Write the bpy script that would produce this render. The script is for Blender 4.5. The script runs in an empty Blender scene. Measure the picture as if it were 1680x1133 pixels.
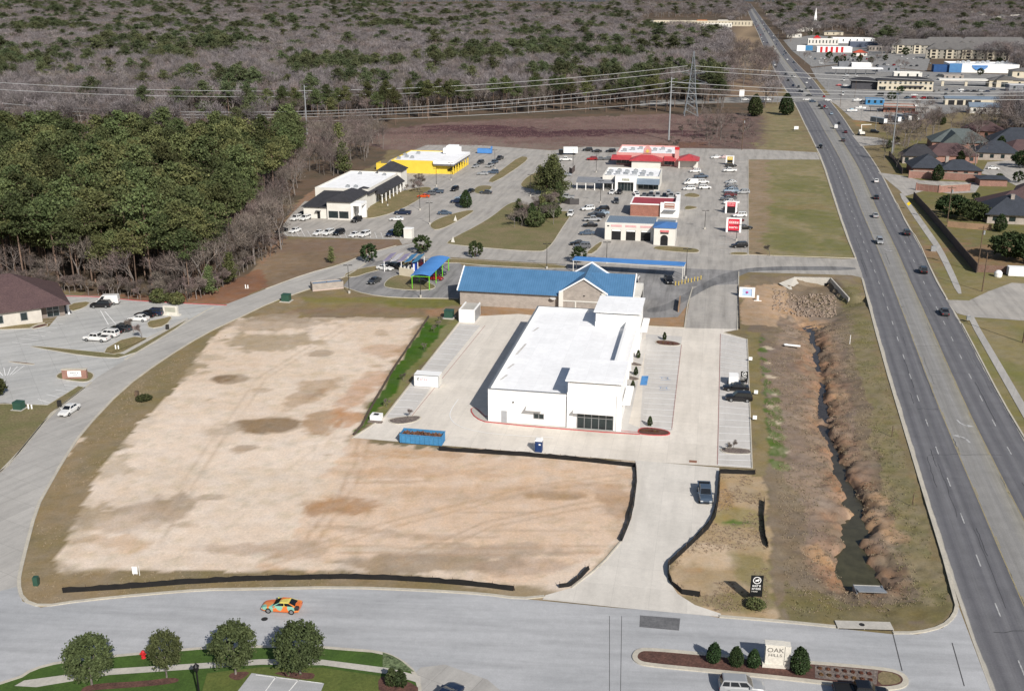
import bpy, bmesh, math, random
import numpy as np
from mathutils import Vector, Matrix
from mathutils.geometry import tessellate_polygon

random.seed(7)
RNG = np.random.RandomState(11)
scene = bpy.context.scene
COL = scene.collection
R = math.radians

# ------------------------------------------------------------------ survey of the place
# The drone camera hovers 70.8 m above flat ground.  G() turns a sighting on the photograph
# (full-size photo coordinates) into a place on the ground (or on the level z).
FOC, CX, CY, CAMZ, HOR = 1700.0, 840.0, 566.5, 70.8, -8.0
TH = math.atan((CY - HOR) / FOC)
CT, ST = math.cos(TH), math.sin(TH)

def G(px, py, z=0.0):
    dx = px - CX
    v = CY - py
    dy = FOC * CT + v * ST
    dz = -FOC * ST + v * CT
    t = (z - CAMZ) / dz
    return (dx * t, dy * t)

def Gp(pts, z=0.0):
    return [G(p[0], p[1], z) for p in pts]

def project(x, y, z):
    zc = y * CT - (z - CAMZ) * ST
    v = (y * ST + (z - CAMZ) * CT)
    return (CX + FOC * x / zc, CY - FOC * v / zc)

def on_plane(px, py, A, B):
    """place seen at (px,py) on the vertical plane through ground points A and B"""
    d = (px - CX, FOC * CT + (CY - py) * ST, -FOC * ST + (CY - py) * CT)
    nx, ny = -(B[1] - A[1]), (B[0] - A[0])
    t = (nx * A[0] + ny * A[1]) / (nx * d[0] + ny * d[1])
    return (d[0] * t, d[1] * t, CAMZ + d[2] * t)

AX = 11.0                      # the lots are laid out on an axis 11 degrees right of the view
def axis(az):
    a = R(az)
    return (math.cos(a), -math.sin(a)), (math.sin(a), math.cos(a))

# ------------------------------------------------------------------ materials
MATS = {}
def _new(name):
    m = bpy.data.materials.new(name)
    m.use_nodes = True
    nt = m.node_tree
    b = nt.nodes['Principled BSDF']
    return m, nt, b

def noise(nt, vec, scale, detail=4.0, rough=0.6):
    n = nt.nodes.new('ShaderNodeTexNoise')
    n.inputs['Scale'].default_value = scale
    n.inputs['Detail'].default_value = detail
    n.inputs['Roughness'].default_value = rough
    if vec is not None:
        nt.links.new(vec, n.inputs['Vector'])
    return n.outputs['Fac']

def maprange(nt, val, a, b, c, d):
    n = nt.nodes.new('ShaderNodeMapRange')
    n.inputs['From Min'].default_value = a
    n.inputs['From Max'].default_value = b
    n.inputs['To Min'].default_value = c
    n.inputs['To Max'].default_value = d
    nt.links.new(val, n.inputs['Value'])
    return n.outputs['Result']

def math_node(nt, op, a, b=None):
    n = nt.nodes.new('ShaderNodeMath')
    n.operation = op
    for i, x in enumerate((a, b)):
        if x is None:
            continue
        if isinstance(x, (int, float)):
            n.inputs[i].default_value = x
        else:
            nt.links.new(x, n.inputs[i])
    return n.outputs[0]

def mix(nt, fac, a, b, mode='MIX'):
    n = nt.nodes.new('ShaderNodeMix')
    n.data_type = 'RGBA'
    n.blend_type = mode
    for sock, x in ((0, fac), (6, a), (7, b)):
        if isinstance(x, (int, float)):
            n.inputs[sock].default_value = x
        elif isinstance(x, tuple):
            n.inputs[sock].default_value = (*x[:3], 1.0)
        else:
            nt.links.new(x, n.inputs[sock])
    return n.outputs[2]

def scale_col(nt, col, fac):
    """colour times a scalar socket"""
    n = nt.nodes.new('ShaderNodeVectorMath')
    n.operation = 'SCALE'
    if isinstance(col, tuple):
        n.inputs[0].default_value = col[:3]
    else:
        nt.links.new(col, n.inputs[0])
    nt.links.new(fac, n.inputs['Scale'])
    return n.outputs[0]

def position(nt):
    return nt.nodes.new('ShaderNodeNewGeometry').outputs['Position']

def objco(nt):
    return nt.nodes.new('ShaderNodeTexCoord').outputs['Object']

def pm(name, c1, c2=None, scale=0.6, rough=0.8, spec=0.3, metal=0.0, bump=0.0, bscale=None, coat=0.0,
       world=True, fine=None, famt=0.2, rnd=0.0):
    """plain procedural surface: two tones mixed by noise, an optional fine grain and bump"""
    if name in MATS:
        return MATS[name]
    m, nt, b = _new(name)
    v = position(nt) if world else objco(nt)
    if c2 is None:
        c2 = tuple(x * 0.86 for x in c1)
    f = maprange(nt, noise(nt, v, scale, 5), 0.35, 0.65, 0, 1)
    col = mix(nt, f, c1, c2)
    if fine:
        g = maprange(nt, noise(nt, v, fine, 3), 0.3, 0.7, 1 - famt, 1 + famt)
        col = scale_col(nt, col, g)
    if rnd:
        oi = nt.nodes.new('ShaderNodeObjectInfo').outputs['Random']
        col = scale_col(nt, col, maprange(nt, oi, 0, 1, 1 - rnd, 1 + rnd))
    nt.links.new(col, b.inputs['Base Color'])
    b.inputs['Roughness'].default_value = rough
    b.inputs['Specular IOR Level'].default_value = spec
    b.inputs['Metallic'].default_value = metal
    b.inputs['Coat Weight'].default_value = coat
    b.inputs['Coat Roughness'].default_value = 0.05
    if bump:
        bn = nt.nodes.new('ShaderNodeBump')
        bn.inputs['Strength'].default_value = bump
        bn.inputs['Distance'].default_value = 0.1
        nt.links.new(noise(nt, v, bscale or scale * 6, 4), bn.inputs['Height'])
        nt.links.new(bn.outputs[0], b.inputs['Normal'])
    MATS[name] = m
    return m

def leaf_mat(name, c1, c2, rnd=0.3, isl=.4):
    if name in MATS:
        return MATS[name]
    m, nt, b = _new(name)
    v = objco(nt)
    f = maprange(nt, noise(nt, v, 0.9, 3), 0.35, 0.65, 0, 1)
    oi = nt.nodes.new('ShaderNodeObjectInfo').outputs['Random']
    col = mix(nt, f, c1, c2)
    geo = nt.nodes.new('ShaderNodeNewGeometry').outputs['Random Per Island']
    col = scale_col(nt, col, maprange(nt, geo, 0, 1, 1 - isl, 1 + isl))
    col = scale_col(nt, col, maprange(nt, oi, 0, 1, 1 - rnd, 1 + rnd))
    hv = nt.nodes.new('ShaderNodeHueSaturation')
    nt.links.new(col, hv.inputs['Color'])
    nt.links.new(maprange(nt, math_node(nt, 'FRACT', math_node(nt, 'MULTIPLY', oi, 7.3)), 0, 1, 0.47, 0.53), hv.inputs['Hue'])
    nt.links.new(hv.outputs[0], b.inputs['Base Color'])
    b.inputs['Roughness'].default_value = 0.7
    b.inputs['Specular IOR Level'].default_value = 0.15
    MATS[name] = m
    return m

def pave_mat(name, c1, c2, joint=4.6, jw=0.05, stain=0.25, az=AX, streak=0.0, grain=0.06, jdark=0.75, blot=0.12):
    """concrete or asphalt paving with joints, blotches, tyre stains and grain"""
    if name in MATS:
        return MATS[name]
    m, nt, b = _new(name)
    p = position(nt)
    mp = nt.nodes.new('ShaderNodeMapping')
    mp.inputs['Rotation'].default_value = (0, 0, R(az))
    nt.links.new(p, mp.inputs['Vector'])
    v = mp.outputs[0]
    sep = nt.nodes.new('ShaderNodeSeparateXYZ')
    nt.links.new(v, sep.inputs[0])
    big = maprange(nt, noise(nt, v, blot, 5), 0.3, 0.7, 0, 1)
    col = mix(nt, big, c1, c2)
    st = nt.nodes.new('ShaderNodeMapping')
    st.inputs['Scale'].default_value = (0.55, 0.06, 1)
    nt.links.new(v, st.inputs['Vector'])
    s2 = maprange(nt, noise(nt, st.outputs[0], 1.0, 4), 0.42, 0.75, 1.0, 1 - stain)
    col = scale_col(nt, col, s2)
    sp = maprange(nt, noise(nt, v, 0.9, 6, 0.75), 0.3, 0.7, 0.93, 1.07)
    col = scale_col(nt, col, sp)
    col = scale_col(nt, col, maprange(nt, noise(nt, v, 6.0, 2), 0.3, 0.7, 1 - grain, 1 + grain))
    if joint:
        fs = None
        for ax_ in (0, 1):
            fr = math_node(nt, 'FRACT', math_node(nt, 'MULTIPLY', sep.outputs[ax_], 1.0 / joint))
            ln = math_node(nt, 'LESS_THAN', fr, jw / joint)
            fs = ln if fs is None else math_node(nt, 'MAXIMUM', fs, ln)
        # each slab its own tone
        cell = nt.nodes.new('ShaderNodeVectorMath'); cell.operation = 'SCALE'
        cell.inputs['Scale'].default_value = 1.0 / joint
        nt.links.new(v, cell.inputs[0])
        fl = nt.nodes.new('ShaderNodeVectorMath'); fl.operation = 'FLOOR'
        nt.links.new(cell.outputs[0], fl.inputs[0])
        wn = nt.nodes.new('ShaderNodeTexWhiteNoise')
        nt.links.new(fl.outputs[0], wn.inputs['Vector'])
        col = scale_col(nt, col, maprange(nt, wn.outputs['Value'], 0, 1, 0.965, 1.035))
        col = scale_col(nt, col, maprange(nt, fs, 0, 1, 1.0, jdark))
    nt.links.new(col, b.inputs['Base Color'])
    b.inputs['Roughness'].default_value = 0.85
    b.inputs['Specular IOR Level'].default_value = 0.25
    MATS[name] = m
    return m

M = {}
def setup_materials():
    M['white'] = pm('white_render', (.86, .86, .85), (.82, .82, .81), .25, .75)
    M['roofwhite'] = pave_mat('white_roof_membrane', (.90, .905, .91), (.86, .865, .875), 3.2, .07, .05, grain=.015, jdark=.93, blot=.2)
    M['cream'] = pm('cream_stucco', (.62, .56, .44), (.56, .50, .39), .3, .85)
    M['offwhite'] = pm('off_white_stucco', (.72, .70, .65), (.65, .63, .58), .3, .85)
    M['tanbrick'] = brick_mat('tan_brick', (.36, .31, .27), (.31, .265, .235), (.42, .39, .35))
    M['redbrick'] = brick_mat('red_brick', (.30, .10, .065), (.24, .08, .055), (.36, .25, .2))
    M['pinkbrick'] = brick_mat('rose_brick', (.30, .145, .11), (.25, .12, .095), (.33, .25, .21))
    M['yellow'] = pm('yellow_paint', (.78, .58, .07), (.72, .52, .06), .3, .7)
    M['bluemetal'] = seam_mat('blue_standing_seam', (.085, .20, .36), (.068, .17, .31))
    M['bluecanvas'] = pm('blue_canopy_fabric', (.09, .27, .62), (.075, .23, .55), .4, .6)
    M['bluesteel'] = pm('blue_steel', (.06, .24, .45), (.05, .19, .38), .5, .5, fine=3, famt=.12)
    M['blueplastic'] = pm('navy_plastic', (.02, .045, .14), (.018, .04, .12), .8, .4)
    M['green'] = pm('lime_green_steel', (.18, .60, .03), None, .8, .5)
    M['redpaint'] = pm('red_paint', (.55, .025, .03), (.48, .02, .025), .5, .6)
    M['redroof'] = seam_mat('red_metal_roof', (.50, .07, .08), (.42, .055, .06))
    M['rosewall'] = pm('rose_wall', (.60, .32, .30), (.54, .28, .26), .4, .8)
    M['greyroof'] = pm('grey_roof', (.22, .23, .25), (.18, .19, .21), .3, .8, fine=2, famt=.15)
    M['bluegreyroof'] = seam_mat('blue_grey_metal_roof', (.20, .25, .31), (.17, .22, .28))
    M['darkroof'] = pm('charcoal_shingle', (.045, .045, .052), (.035, .035, .04), .5, .9, fine=3, famt=.25)
    M['brownroof'] = pm('brown_shingle', (.098, .062, .062), (.082, .052, .054), .4, .9, fine=3.5, famt=.28)
    M['shingleblue'] = pm('slate_blue_shingle', (.048, .055, .070), (.038, .044, .056), .4, .9, fine=3, famt=.22)
    M['shinglegreen'] = pm('grey_green_shingle', (.11, .13, .13), (.09, .105, .105), .4, .9, fine=3, famt=.2)
    M['aptroof'] = pm('weathered_shingle', (.15, .145, .14), (.125, .12, .12), .3, .9, fine=2, famt=.2)
    M['aptwall'] = pm('apartment_siding', (.36, .335, .285), (.30, .28, .24), .3, .85)
    M['glass'] = pm('dark_glass', (.012, .02, .022), (.02, .032, .034), .8, .06, .6)
    M['carglass'] = pm('car_glass', (.010, .012, .015), (.014, .016, .02), 1.0, .05, .6, world=False)
    M['frame'] = pm('aluminium_frame', (.35, .36, .37), None, 1, .4, metal=.5)
    M['dark'] = pm('dark_opening', (.012, .012, .013), (.018, .018, .02), .8, .7)
    M['doorgrey'] = pm('grey_door', (.38, .39, .41), None, .8, .6)
    M['kerb'] = pm('kerb_concrete', (.52, .48, .40), (.44, .41, .35), .4, .85, fine=3, famt=.1)
    M['redkerb'] = pm('red_fire_lane_kerb', (.50, .07, .075), (.42, .08, .08), .6, .8, fine=3, famt=.15)
    M['conc'] = pm('pale_concrete', (.50, .47, .42), (.43, .41, .37), .3, .85, fine=3, famt=.1)
    M['lineW'] = pm('white_road_paint', (.82, .82, .80), (.68, .68, .66), 1.2, .7, fine=5, famt=.2)
    M['lineY'] = pm('yellow_road_paint', (.36, .29, .14), (.27, .24, .15), .8, .8, fine=4, famt=.25)
    M['lineB'] = pm('blue_stall_paint', (.10, .30, .62), (.09, .26, .55), .8, .7)
    M['steel'] = pm('galvanised_steel', (.42, .44, .46), (.36, .38, .40), .8, .45, metal=.5)
    M['towersteel'] = pm('weathered_tower_steel', (.20, .22, .24), (.15, .17, .19), .8, .6, metal=.3)
    M['darksteel'] = pm('dark_bronze_steel', (.03, .028, .027), None, .8, .5)
    M['blacksteel'] = pm('black_steel', (.012, .012, .014), None, .8, .4)
    M['wood'] = pm('weathered_pole_wood', (.14, .095, .065), (.10, .07, .05), .8, .9, fine=4, famt=.2)
    M['fencewood'] = pm('cedar_fence_boards', (.34, .22, .14), (.27, .18, .115), .5, .9, fine=5, famt=.2)
    M['greywood'] = pm('old_grey_fence_boards', (.10, .075, .07), (.075, .058, .055), .5, .9, fine=5, famt=.25)
    M['bark'] = pm('pine_bark', (.20, .135, .10), (.14, .10, .08), .8, .95, fine=3, famt=.3, world=False, rnd=.3)
    M['barkgrey'] = pm('grey_bark', (.20, .175, .16), (.14, .125, .118), .8, .95, fine=3, famt=.25, world=False, rnd=.3)
    M['twig'] = leaf_mat('bare_twigs', (.185, .150, .134), (.128, .104, .094), .35)
    M['twigfar'] = leaf_mat('bare_twigs_far', (.226, .203, .206), (.152, .136, .140), .38)  # lighter and bluer than the near twigs: distance haze put into the colour
    M['pine'] = leaf_mat('pine_needles', (.104, .118, .046), (.062, .076, .032), .48, .25)
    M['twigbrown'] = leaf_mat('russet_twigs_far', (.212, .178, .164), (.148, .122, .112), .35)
    M['pinefar'] = leaf_mat('pine_needles_far', (.096, .112, .052), (.064, .078, .040), .35, .25)  # cooler than the near needles, a haze tint painted into the colour
    M['oakleaf'] = leaf_mat('live_oak_leaves', (.082, .103, .042), (.050, .066, .027), .15, .3)
    M['darkleaf'] = leaf_mat('dark_evergreen_leaves', (.044, .062, .024), (.028, .042, .016), .2)
    M['shrubleaf'] = leaf_mat('holly_leaves', (.038, .060, .022), (.024, .040, .015), .15)
    M['russet'] = leaf_mat('russet_leaves', (.17, .085, .045), (.12, .06, .035), .3)
    M['silt'] = pm('black_silt_fabric', (.010, .010, .011), (.016, .015, .015), .8, .85)
    M['tyre'] = pm('tyre_rubber', (.012, .012, .012), None, 2, .85, world=False)
    M['rim'] = pm('alloy_rim', (.35, .36, .37), None, 2, .35, metal=.6, world=False)
    M['lampW'] = pm('headlamp_lens', (.65, .66, .66), None, 2, .15, world=False)
    M['lampR'] = pm('tail_lamp_lens', (.30, .012, .012), None, 2, .2, world=False)
    M['plasticblk'] = pm('black_trim', (.015, .015, .016), None, 2, .55, world=False)
    M['mulch'] = pm('bark_mulch', (.13, .065, .05), (.085, .045, .036), .9, .95, bump=.6, bscale=5, fine=4, famt=.35)
    M['rockbed'] = pm('river_rock_bed', (.22, .18, .155), (.13, .105, .095), 1.6, .9, bump=.8, bscale=4, fine=5, famt=.4)
    M['lawn'] = pm('green_lawn', (.060, .112, .020), (.044, .084, .016), .35, .95, bump=.5, bscale=8, fine=4, famt=.2)
    M['lawndry'] = pm('half_dormant_lawn', (.115, .135, .034), (.085, .112, .026), .35, .95, bump=.5, bscale=8, fine=4, famt=.22)
    M['grasstan'] = pm('dormant_grass', (.24, .185, .098), (.17, .150, .066), .22, .95, bump=.6, bscale=6, fine=3, famt=.25)
    M['grassolive'] = pm('olive_grass', (.150, .145, .060), (.215, .170, .095), .13, .95, bump=.6, bscale=6, fine=3, famt=.25)
    M['liriope'] = pm('clumped_ground_cover', (.19, .24, .12), (.035, .05, .02), 2.6, .9, bump=.8, bscale=3)
    M['stone'] = pm('limestone', (.66, .63, .56), (.58, .55, .49), 1.2, .85, fine=4, famt=.1)
    M['transf'] = pm('transformer_green', (.035, .09, .065), None, .8, .5)
    M['rubble'] = pm('rubble', (.20, .09, .05), (.10, .06, .04), 2.0, .95, fine=5, famt=.4, bump=.8)
    M['lawnfield'] = None

def brick_mat(name, c1, c2, cm):
    m, nt, b = _new(name)
    br = nt.nodes.new('ShaderNodeTexBrick')
    tc = nt.nodes.new('ShaderNodeTexCoord')
    geo = nt.nodes.new('ShaderNodeNewGeometry')
    # wrap the courses round the walls: along-wall coordinate = x + y
    sep = nt.nodes.new('ShaderNodeSeparateXYZ'); nt.links.new(tc.outputs['Object'], sep.inputs[0])
    cmb = nt.nodes.new('ShaderNodeCombineXYZ')
    nt.links.new(math_node(nt, 'ADD', sep.outputs[0], sep.outputs[1]), cmb.inputs[0])
    nt.links.new(sep.outputs[2], cmb.inputs[1])
    nt.links.new(cmb.outputs[0], br.inputs['Vector'])
    br.inputs['Scale'].default_value = 1.0
    br.inputs['Brick Width'].default_value = 0.6
    br.inputs['Row Height'].default_value = 0.2
    br.inputs['Mortar Size'].default_value = 0.02
    br.inputs['Color1'].default_value = (*c1, 1); br.inputs['Color2'].default_value = (*c2, 1); br.inputs['Mortar'].default_value = (*cm, 1)
    col = scale_col(nt, br.outputs['Color'], maprange(nt, noise(nt, geo.outputs['Position'], .8, 4), .3, .7, .85, 1.15))
    nt.links.new(col, b.inputs['Base Color'])
    b.inputs['Roughness'].default_value = .9
    return m

def seam_mat(name, c1, c2, pitch=.55):
    """standing-seam sheet: ribs run down the slope (local x spacing)"""
    m, nt, b = _new(name)
    sep = nt.nodes.new('ShaderNodeSeparateXYZ'); nt.links.new(objco(nt), sep.inputs[0])
    fr = math_node(nt, 'FRACT', math_node(nt, 'MULTIPLY', sep.outputs[0], 1 / pitch))
    ln = math_node(nt, 'LESS_THAN', fr, .14)
    col = mix(nt, maprange(nt, noise(nt, objco(nt), .5, 4), .35, .65, 0, 1), c1, c2)
    col = scale_col(nt, col, maprange(nt, ln, 0, 1, 1, .72))
    nt.links.new(col, b.inputs['Base Color'])
    b.inputs['Roughness'].default_value = .45
    b.inputs['Specular IOR Level'].default_value = .4
    return m

# ------------------------------------------------------------------ mesh builder
class MB:
    def __init__(s):
        s.v, s.f, s.m = [], [], []
    def add(s, verts, faces, mi=0):
        o = len(s.v)
        s.v += [tuple(x) for x in verts]
        for f in faces:
            s.f.append(tuple(i + o for i in f)); s.m.append(mi)
        return s
    def quad(s, a, b, c, d, mi=0):
        return s.add([a, b, c, d], [(0, 1, 2, 3)], mi)
    def box(s, x0, y0, z0, x1, y1, z1, mi=0):
        v = [(x0, y0, z0), (x1, y0, z0), (x1, y1, z0), (x0, y1, z0), (x0, y0, z1), (x1, y0, z1), (x1, y1, z1), (x0, y1, z1)]
        return s.add(v, [(0, 3, 2, 1), (4, 5, 6, 7), (0, 1, 5, 4), (1, 2, 6, 5), (2, 3, 7, 6), (3, 0, 4, 7)], mi)
    def cap(s, poly, z, mi=0, up=True):
        v = [Vector((p[0], p[1], 0)) for p in poly]
        o = len(s.v)
        s.v += [(p[0], p[1], z) for p in poly]
        for t in tessellate_polygon([v]):
            a, b, c = (v[i] for i in t)
            ccw = ((b - a).cross(c - a)).z > 0
            t = t if ccw == up else t[::-1]
            s.f.append(tuple(i + o for i in t)); s.m.append(mi)
        return s
    def prism(s, poly, z0, z1, mi=0, mside=None):
        area = sum(poly[i][0] * poly[(i + 1) % len(poly)][1] - poly[(i + 1) % len(poly)][0] * poly[i][1] for i in range(len(poly)))
        if area < 0:
            poly = poly[::-1]
        s.cap(poly, z1, mi, True)
        n = len(poly)
        v = [(p[0], p[1], z0) for p in poly] + [(p[0], p[1], z1) for p in poly]
        return s.add(v, [(i, (i + 1) % n, n + (i + 1) % n, n + i) for i in range(n)], mi if mside is None else mside)
    def tube(s, p, q, r0, r1=None, n=8, mi=0, caps=True):
        r1 = r0 if r1 is None else r1
        p, q = Vector(p), Vector(q)
        d = (q - p)
        if d.length < 1e-6:
            return s
        d.normalize()
        a = d.orthogonal().normalized(); b = d.cross(a)
        v = []
        for c, r in ((p, r0), (q, r1)):
            for i in range(n):
                t = 2 * math.pi * i / n
                v.append(c + (a * math.cos(t) + b * math.sin(t)) * r)
        f = [(i, (i + 1) % n, n + (i + 1) % n, n + i) for i in range(n)]
        if caps:
            f += [tuple(range(n))[::-1], tuple(range(n, 2 * n))]
        return s.add(v, f, mi)
    def disc(s, c, r, n=16, mi=0, z=None, sx=1, sy=1):
        v = [(c[0] + r * sx * math.cos(2 * math.pi * i / n), c[1] + r * sy * math.sin(2 * math.pi * i / n), c[2]) for i in range(n)]
        return s.add(v, [tuple(range(n))], mi)
    def lathe(s, prof, n=16, c=(0, 0), mi=0):
        v = []
        for r, z in prof:
            for i in range(n):
                t = 2 * math.pi * i / n
                v.append((c[0] + r * math.cos(t), c[1] + r * math.sin(t), z))
        f = []
        for k in range(len(prof) - 1):
            for i in range(n):
                j = (i + 1) % n
                f.append((k * n + i, k * n + j, (k + 1) * n + j, (k + 1) * n + i))
        f.append(tuple(range((len(prof) - 1) * n, len(prof) * n)))
        return s.add(v, f, mi)
    def hip(s, x0, y0, x1, y1, z0, h, over=.5, mi=0, gable=None):
        """hip roof (or gable along 'x' / 'y') over a rectangle"""
        x0 -= over; y0 -= over; x1 += over; y1 += over
        w, d = x1 - x0, y1 - y0
        zb = z0 - .15
        base = [(x0, y0, z0), (x1, y0, z0), (x1, y1, z0), (x0, y1, z0)]
        if gable == 'x':
            r = [(x0, (y0 + y1) / 2, z0 + h), (x1, (y0 + y1) / 2, z0 + h)]; k = 'x'
        elif gable == 'y':
            r = [((x0 + x1) / 2, y0, z0 + h), ((x0 + x1) / 2, y1, z0 + h)]; k = 'y'
        elif w >= d:
            r = [(x0 + d / 2, (y0 + y1) / 2, z0 + h), (x1 - d / 2, (y0 + y1) / 2, z0 + h)]; k = 'x'
        else:
            r = [((x0 + x1) / 2, y0 + w / 2, z0 + h), ((x0 + x1) / 2, y1 - w / 2, z0 + h)]; k = 'y'
        v = base + r + [(p[0], p[1], zb) for p in base]
        if k == 'x':
            f = [(0, 1, 5, 4), (2, 3, 4, 5), (1, 2, 5), (3, 0, 4)]
        else:
            f = [(1, 2, 5, 4), (3, 0, 4, 5), (0, 1, 4), (2, 3, 5)]
        f += [(6, 7, 1, 0), (7, 8, 2, 1), (8, 9, 3, 2), (9, 6, 0, 3), (9, 8, 7, 6)]
        return s.add(v, f, mi)
    def build(s, name, mats, parent=None, smooth=False, loc=None, rotz=0):
        me = bpy.data.meshes.new(name)
        me.from_pydata(s.v, [], s.f)
        if not isinstance(mats, (list, tuple)):
            mats = [mats]
        for m in mats:
            me.materials.append(m)
        if len(mats) > 1:
            me.polygons.foreach_set('material_index', s.m)
        if smooth:
            me.polygons.foreach_set('use_smooth', [True] * len(me.polygons))
        me.update()
        o = bpy.data.objects.new(name, me)
        COL.objects.link(o)
        if parent is not None:
            o.parent = parent
        if loc is not None:
            o.location = loc; o.rotation_euler = (0, 0, rotz)
        return o

def tag(o, label=None, cat=None, group=None, kind=None):
    if label: o['label'] = label
    if cat: o['category'] = cat
    if group: o['group'] = group
    if kind: o['kind'] = kind
    return o

def thing(name, label, cat, loc=(0, 0, 0), rotz=0.0, group=None):
    o = bpy.data.objects.new(name, None)
    COL.objects.link(o)
    o.location = loc if len(loc) == 3 else (loc[0], loc[1], 0)
    o.rotation_euler = (0, 0, rotz)
    o.empty_display_size = .5
    return tag(o, label, cat, group)

KIDS = {}
def dup(root, loc, rotz, label=None, group=None, swap=None, scale=None):
    """copy a thing with its parts and sub-parts; swap = {material: other material}"""
    def cp(o, parent):
        c = o.copy()
        COL.objects.link(c)
        c.parent = parent
        if swap and c.type == 'MESH':
            for i, sl in enumerate(o.material_slots):
                if sl.material in swap:
                    c.material_slots[i].link = 'OBJECT'
                    c.material_slots[i].material = swap[sl.material]
        for ch in kids(o):
            cp(ch, c)
        return c
    c = cp(root, None)
    c.location = loc if len(loc) == 3 else (loc[0], loc[1], 0)
    c.rotation_euler = (0, 0, rotz)
    if scale: c.scale = (scale,) * 3 if isinstance(scale, (int, float)) else scale
    if label: c['label'] = label
    if group: c['group'] = group
    elif 'group' in c and group == '': del c['group']
    return c

def kids(o):
    k = o.as_pointer()
    if k not in KIDS:
        KIDS[k] = list(o.children)
    return KIDS[k]

def structure(name, mb, mats, smooth=False):
    return tag(mb.build(name, mats, smooth=smooth), kind='structure')

# ------------------------------------------------------------------ camera, sun, sky
cam = bpy.data.cameras.new('camera')
cam.sensor_width = 36.0
cam.lens = FOC / 1680.0 * 36.0
cam.clip_start, cam.clip_end = 0.5, 40000
camo = bpy.data.objects.new('camera', cam)
COL.objects.link(camo)
camo.location = (0, 0, CAMZ)
camo.rotation_euler = (math.pi / 2 - TH, 0, 0)
scene.camera = camo

SUN_EL, SUN_AZ = R(35), R(156)
sun = bpy.data.lights.new('sun', 'SUN')
sun.energy, sun.angle, sun.color = 5.0, R(0.53), (1.0, 0.95, 0.88)
suno = bpy.data.objects.new('sun', sun)
COL.objects.link(suno)
sd = Vector((math.sin(SUN_AZ) * math.cos(SUN_EL), math.cos(SUN_AZ) * math.cos(SUN_EL), math.sin(SUN_EL)))
suno.rotation_euler = sd.to_track_quat('Z', 'Y').to_euler()
suno.location = (60, -150, 160)

w = bpy.data.worlds.new('World')
scene.world = w
w.use_nodes = True
wn = w.node_tree
sky = wn.nodes.new('ShaderNodeTexSky')
sky.sky_type = 'NISHITA'
sky.sun_disc = False
sky.sun_elevation, sky.sun_rotation = SUN_EL, SUN_AZ
sky.air_density, sky.dust_density = 1.0, 1.5
bg = wn.nodes['Background']
bg.inputs['Strength'].default_value = 0.075
wn.links.new(sky.outputs[0], bg.inputs['Color'])
scene.view_settings.view_transform = 'Standard'
scene.view_settings.look = 'None'
scene.view_settings.exposure = 0
scene.view_settings.gamma = 1
scene.cycles.max_bounces = 4
scene.cycles.diffuse_bounces = 2
scene.cycles.glossy_bounces = 2
scene.cycles.transparent_max_bounces = 4
setup_materials()
# ------------------------------------------------------------------ ground sheet
def vnoise(x, y, seed=0):
    xi = np.floor(x).astype(np.int64); yi = np.floor(y).astype(np.int64)
    fx = x - xi; fy = y - yi
    fx = fx * fx * (3 - 2 * fx); fy = fy * fy * (3 - 2 * fy)
    def h(a, b):
        n = (a * 374761393 + b * 668265263 + seed * 1274126177) & 0x7fffffff
        n = ((n ^ (n >> 13)) * 1274126177) & 0x7fffffff
        n = n ^ (n >> 16)
        return (n & 0xffff) / 65535.0
    return (h(xi, yi) * (1 - fx) + h(xi + 1, yi) * fx) * (1 - fy) + (h(xi, yi + 1) * (1 - fx) + h(xi + 1, yi + 1) * fx) * fy

def fbm(x, y, s, seed=0, oct_=4):
    a, t, r = 1.0, 0.0, 0.0
    for i in range(oct_):
        r = r + a * vnoise(x / s * 2 ** i, y / s * 2 ** i, seed + i)
        t += a; a *= .55
    return r / t

def inpoly(x, y, poly):
    c = np.zeros(x.shape, bool)
    n = len(poly)
    for i in range(n):
        x1, y1 = poly[i]; x2, y2 = poly[(i + 1) % n]
        if y1 == y2:
            continue
        k = ((y1 > y) != (y2 > y)) & (x < (x2 - x1) * (y - y1) / (y2 - y1) + x1)
        c ^= k
    return c

def pdist(x, y, poly, closed=True):
    d = np.full(x.shape, 1e9)
    n = len(poly)
    for i in range(n if closed else n - 1):
        x1, y1 = poly[i]; x2, y2 = poly[(i + 1) % n]
        L = (x2 - x1) ** 2 + (y2 - y1) ** 2 + 1e-9
        t = np.clip(((x - x1) * (x2 - x1) + (y - y1) * (y2 - y1)) / L, 0, 1)
        d = np.minimum(d, np.hypot(x - x1 - t * (x2 - x1), y - y1 - t * (y2 - y1)))
    return d

WATER_L = [(1322, 538), (1326, 552), (1333, 572), (1329, 590), (1333, 612), (1343, 626), (1346, 645), (1338, 668), (1345, 680), (1343, 700),
           (1349, 716), (1358, 730), (1364, 760), (1372, 790), (1380, 806), (1389, 829), (1395, 843), (1392, 855), (1379, 858), (1379, 883),
           (1390, 891), (1394, 894), (1383, 907), (1375, 916), (1366, 936), (1388, 963), (1401, 972)]
WATER_R = [(1450, 968), (1439, 940), (1422, 924), (1416, 899), (1408, 894), (1412, 890), (1426, 881), (1420, 856), (1406, 819), (1398, 800), (1390, 778),
           (1382, 755), (1372, 735), (1362, 716), (1363, 690), (1361, 668), (1354, 652), (1360, 640), (1353, 620), (1351, 600), (1350, 580),
           (1345, 560), (1338, 545), (1330, 534)]
WATER = Gp(WATER_L + WATER_R, -2.0)
HW0, HW1 = G(1309, 456), G(1362, 457)
_a = math.atan2(HW1[1] - HW0[1], HW1[0] - HW0[0])
WING = (HW1[0] + .9 * math.cos(_a) + 17 * math.sin(_a), HW1[1] + .9 * math.sin(_a) - 17 * math.cos(_a))
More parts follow.
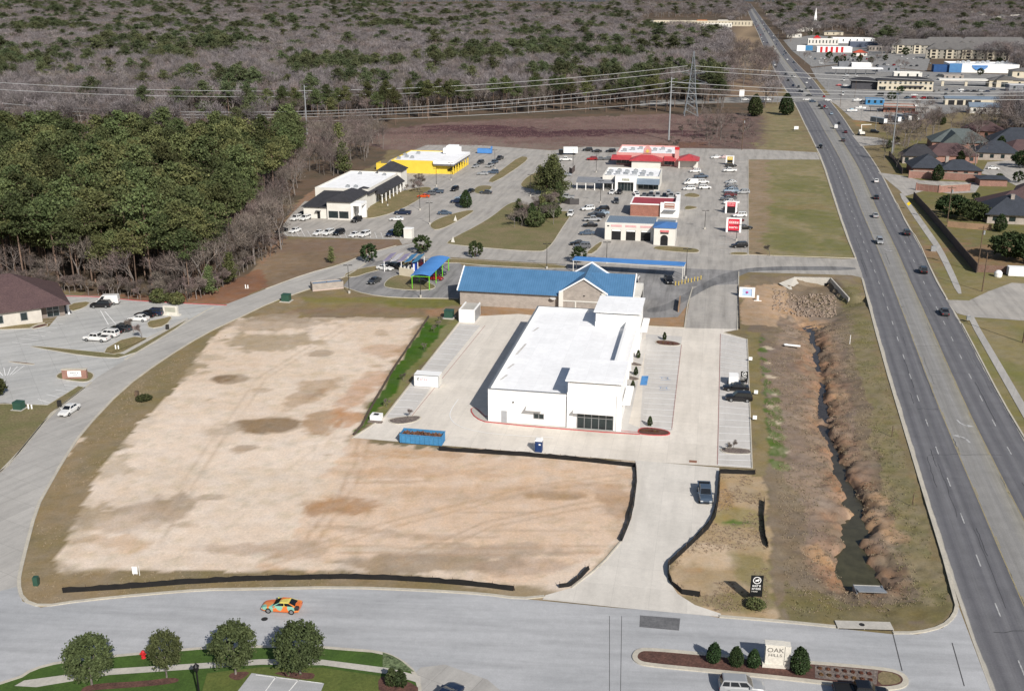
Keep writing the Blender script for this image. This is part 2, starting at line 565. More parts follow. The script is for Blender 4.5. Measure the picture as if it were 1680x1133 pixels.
UPPER = Gp([(1322, 545), (1304, 508), (1306, 486)], -2.0) + [(HW0[0] + 3.2, HW0[1] - .2), (HW1[0] - .1, HW1[1] - .1), (WING[0] - .2, WING[1])] + Gp([(1352, 528), (1335, 545)], -2.0)

def ditch_z(x, y):
    jx = (fbm(x, y, 2.6, 15, 3) - .5) * 1.7 + (fbm(x, y, .9, 17, 2) - .5) * 1.0; jy = (fbm(x, y, 2.6, 16, 3) - .5) * 3.0
    inside = inpoly(x + jx, y + jy, WATER); up = inpoly(x, y, UPPER)
    d1 = np.where(inside, 0, pdist(x + jx, y + jy, WATER)) + np.where(y > 142, .30, 0); d2 = np.where(up, 0, pdist(x, y, UPPER))
    n = fbm(x, y, 3.0, 5, 4) - .5
    n2 = fbm(x, y, 1.1, 9, 3) - .5
    dd = np.clip(d1 + n * 2.2 * np.clip(d1, 0, 1), 0, 99)
    z1 = np.interp(dd, [0, .3, 1.5, 4.5, 10.5], [-2.0, -1.6, -.95, -.5, 0])
    z1 = np.where(inside & (pdist(x + jx, y + jy, WATER) > np.where(y > 142, .08 + .6 * (fbm(x, y, 7, 33, 2) > .56), 0)), -2.55, z1)
    z2 = np.interp(np.clip(d2 + n * 2, 0, 99), [0, 2.0, 4.5, 8], [-2.05, -1.3, -.5, 0])
    z2 = np.where((y > HW0[1] - .15) | ((x > HW1[0] + .35 + (HW1[1] - y) * (WING[0] - HW1[0]) / 17) & (y > WING[1])), 0, z2)
    z = np.minimum(z1, z2)
    z = z + np.where((z < -.15) & ~inside, (n2 * .9 + (fbm(x, y, .7, 12, 2) - .5) * .8) * np.clip(-z, 0, 1), 0)
    return np.minimum(z, 0.0)

def axis_coords(*segs):
    out = []
    for a, b, s in segs:
        out += list(np.arange(a, b, s))
    return out
xs = axis_coords((-115, 28, .62), (28, 72, .5), (72, 200, 1.4))
g, v_ = [], 200.0
st = 3.0
while v_ < 22000:
    g.append(v_); v_ += st; st *= 1.16
ng, v_, st = [], -115.6, 1.5
while v_ > -22000:
    ng.append(v_); v_ -= st; st *= 1.14
xs = np.array(ng[::-1] + xs + g + [22000.0])
ys = axis_coords((60, 88, 4), (88, 232, .6), (232, 450, 1.2), (450, 760, 3.5))
v_, st = 760.0, 5.0
while v_ < 30000:
    ys.append(v_); v_ += st; st *= 1.12
ys = np.array(ys + [30000.0])
X, Y = np.meshgrid(xs, ys)
Z = np.zeros_like(X)
box_ = (X > 15) & (X < 95) & (Y > 90) & (Y < 275)
Z[box_] = ditch_z(X[box_], Y[box_])

def c3(r, g_, b): return np.array((r, g_, b))
NB = fbm(X, Y, 40, 1)             # broad
NM = fbm(X, Y, 9, 2)
NF = fbm(X, Y, 2.4, 3)
def stretch(v, lo=.3, hi=.7): return np.clip((v - lo) / (hi - lo), 0, 1)[..., None]
colr = c3(.105, .085, .062) * (1 - stretch(NM)) + c3(.15, .105, .075) * stretch(NM)      # leaf litter under the woods
JX = (fbm(X, Y, 7, 21) - .5); JY = (fbm(X, Y, 7, 22) - .5)
JX2 = (fbm(X, Y, 2.0, 23, 2) - .5); JY2 = (fbm(X, Y, 2.0, 24, 2) - .5)

def zone(poly, ca, cb, jit=3.0, n=None, amt=1.0, world=False, z=0, soft=False):
    """lay a ground cover over a surveyed outline with a ragged edge, two tones"""
    global colr
    p = poly if world else Gp(poly, z)
    m = inpoly(X + JX * jit * 2 + JX2 * jit, Y + JY * jit * 3 + JY2 * jit * 1.4, p)
    if soft:
        pd = pdist(X, Y, p)
        al = np.clip((np.where(inpoly(X, Y, p), pd, -pd) + (NM - .5) * jit * 5 + (NF - .5) * jit * 2.4 + (NB - .5) * jit * 4) / (1.1 * jit) + .5, 0, 1)
        amt = al[..., None] * amt; m = al > 0
    t = stretch(NM if n is None else n)
    c = c3(*ca) * (1 - t) + c3(*cb) * t
    colr = np.where(m[..., None], colr * (1 - amt) + c * amt, colr)

def patch(px, py, rx, ry, c, amt=.8, az=0.0, rag=1.0):
    """a ragged stain or tuft area, radii in metres"""
    global colr
    x0, y0 = G(px, py)
    a = R(az)
    dx, dy = X - x0, Y - y0
    u = (dx * math.cos(a) - dy * math.sin(a)) / rx
    v = (dx * math.sin(a) + dy * math.cos(a)) / ry
    d = np.sqrt(u * u + v * v) + (NM - .5) * 1.1 * rag + (NF - .5) * 1.1 * rag
    m = np.clip((1.0 - d) / .24, 0, 1)[..., None] * amt
    colr = colr * (1 - m) + c3(*c) * m

DRYA, DRYB = (.235, .185, .108), (.185, .150, .085)
# open land round the lots
zone([(-300, 1300), (-300, 520), (0, 480), (120, 478), (240, 494), (330, 490), (390, 462), (440, 425), (452, 385), (480, 335), (560, 300), (625, 262),
      (640, 243), (930, 243), (1240, 240), (1240, 190), (1300, 130), (1700, 150), (2200, 500), (2200, 1300)], DRYA, DRYB, 2.5)
# brush along the power line
zone([(-400, 222), (200, 212), (620, 212), (760, 199), (900, 193), (1100, 187), (1240, 187), (1250, 246), (930, 246), (790, 246), (640, 248), (600, 238), (300, 235), (-400, 240)],
     (.215, .150, .128), (.165, .112, .098), 5)
for q in [(800, 213, 42, 16), (880, 220, 40, 14), (960, 217, 36, 12), (770, 208, 30, 9), (1010, 214, 25, 8), (1090, 216, 20, 8), (1150, 222, 14, 9)]:
    patch(q[0], q[1], q[2], q[3], (.085, .042, .048), .85)
patch(840, 240, 60, 14, (.22, .175, .145), .6); patch(680, 232, 40, 14, (.22, .17, .135), .5); patch(1120, 238, 34, 12, (.15, .075, .045), .7)
patch(1010, 233, 30, 12, (.20, .15, .13), .7)
zone([(1160, 248), (1160, 200), (1230, 186), (1262, 190), (1262, 246)], (.18, .125, .105), (.135, .098, .085), 4, soft=True)
# verge left of the highway, far and near fields
zone([(1256, 246), (1256, 175), (1290, 172), (1312, 200), (1338, 246)], (.27, .22, .13), (.20, .18, .095), 5, n=fbm(X, Y, 4, 48), soft=True)
zone([(1195, 160), (1200, 130), (1262, 120), (1282, 160)], (.27, .20, .13), (.18, .125, .10), 5)
zone([(1190, 120), (1196, 62), (1232, 40), (1252, 66), (1240, 85), (1262, 118)], (.34, .25, .165), (.27, .20, .13), 6)
zone([(1228, 420), (1228, 262), (1345, 262), (1400, 424)], (.195, .180, .082), (.285, .235, .14), 2, n=fbm(X, Y * .8, 12, 46) * .55 + fbm(X, Y, 2.6, 47) * .45)
zone([(1228, 420), (1224, 262), (1258, 262), (1262, 330), (1258, 420)], (.30, .225, .155), (.25, .19, .12), 3)
for q in [(1310, 300, 12, 22), (1340, 360, 8, 26), (1300, 395, 10, 14), (1375, 405, 6, 12), (1290, 345, 9, 9)]:
    patch(*q, (.135, .145, .050), .5)
patch(1325, 340, 12, 5, (.24, .19, .10), .8); patch(1300, 320, 10, 5, (.25, .2, .115), .6)
# strip between the wood and the street
zone([(300, 500), (330, 490), (380, 468), (425, 436), (440, 405), (452, 392), (660, 392), (640, 412), (560, 432), (440, 472), (380, 494), (330, 512)], (.255, .185, .125), (.20, .145, .098), 2)
patch(560, 405, 36, 10, (.20, .14, .105), .7)
zone([(120, 482), (240, 492), (380, 498), (440, 470), (430, 440), (330, 480), (240, 484)], (.26, .14, .085), (.19, .105, .07), 2)
zone([(430, 440), (452, 385), (480, 340), (520, 306), (560, 288), (540, 300), (496, 345), (470, 390)], (.30, .19, .13), (.24, .15, .10), 1.5)
# big graded lot
DIRT = [(385, 520), (470, 514), (600, 520), (702, 518), (690, 550), (650, 600), (620, 645), (578, 715), (585, 724), (720, 738), (880, 751), (1043, 765), (1040, 830), (1018, 890),
        (985, 925), (935, 962), (850, 962), (720, 946), (640, 937), (560, 930), (430, 932), (330, 922), (240, 928), (160, 940), (95, 938), (84, 915),
        (100, 885), (125, 845), (140, 800), (165, 760), (200, 705), (235, 690), (258, 655), (290, 630), (325, 600), (345, 555)]
zone([(a - (7 if a < 500 else 0), b - (4 if b < 560 else -5 if b > 900 else 0)) for a, b in DIRT], (.46, .36, .255), (.36, .28, .185), 4, amt=.55)
zone(DIRT, (.725, .605, .495), (.655, .525, .41), 1.8, soft=True, n=fbm(X, Y, 14, 44))
zone([(580, 722), (720, 738), (880, 751), (1043, 765), (1030, 860), (960, 930), (850, 950), (640, 930), (440, 930)], (.665, .500, .372), (.605, .438, .312), 2, n=fbm(X + Y * .4, Y * 3, 16, 45), amt=.8)
for q in [(560, 520, 30, 5), (440, 530, 20, 6)]:
    patch(*q, (.33, .26, .19), .6)
patch(420, 560, 12, 7, (.33, .26, .17), .75); patch(375, 622, 4.2, 3.0, (.215, .150, .092), .95, 0, .5); patch(440, 697, 6.2, 3.6, (.25, .175, .105), .92, 0, .6)
patch(525, 580, 2.4, 2.0, (.27, .2, .14), .9); patch(515, 640, 4.5, 9, (.34, .225, .135), .8, 20); patch(535, 690, 4, 6, (.38, .25, .15), .8)
patch(410, 735, 2.6, 1.6, (.38, .29, .21), .8); patch(330, 655, 3, 1.6, (.44, .35, .26), .7); patch(365, 705, 3.5, 2.6, (.46, .37, .28), .7)
patch(240, 655, 7, 4, (.25, .21, .12), .8); patch(270, 605, 9, 8, (.3, .24, .15), .7); patch(255, 820, 7, 4, (.40, .31, .23), .7); patch(285, 830, 3, 5, (.36, .28, .2), .7)
patch(200, 850, 9, 4, (.45, .35, .265), .6); patch(350, 815, 3, 1.3, (.36, .28, .2), .8); patch(155, 895, 7, 3, (.55, .39, .26), .6)
patch(640, 575, 5, 4.5, (.50, .33, .22), .6); patch(590, 640, 3.4, 12, (.52, .33, .22), .7, 14); patch(570, 690, 3, 5, (.50, .29, .17), .75)
patch(560, 830, 7, 4, (.40, .245, .14), .85); patch(520, 835, 3, 3, (.42, .26, .15), .7); patch(680, 745, 12, 1.6, (.50, .33, .205), .7); patch(690, 775, 16, 2.6, (.53, .36, .235), .6)
patch(760, 810, 14, 3, (.52, .375, .26), .5); patch(910, 812, 4, 1.8, (.37, .25, .15), .8); patch(1020, 830, 3, 7, (.41, .28, .185), .7, -8); patch(950, 800, 8, 2, (.50, .35, .24), .5)
patch(780, 905, 12, 2.6, (.40, .31, .235), .7); patch(700, 925, 14, 2.4, (.33, .255, .18), .8); patch(870, 930, 9, 2.6, (.42, .31, .23), .6); patch(470, 900, 6, 3, (.44, .335, .25), .6)
patch(380, 900, 7, 2, (.45, .34, .255), .6); patch(640, 900, 9, 1.0, (.60, .49, .38), .7); patch(600, 870, 8, .8, (.42, .31, .22), .5, 12); patch(720, 880, 8, .8, (.42, .31, .22), .5)
patch(900, 870, 10, .7, (.45, .335, .24), .5); patch(640, 790, 9, .7, (.44, .30, .2), .5, -5); patch(830, 840, 8, .6, (.44, .33, .24), .5)
patch(300, 780, 14, 5, (.63, .52, .41), .6); patch(450, 800, 12, 8, (.64, .53, .42), .5); patch(480, 620, 14, 16, (.64, .52, .40), .4)
for q in [(205, 690, 6, 5), (165, 770, 5, 7), (130, 840, 4, 5), (290, 612, 6, 7), (230, 668, 5, 7), (330, 585, 6, 6), (110, 890, 3, 4), (185, 725, 3, 4), (350, 560, 8, 4)]:
    patch(*q, (.36, .285, .19), .45, 15, 1.6)
for q in [(140, 730, 2.4, 5), (190, 800, 7, 4), (250, 700, 8, 6), (120, 905, 5, 2.5), (300, 650, 7, 7), (170, 690, 1.6, 3), (250, 925, 8, 1.5), (500, 925, 6, 1.2)]:
    patch(*q, (.70, .58, .47), .75, 10, 1.6)
for q in [(430, 640, 2, 1.2), (395, 740, 1.6, 1), (470, 560, 2.4, 1.4), (620, 600, 1.5, 1), (540, 745, 2, .8), (300, 860, 2.5, 1.2), (620, 545, 2, 2.4)]:
    patch(*q, (.44, .335, .24), .6, 0, 1.5)
# tyre tracks across the graded lot
def track(pts, c, amt=.35, wd=.34, gap=1.7):
    amt *= 1.5
    global colr
    p = Gp(pts)
    for o in (-gap / 2, gap / 2):
        q = []
        for i, a in enumerate(p):
            b = p[min(i + 1, len(p) - 1)]; e = p[max(i - 1, 0)]
            L = math.hypot(b[0] - e[0], b[1] - e[1])
            q.append((a[0] - (b[1] - e[1]) / L * o, a[1] + (b[0] - e[0]) / L * o))
        d = pdist(X, Y, q, False)
        m = np.clip(1.3 - d / wd, 0, 1)[..., None] * amt * np.clip(.4 + NF * 1.2, 0, 1)[..., None]
        colr = colr * (1 - m) + c3(*c) * m
track([(500, 900), (560, 820), (590, 760), (600, 700), (640, 620), (690, 540)], (.42, .29, .19))
track([(300, 915), (420, 820), (520, 740), (560, 690)], (.64, .53, .42), .4)
track([(640, 930), (800, 860), (950, 830), (1035, 820)], (.40, .29, .2), .35)
track([(430, 925), (640, 860), (880, 800), (1035, 780)], (.44, .32, .22), .35)
track([(560, 900), (760, 905), (980, 900)], (.42, .3, .21), .4)
track([(250, 900), (330, 760), (430, 620), (560, 540)], (.50, .39, .29), .35)
track([(600, 740), (800, 770), (1030, 790)], (.64, .50, .37), .4)
# sown swale along the new car park and the bank beside it
zone([(703, 520), (738, 520), (712, 560), (676, 600), (650, 640), (634, 660), (606, 690), (590, 712), (580, 716), (612, 664), (646, 606), (682, 552)], (.050, .112, .016), (.085, .125, .028), .9)
zone([(738, 520), (756, 528), (716, 572), (690, 600), (662, 640), (640, 672), (626, 690), (606, 696), (634, 660), (650, 640), (676, 600), (712, 560)], (.215, .20, .09), (.165, .165, .06), .8)
patch(725, 525, 4, 4, (.2, .17, .08), .7)
zone([(485, 520), (500, 500), (560, 478), (640, 488), (752, 492), (756, 518), (700, 519), (600, 521)], (.25, .195, .09), (.22, .165, .11), 1.0)
patch(600, 492, 22, 3, (.19, .175, .055), .7); patch(715, 498, 12, 4, (.16, .16, .05), .8); patch(610, 510, 26, 2.6, (.24, .165, .11), .7); patch(720, 512, 4, 3, (.34, .2, .12), .8)
zone([(756, 500), (930, 508), (930, 530), (790, 524), (756, 528)], (.36, .235, .14), (.31, .20, .125), .6)
zone([(1056, 500), (1130, 500), (1124, 540), (1060, 538)], (.33, .215, .13), (.28, .20, .12), .6)
# right-hand outlot
zone([(1180, 776), (1252, 778), (1262, 880), (1270, 1014), (1170, 1008), (1110, 980), (1096, 940), (1100, 915), (1168, 850)], (.45, .335, .215), (.33, .25, .15), 1.0)
patch(1165, 915, 5, 4, (.56, .43, .30), .8); patch(1190, 820, 1.6, 6, (.38, .25, .13), .8); patch(1220, 850, 4, 3.5, (.24, .215, .08), .6); patch(1235, 930, 3.5, 5, (.21, .185, .08), .7)
patch(1215, 857, 2.2, .6, (.085, .15, .03), .9); patch(1225, 985, 5, 2.2, (.2, .175, .085), .8); patch(1145, 985, 5, 1.3, (.25, .2, .11), .8); patch(1140, 935, 1.5, 1, (.36, .24, .13), .8)
# creek valley: dead weeds, red clay banks
CREEK = [(1230, 545), (1215, 520), (1212, 470), (1230, 452), (1395, 452), (1412, 470), (1440, 580), (1480, 760), (1560, 985), (1540, 1025), (1380, 1026), (1278, 1014), (1262, 880), (1252, 770), (1236, 640)]
zone(CREEK, (.235, .185, .125), (.175, .135, .10), 1.2)
zone([(1275, 540), (1245, 600), (1280, 700), (1300, 800), (1330, 900), (1460, 900), (1430, 780), (1400, 660), (1385, 560), (1360, 500), (1300, 480), (1250, 500)], (.27, .205, .155), (.20, .15, .118), 2.0)
zone([(1375, 455), (1412, 470), (1450, 620), (1500, 800), (1566, 990), (1530, 1020), (1500, 960), (1455, 800), (1425, 660), (1395, 540)], (.185, .165, .08), (.25, .205, .125), 1.6, n=fbm(X, Y, 3, 49))
zone([(1280, 1012), (1300, 960), (1360, 970), (1400, 990), (1480, 985), (1560, 990), (1540, 1026), (1380, 1026)], (.165, .145, .068), (.21, .165, .09), 1.6)
zone([(1216, 470), (1290, 462), (1300, 500), (1270, 535), (1216, 535)], (.43, .30, .20), (.36, .26, .175), 1.2)
for yy in range(560, 765, 14):
    patch(1247 + (yy - 560) * .09, yy, .75, 1.6, (.075, .125, .028), .85)
for yy in range(570, 765, 24):
    patch(1258 + (yy - 560) * .10, yy, 1.6, 1.6, (.52, .43, .32), .8)
for yy in range(640, 765, 15):
    patch(1274 + (yy - 640) * .09, yy, .9, 1.8, (.10, .135, .035), .75)
zone([(1226, 545), (1246, 545), (1262, 780), (1238, 780)], (.26, .20, .11), (.20, .17, .08), .8)
for yy in range(556, 770, 17):
    patch(1252 + (yy - 560) * .10, yy, 1.0, 2.0, (.085, .135, .030), .8)
# clay where the creek cut its banks
bank = np.zeros_like(X)
bd = pdist(X[box_], Y[box_], WATER)
bank[box_] = np.clip(1.25 - bd / 3.2 + (NM[box_] - .5) * 1.2, 0, 1)
mcl = bank[..., None] * .85
clay = c3(.30, .178, .112) * (1 - stretch(NF)) + c3(.20, .145, .10) * stretch(NF)
colr = colr * (1 - mcl) + clay * mcl
for q in [(1415, 830, 2.2, 4), (1448, 850, 2.0, 6), (1440, 810, 1.6, 3), (1350, 900, 2.5, 3), (1335, 520, 4, 4), (1300, 505, 4, 3), (1380, 640, 2, 6)]:
    patch(*q, (.40, .265, .165), .75)
# right side of the highway
zone([(1480, 318), (1556, 495), (1680, 735), (1900, 900), (1900, 640), (1690, 440), (1602, 446), (1510, 325)], (.245, .20, .105), (.19, .175, .075), 1.5)
zone([(1515, 330), (1610, 448), (1800, 470), (1800, 200), (1500, 230), (1440, 215), (1480, 310)], (.20, .165, .085), (.16, .15, .06), 3)
patch(1640, 420, 30, 16, (.26, .16, .10), .7); patch(1617, 492, 3, 2.5, (.38, .2, .105), .9); patch(1650, 600, 9, 26, (.17, .185, .06), .35, 14); patch(1620, 540, 5, 8, (.26, .21, .12), .7); patch(1650, 570, 4, 10, (.27, .22, .13), .6, 14); patch(1660, 640, 3, 8, (.24, .2, .11), .7, 14); patch(1570, 430, 3, 12, (.15, .155, .06), .6, 14)
zone([(1428, 205), (1420, 212), (1405, 206), (1396, 196), (1420, 190), (1460, 205)], (.33, .19, .10), (.24, .2, .09), 2)
# left front corner lots
zone([(-200, 760), (0, 762), (84, 676), (84, 668), (60, 660), (-200, 672)], (.15, .115, .055), (.125, .12, .045), 1.0)
zone([(30, 957), (44, 894), (60, 833), (104, 753), (201, 638), (265, 591), (335, 548), (386, 524), (486, 482), (505, 500), (470, 514), (385, 522), (345, 556), (290, 632), (235, 692), (165, 762),
      (130, 845), (86, 915), (95, 938), (240, 930), (430, 934), (700, 948), (800, 965), (795, 974), (560, 964), (335, 968), (134, 985), (67, 995), (37, 985)],
     (.27, .205, .125), (.215, .175, .095), 1.0)
# thin scatter of weeds everywhere on the dry grass
wl = np.clip((fbm(X, Y, 1.3, 40, 2) - .58) * 5, 0, 1)[..., None] * .30
colr = colr * (1 - wl) + colr * wl * c3(.62, .66, .55)

nv = X.size
me = bpy.data.meshes.new('ground')
co = np.stack([X, Y, Z], -1).reshape(-1, 3)
ny, nx = X.shape
idx = np.arange(nv).reshape(ny, nx)
quads = np.stack([idx[:-1, :-1], idx[:-1, 1:], idx[1:, 1:], idx[1:, :-1]], -1).reshape(-1, 4)
me.vertices.add(nv); me.vertices.foreach_set('co', co.astype(np.float32).ravel())
me.loops.add(quads.size); me.loops.foreach_set('vertex_index', quads.astype(np.int32).ravel())
me.polygons.add(len(quads)); me.polygons.foreach_set('loop_start', np.arange(0, quads.size, 4, dtype=np.int32))
me.polygons.foreach_set('use_smooth', np.ones(len(quads), bool))
me.update(calc_edges=True)
at = me.color_attributes.new('cover', 'FLOAT_COLOR', 'POINT')
at.data.foreach_set('color', np.concatenate([colr.reshape(-1, 3), np.ones((nv, 1))], 1).astype(np.float32).ravel())

def ground_mat():
    m, nt, b = _new('ground_cover')
    a = nt.nodes.new('ShaderNodeVertexColor'); a.layer_name = 'cover'
    p = position(nt)
    col = scale_col(nt, a.outputs['Color'], maprange(nt, noise(nt, p, .45, 6, .65), .3, .7, .91, 1.09))
    col = scale_col(nt, col, maprange(nt, noise(nt, p, 2.6, 4, .7), .3, .7, .88, 1.12))
    col = scale_col(nt, col, maprange(nt, noise(nt, p, 8.0, 3, .7), .3, .7, .90, 1.10))
    hv = nt.nodes.new('ShaderNodeHueSaturation')
    nt.links.new(col, hv.inputs['Color'])
    nt.links.new(maprange(nt, noise(nt, p, .3, 3), .3, .7, .86, 1.14), hv.inputs['Saturation'])
    nt.links.new(hv.outputs[0], b.inputs['Base Color'])
    b.inputs['Roughness'].default_value = .95
    b.inputs['Specular IOR Level'].default_value = .1
    bn = nt.nodes.new('ShaderNodeBump'); bn.inputs['Strength'].default_value = .45; bn.inputs['Distance'].default_value = .08
    nt.links.new(noise(nt, p, 2.2, 6, .7), bn.inputs['Height'])
    nt.links.new(bn.outputs[0], b.inputs['Normal'])
    return m
M['ground'] = ground_mat()
me.materials.append(M['ground'])
go = bpy.data.objects.new('ground', me); COL.objects.link(go)
tag(go, kind='structure')

# creek water
def water_mat():
    m, nt, b = _new('creek_water')
    p = position(nt)
    sep = nt.nodes.new('ShaderNodeSeparateXYZ'); nt.links.new(p, sep.inputs[0])
    f = maprange(nt, sep.outputs[1], 112, 170, 0, 1)
    col = mix(nt, f, (.066, .062, .032), (.050, .044, .042))
    col = scale_col(nt, col, maprange(nt, noise(nt, p, .5, 3), .3, .7, .75, 1.25))
    nt.links.new(col, b.inputs['Base Color'])
    b.inputs['Roughness'].default_value = .22
    b.inputs['Specular IOR Level'].default_value = .25
    bn = nt.nodes.new('ShaderNodeBump'); bn.inputs['Strength'].default_value = .12; bn.inputs['Distance'].default_value = .05
    nt.links.new(noise(nt, p, 2.5, 3), bn.inputs['Height']); nt.links.new(bn.outputs[0], b.inputs['Normal'])
    return m
M['water'] = water_mat()
wm = MB()
cxw = sum(p[0] for p in WATER) / len(WATER)
wm.cap([(p[0] + .0, p[1]) for p in WATER], -2.0)
# a little wider than the sighted outline so the banks cut it
def offset_poly(poly, d):
    n = len(poly); out = []
    A = sum(poly[i][0] * poly[(i + 1) % n][1] - poly[(i + 1) % n][0] * poly[i][1] for i in range(n))
    s = -1 if A > 0 else 1
    for i in range(n):
        a, b, c = poly[i - 1], poly[i], poly[(i + 1) % n]
        tx, ty = c[0] - a[0], c[1] - a[1]
        L = math.hypot(tx, ty) or 1
        out.append((b[0] - ty / L * d * s, b[1] + tx / L * d * s))
    return out
wm = MB(); wm.cap(offset_poly(WATER, 1.2), -2.0)
structure('creek_water', wm, M['water'])
# ------------------------------------------------------------------ roads, car parks, kerbs, markings
def resample(pts, step):
    out = [pts[0]]
    for a, b in zip(pts, pts[1:]):
        L = math.hypot(b[0] - a[0], b[1] - a[1]); n = max(1, int(L / step))
        out += [(a[0] + (b[0] - a[0]) * i / n, a[1] + (b[1] - a[1]) * i / n) for i in range(1, n + 1)]
    return out

def smooth_line(pts, it=2, closed=False):
    for _ in range(it):
        q = []
        n = len(pts)
        for i in range(n if closed else n - 1):
            a, b = pts[i], pts[(i + 1) % n]
            q += [(a[0] * .75 + b[0] * .25, a[1] * .75 + b[1] * .25), (a[0] * .25 + b[0] * .75, a[1] * .25 + b[1] * .75)]
        pts = q if closed else [pts[0]] + q + [pts[-1]]
    return pts

def ribbon(mb, line, w, z0, z1, closed=False, mi=0):
    """a kerb: a strip of width w along a line, from z0 up to z1"""
    n = len(line)
    L, Rr = [], []
    for i in range(n):
        a = line[i - 1] if (i > 0 or closed) else line[i]
        c = line[(i + 1) % n] if (i < n - 1 or closed) else line[i]
        tx, ty = c[0] - a[0], c[1] - a[1]
        q = math.hypot(tx, ty) or 1
        L.append((line[i][0] - ty / q * w / 2, line[i][1] + tx / q * w / 2)); Rr.append((line[i][0] + ty / q * w / 2, line[i][1] - tx / q * w / 2))
    v = [(*p, z1) for p in L] + [(*p, z1) for p in Rr] + [(*p, z0) for p in L] + [(*p, z0) for p in Rr]
    f = []
    for i in range(n if closed else n - 1):
        j = (i + 1) % n
        f += [(n + i, n + j, j, i), (i, j, 2 * n + j, 2 * n + i), (n + j, n + i, 3 * n + i, 3 * n + j)]
    if not closed:
        f += [(0, 2 * n, 3 * n, n), (n - 1, 2 * n - 1, 4 * n - 1, 3 * n - 1)]
    mb.add(v, f, mi)

LEVEL = [.020]
def sheet(name, poly, mat, z=None, world=False, sm=0):
    p = poly if world else Gp(poly)
    if sm: p = smooth_line(p, sm, True)
    if z is None:
        LEVEL[0] += .002; z = LEVEL[0]
    mb = MB(); mb.cap(p, z)
    return structure(name, mb, mat)

M['street'] = pave_mat('worn_concrete_street', (.455, .458, .468), (.375, .383, .395), 0, .05, .24, 94, blot=.05)
M['sidest'] = pave_mat('old_concrete_street', (.455, .435, .405), (.395, .38, .358), 4.6, .06, .22, 30, blot=.08)
M['oldlot'] = pave_mat('old_concrete_lot', (.445, .415, .375), (.37, .35, .325), 4.6, .06, .30)
M['carwashlot'] = pave_mat('stained_concrete_lot', (.33, .32, .31), (.23, .225, .225), 4.6, .06, .45)
M['leftlot'] = pave_mat('grey_concrete_lot', (.50, .495, .475), (.42, .42, .41), 4.6, .06, .25, 60)
M['newlot'] = pave_mat('new_concrete_lot', (.73, .675, .60), (.65, .597, .525), 4.6, .05, .14, grain=.04, jdark=.85)
M['newpale'] = pave_mat('new_concrete_stalls', (.60, .575, .54), (.545, .52, .49), 4.6, .05, .10, grain=.04, jdark=.88)
M['asphaltlot'] = pave_mat('grey_lot', (.31, .30, .285), (.235, .23, .225), 0, .05, .3)

# highway
HL = [(1660, 1226), (1625, 1133), (1571, 988), (1499, 753), (1447, 581), (1415, 460), (1402, 424), (1386, 380), (1366, 319), (1350, 268), (1335, 235), (1318, 201), (1304, 171), (1279, 134),
      (1271, 117), (1254, 82), (1243, 54), (1230, 27), (1223, 11), (1221, 3)]
HR = [(1990, 1226), (1895, 1060), (1796, 900), (1680, 717), (1643, 655), (1603, 578), (1569, 514), (1553, 488), (1532, 451), (1506, 392), (1489, 369), (1469, 329), (1442, 276), (1412, 234),
      (1398, 216), (1385, 194), (1365, 169), (1351, 153), (1335, 131), (1311, 108), (1293, 88), (1274, 62), (1254, 36), (1235, 11), (1230, 3)]
HLw, HRw = Gp(HL), Gp(HR)
def at_frac(line, t):
    d = [0]
    for a, b in zip(line, line[1:]): d.append(d[-1] + math.hypot(b[0] - a[0], b[1] - a[1]))
    s = t * d[-1]
    for i in range(len(line) - 1):
        if s <= d[i + 1] + 1e-9:
            k = (s - d[i]) / max(d[i + 1] - d[i], 1e-9)
            return (line[i][0] + (line[i + 1][0] - line[i][0]) * k, line[i][1] + (line[i + 1][1] - line[i][1]) * k)
    return line[-1]
def by_y(line, y):
    for a, b in zip(line, line[1:]):
        if a[1] <= y <= b[1]:
            k = (y - a[1]) / (b[1] - a[1]); return (a[0] + (b[0] - a[0]) * k, y)
    return line[-1] if y > line[-1][1] else line[0]
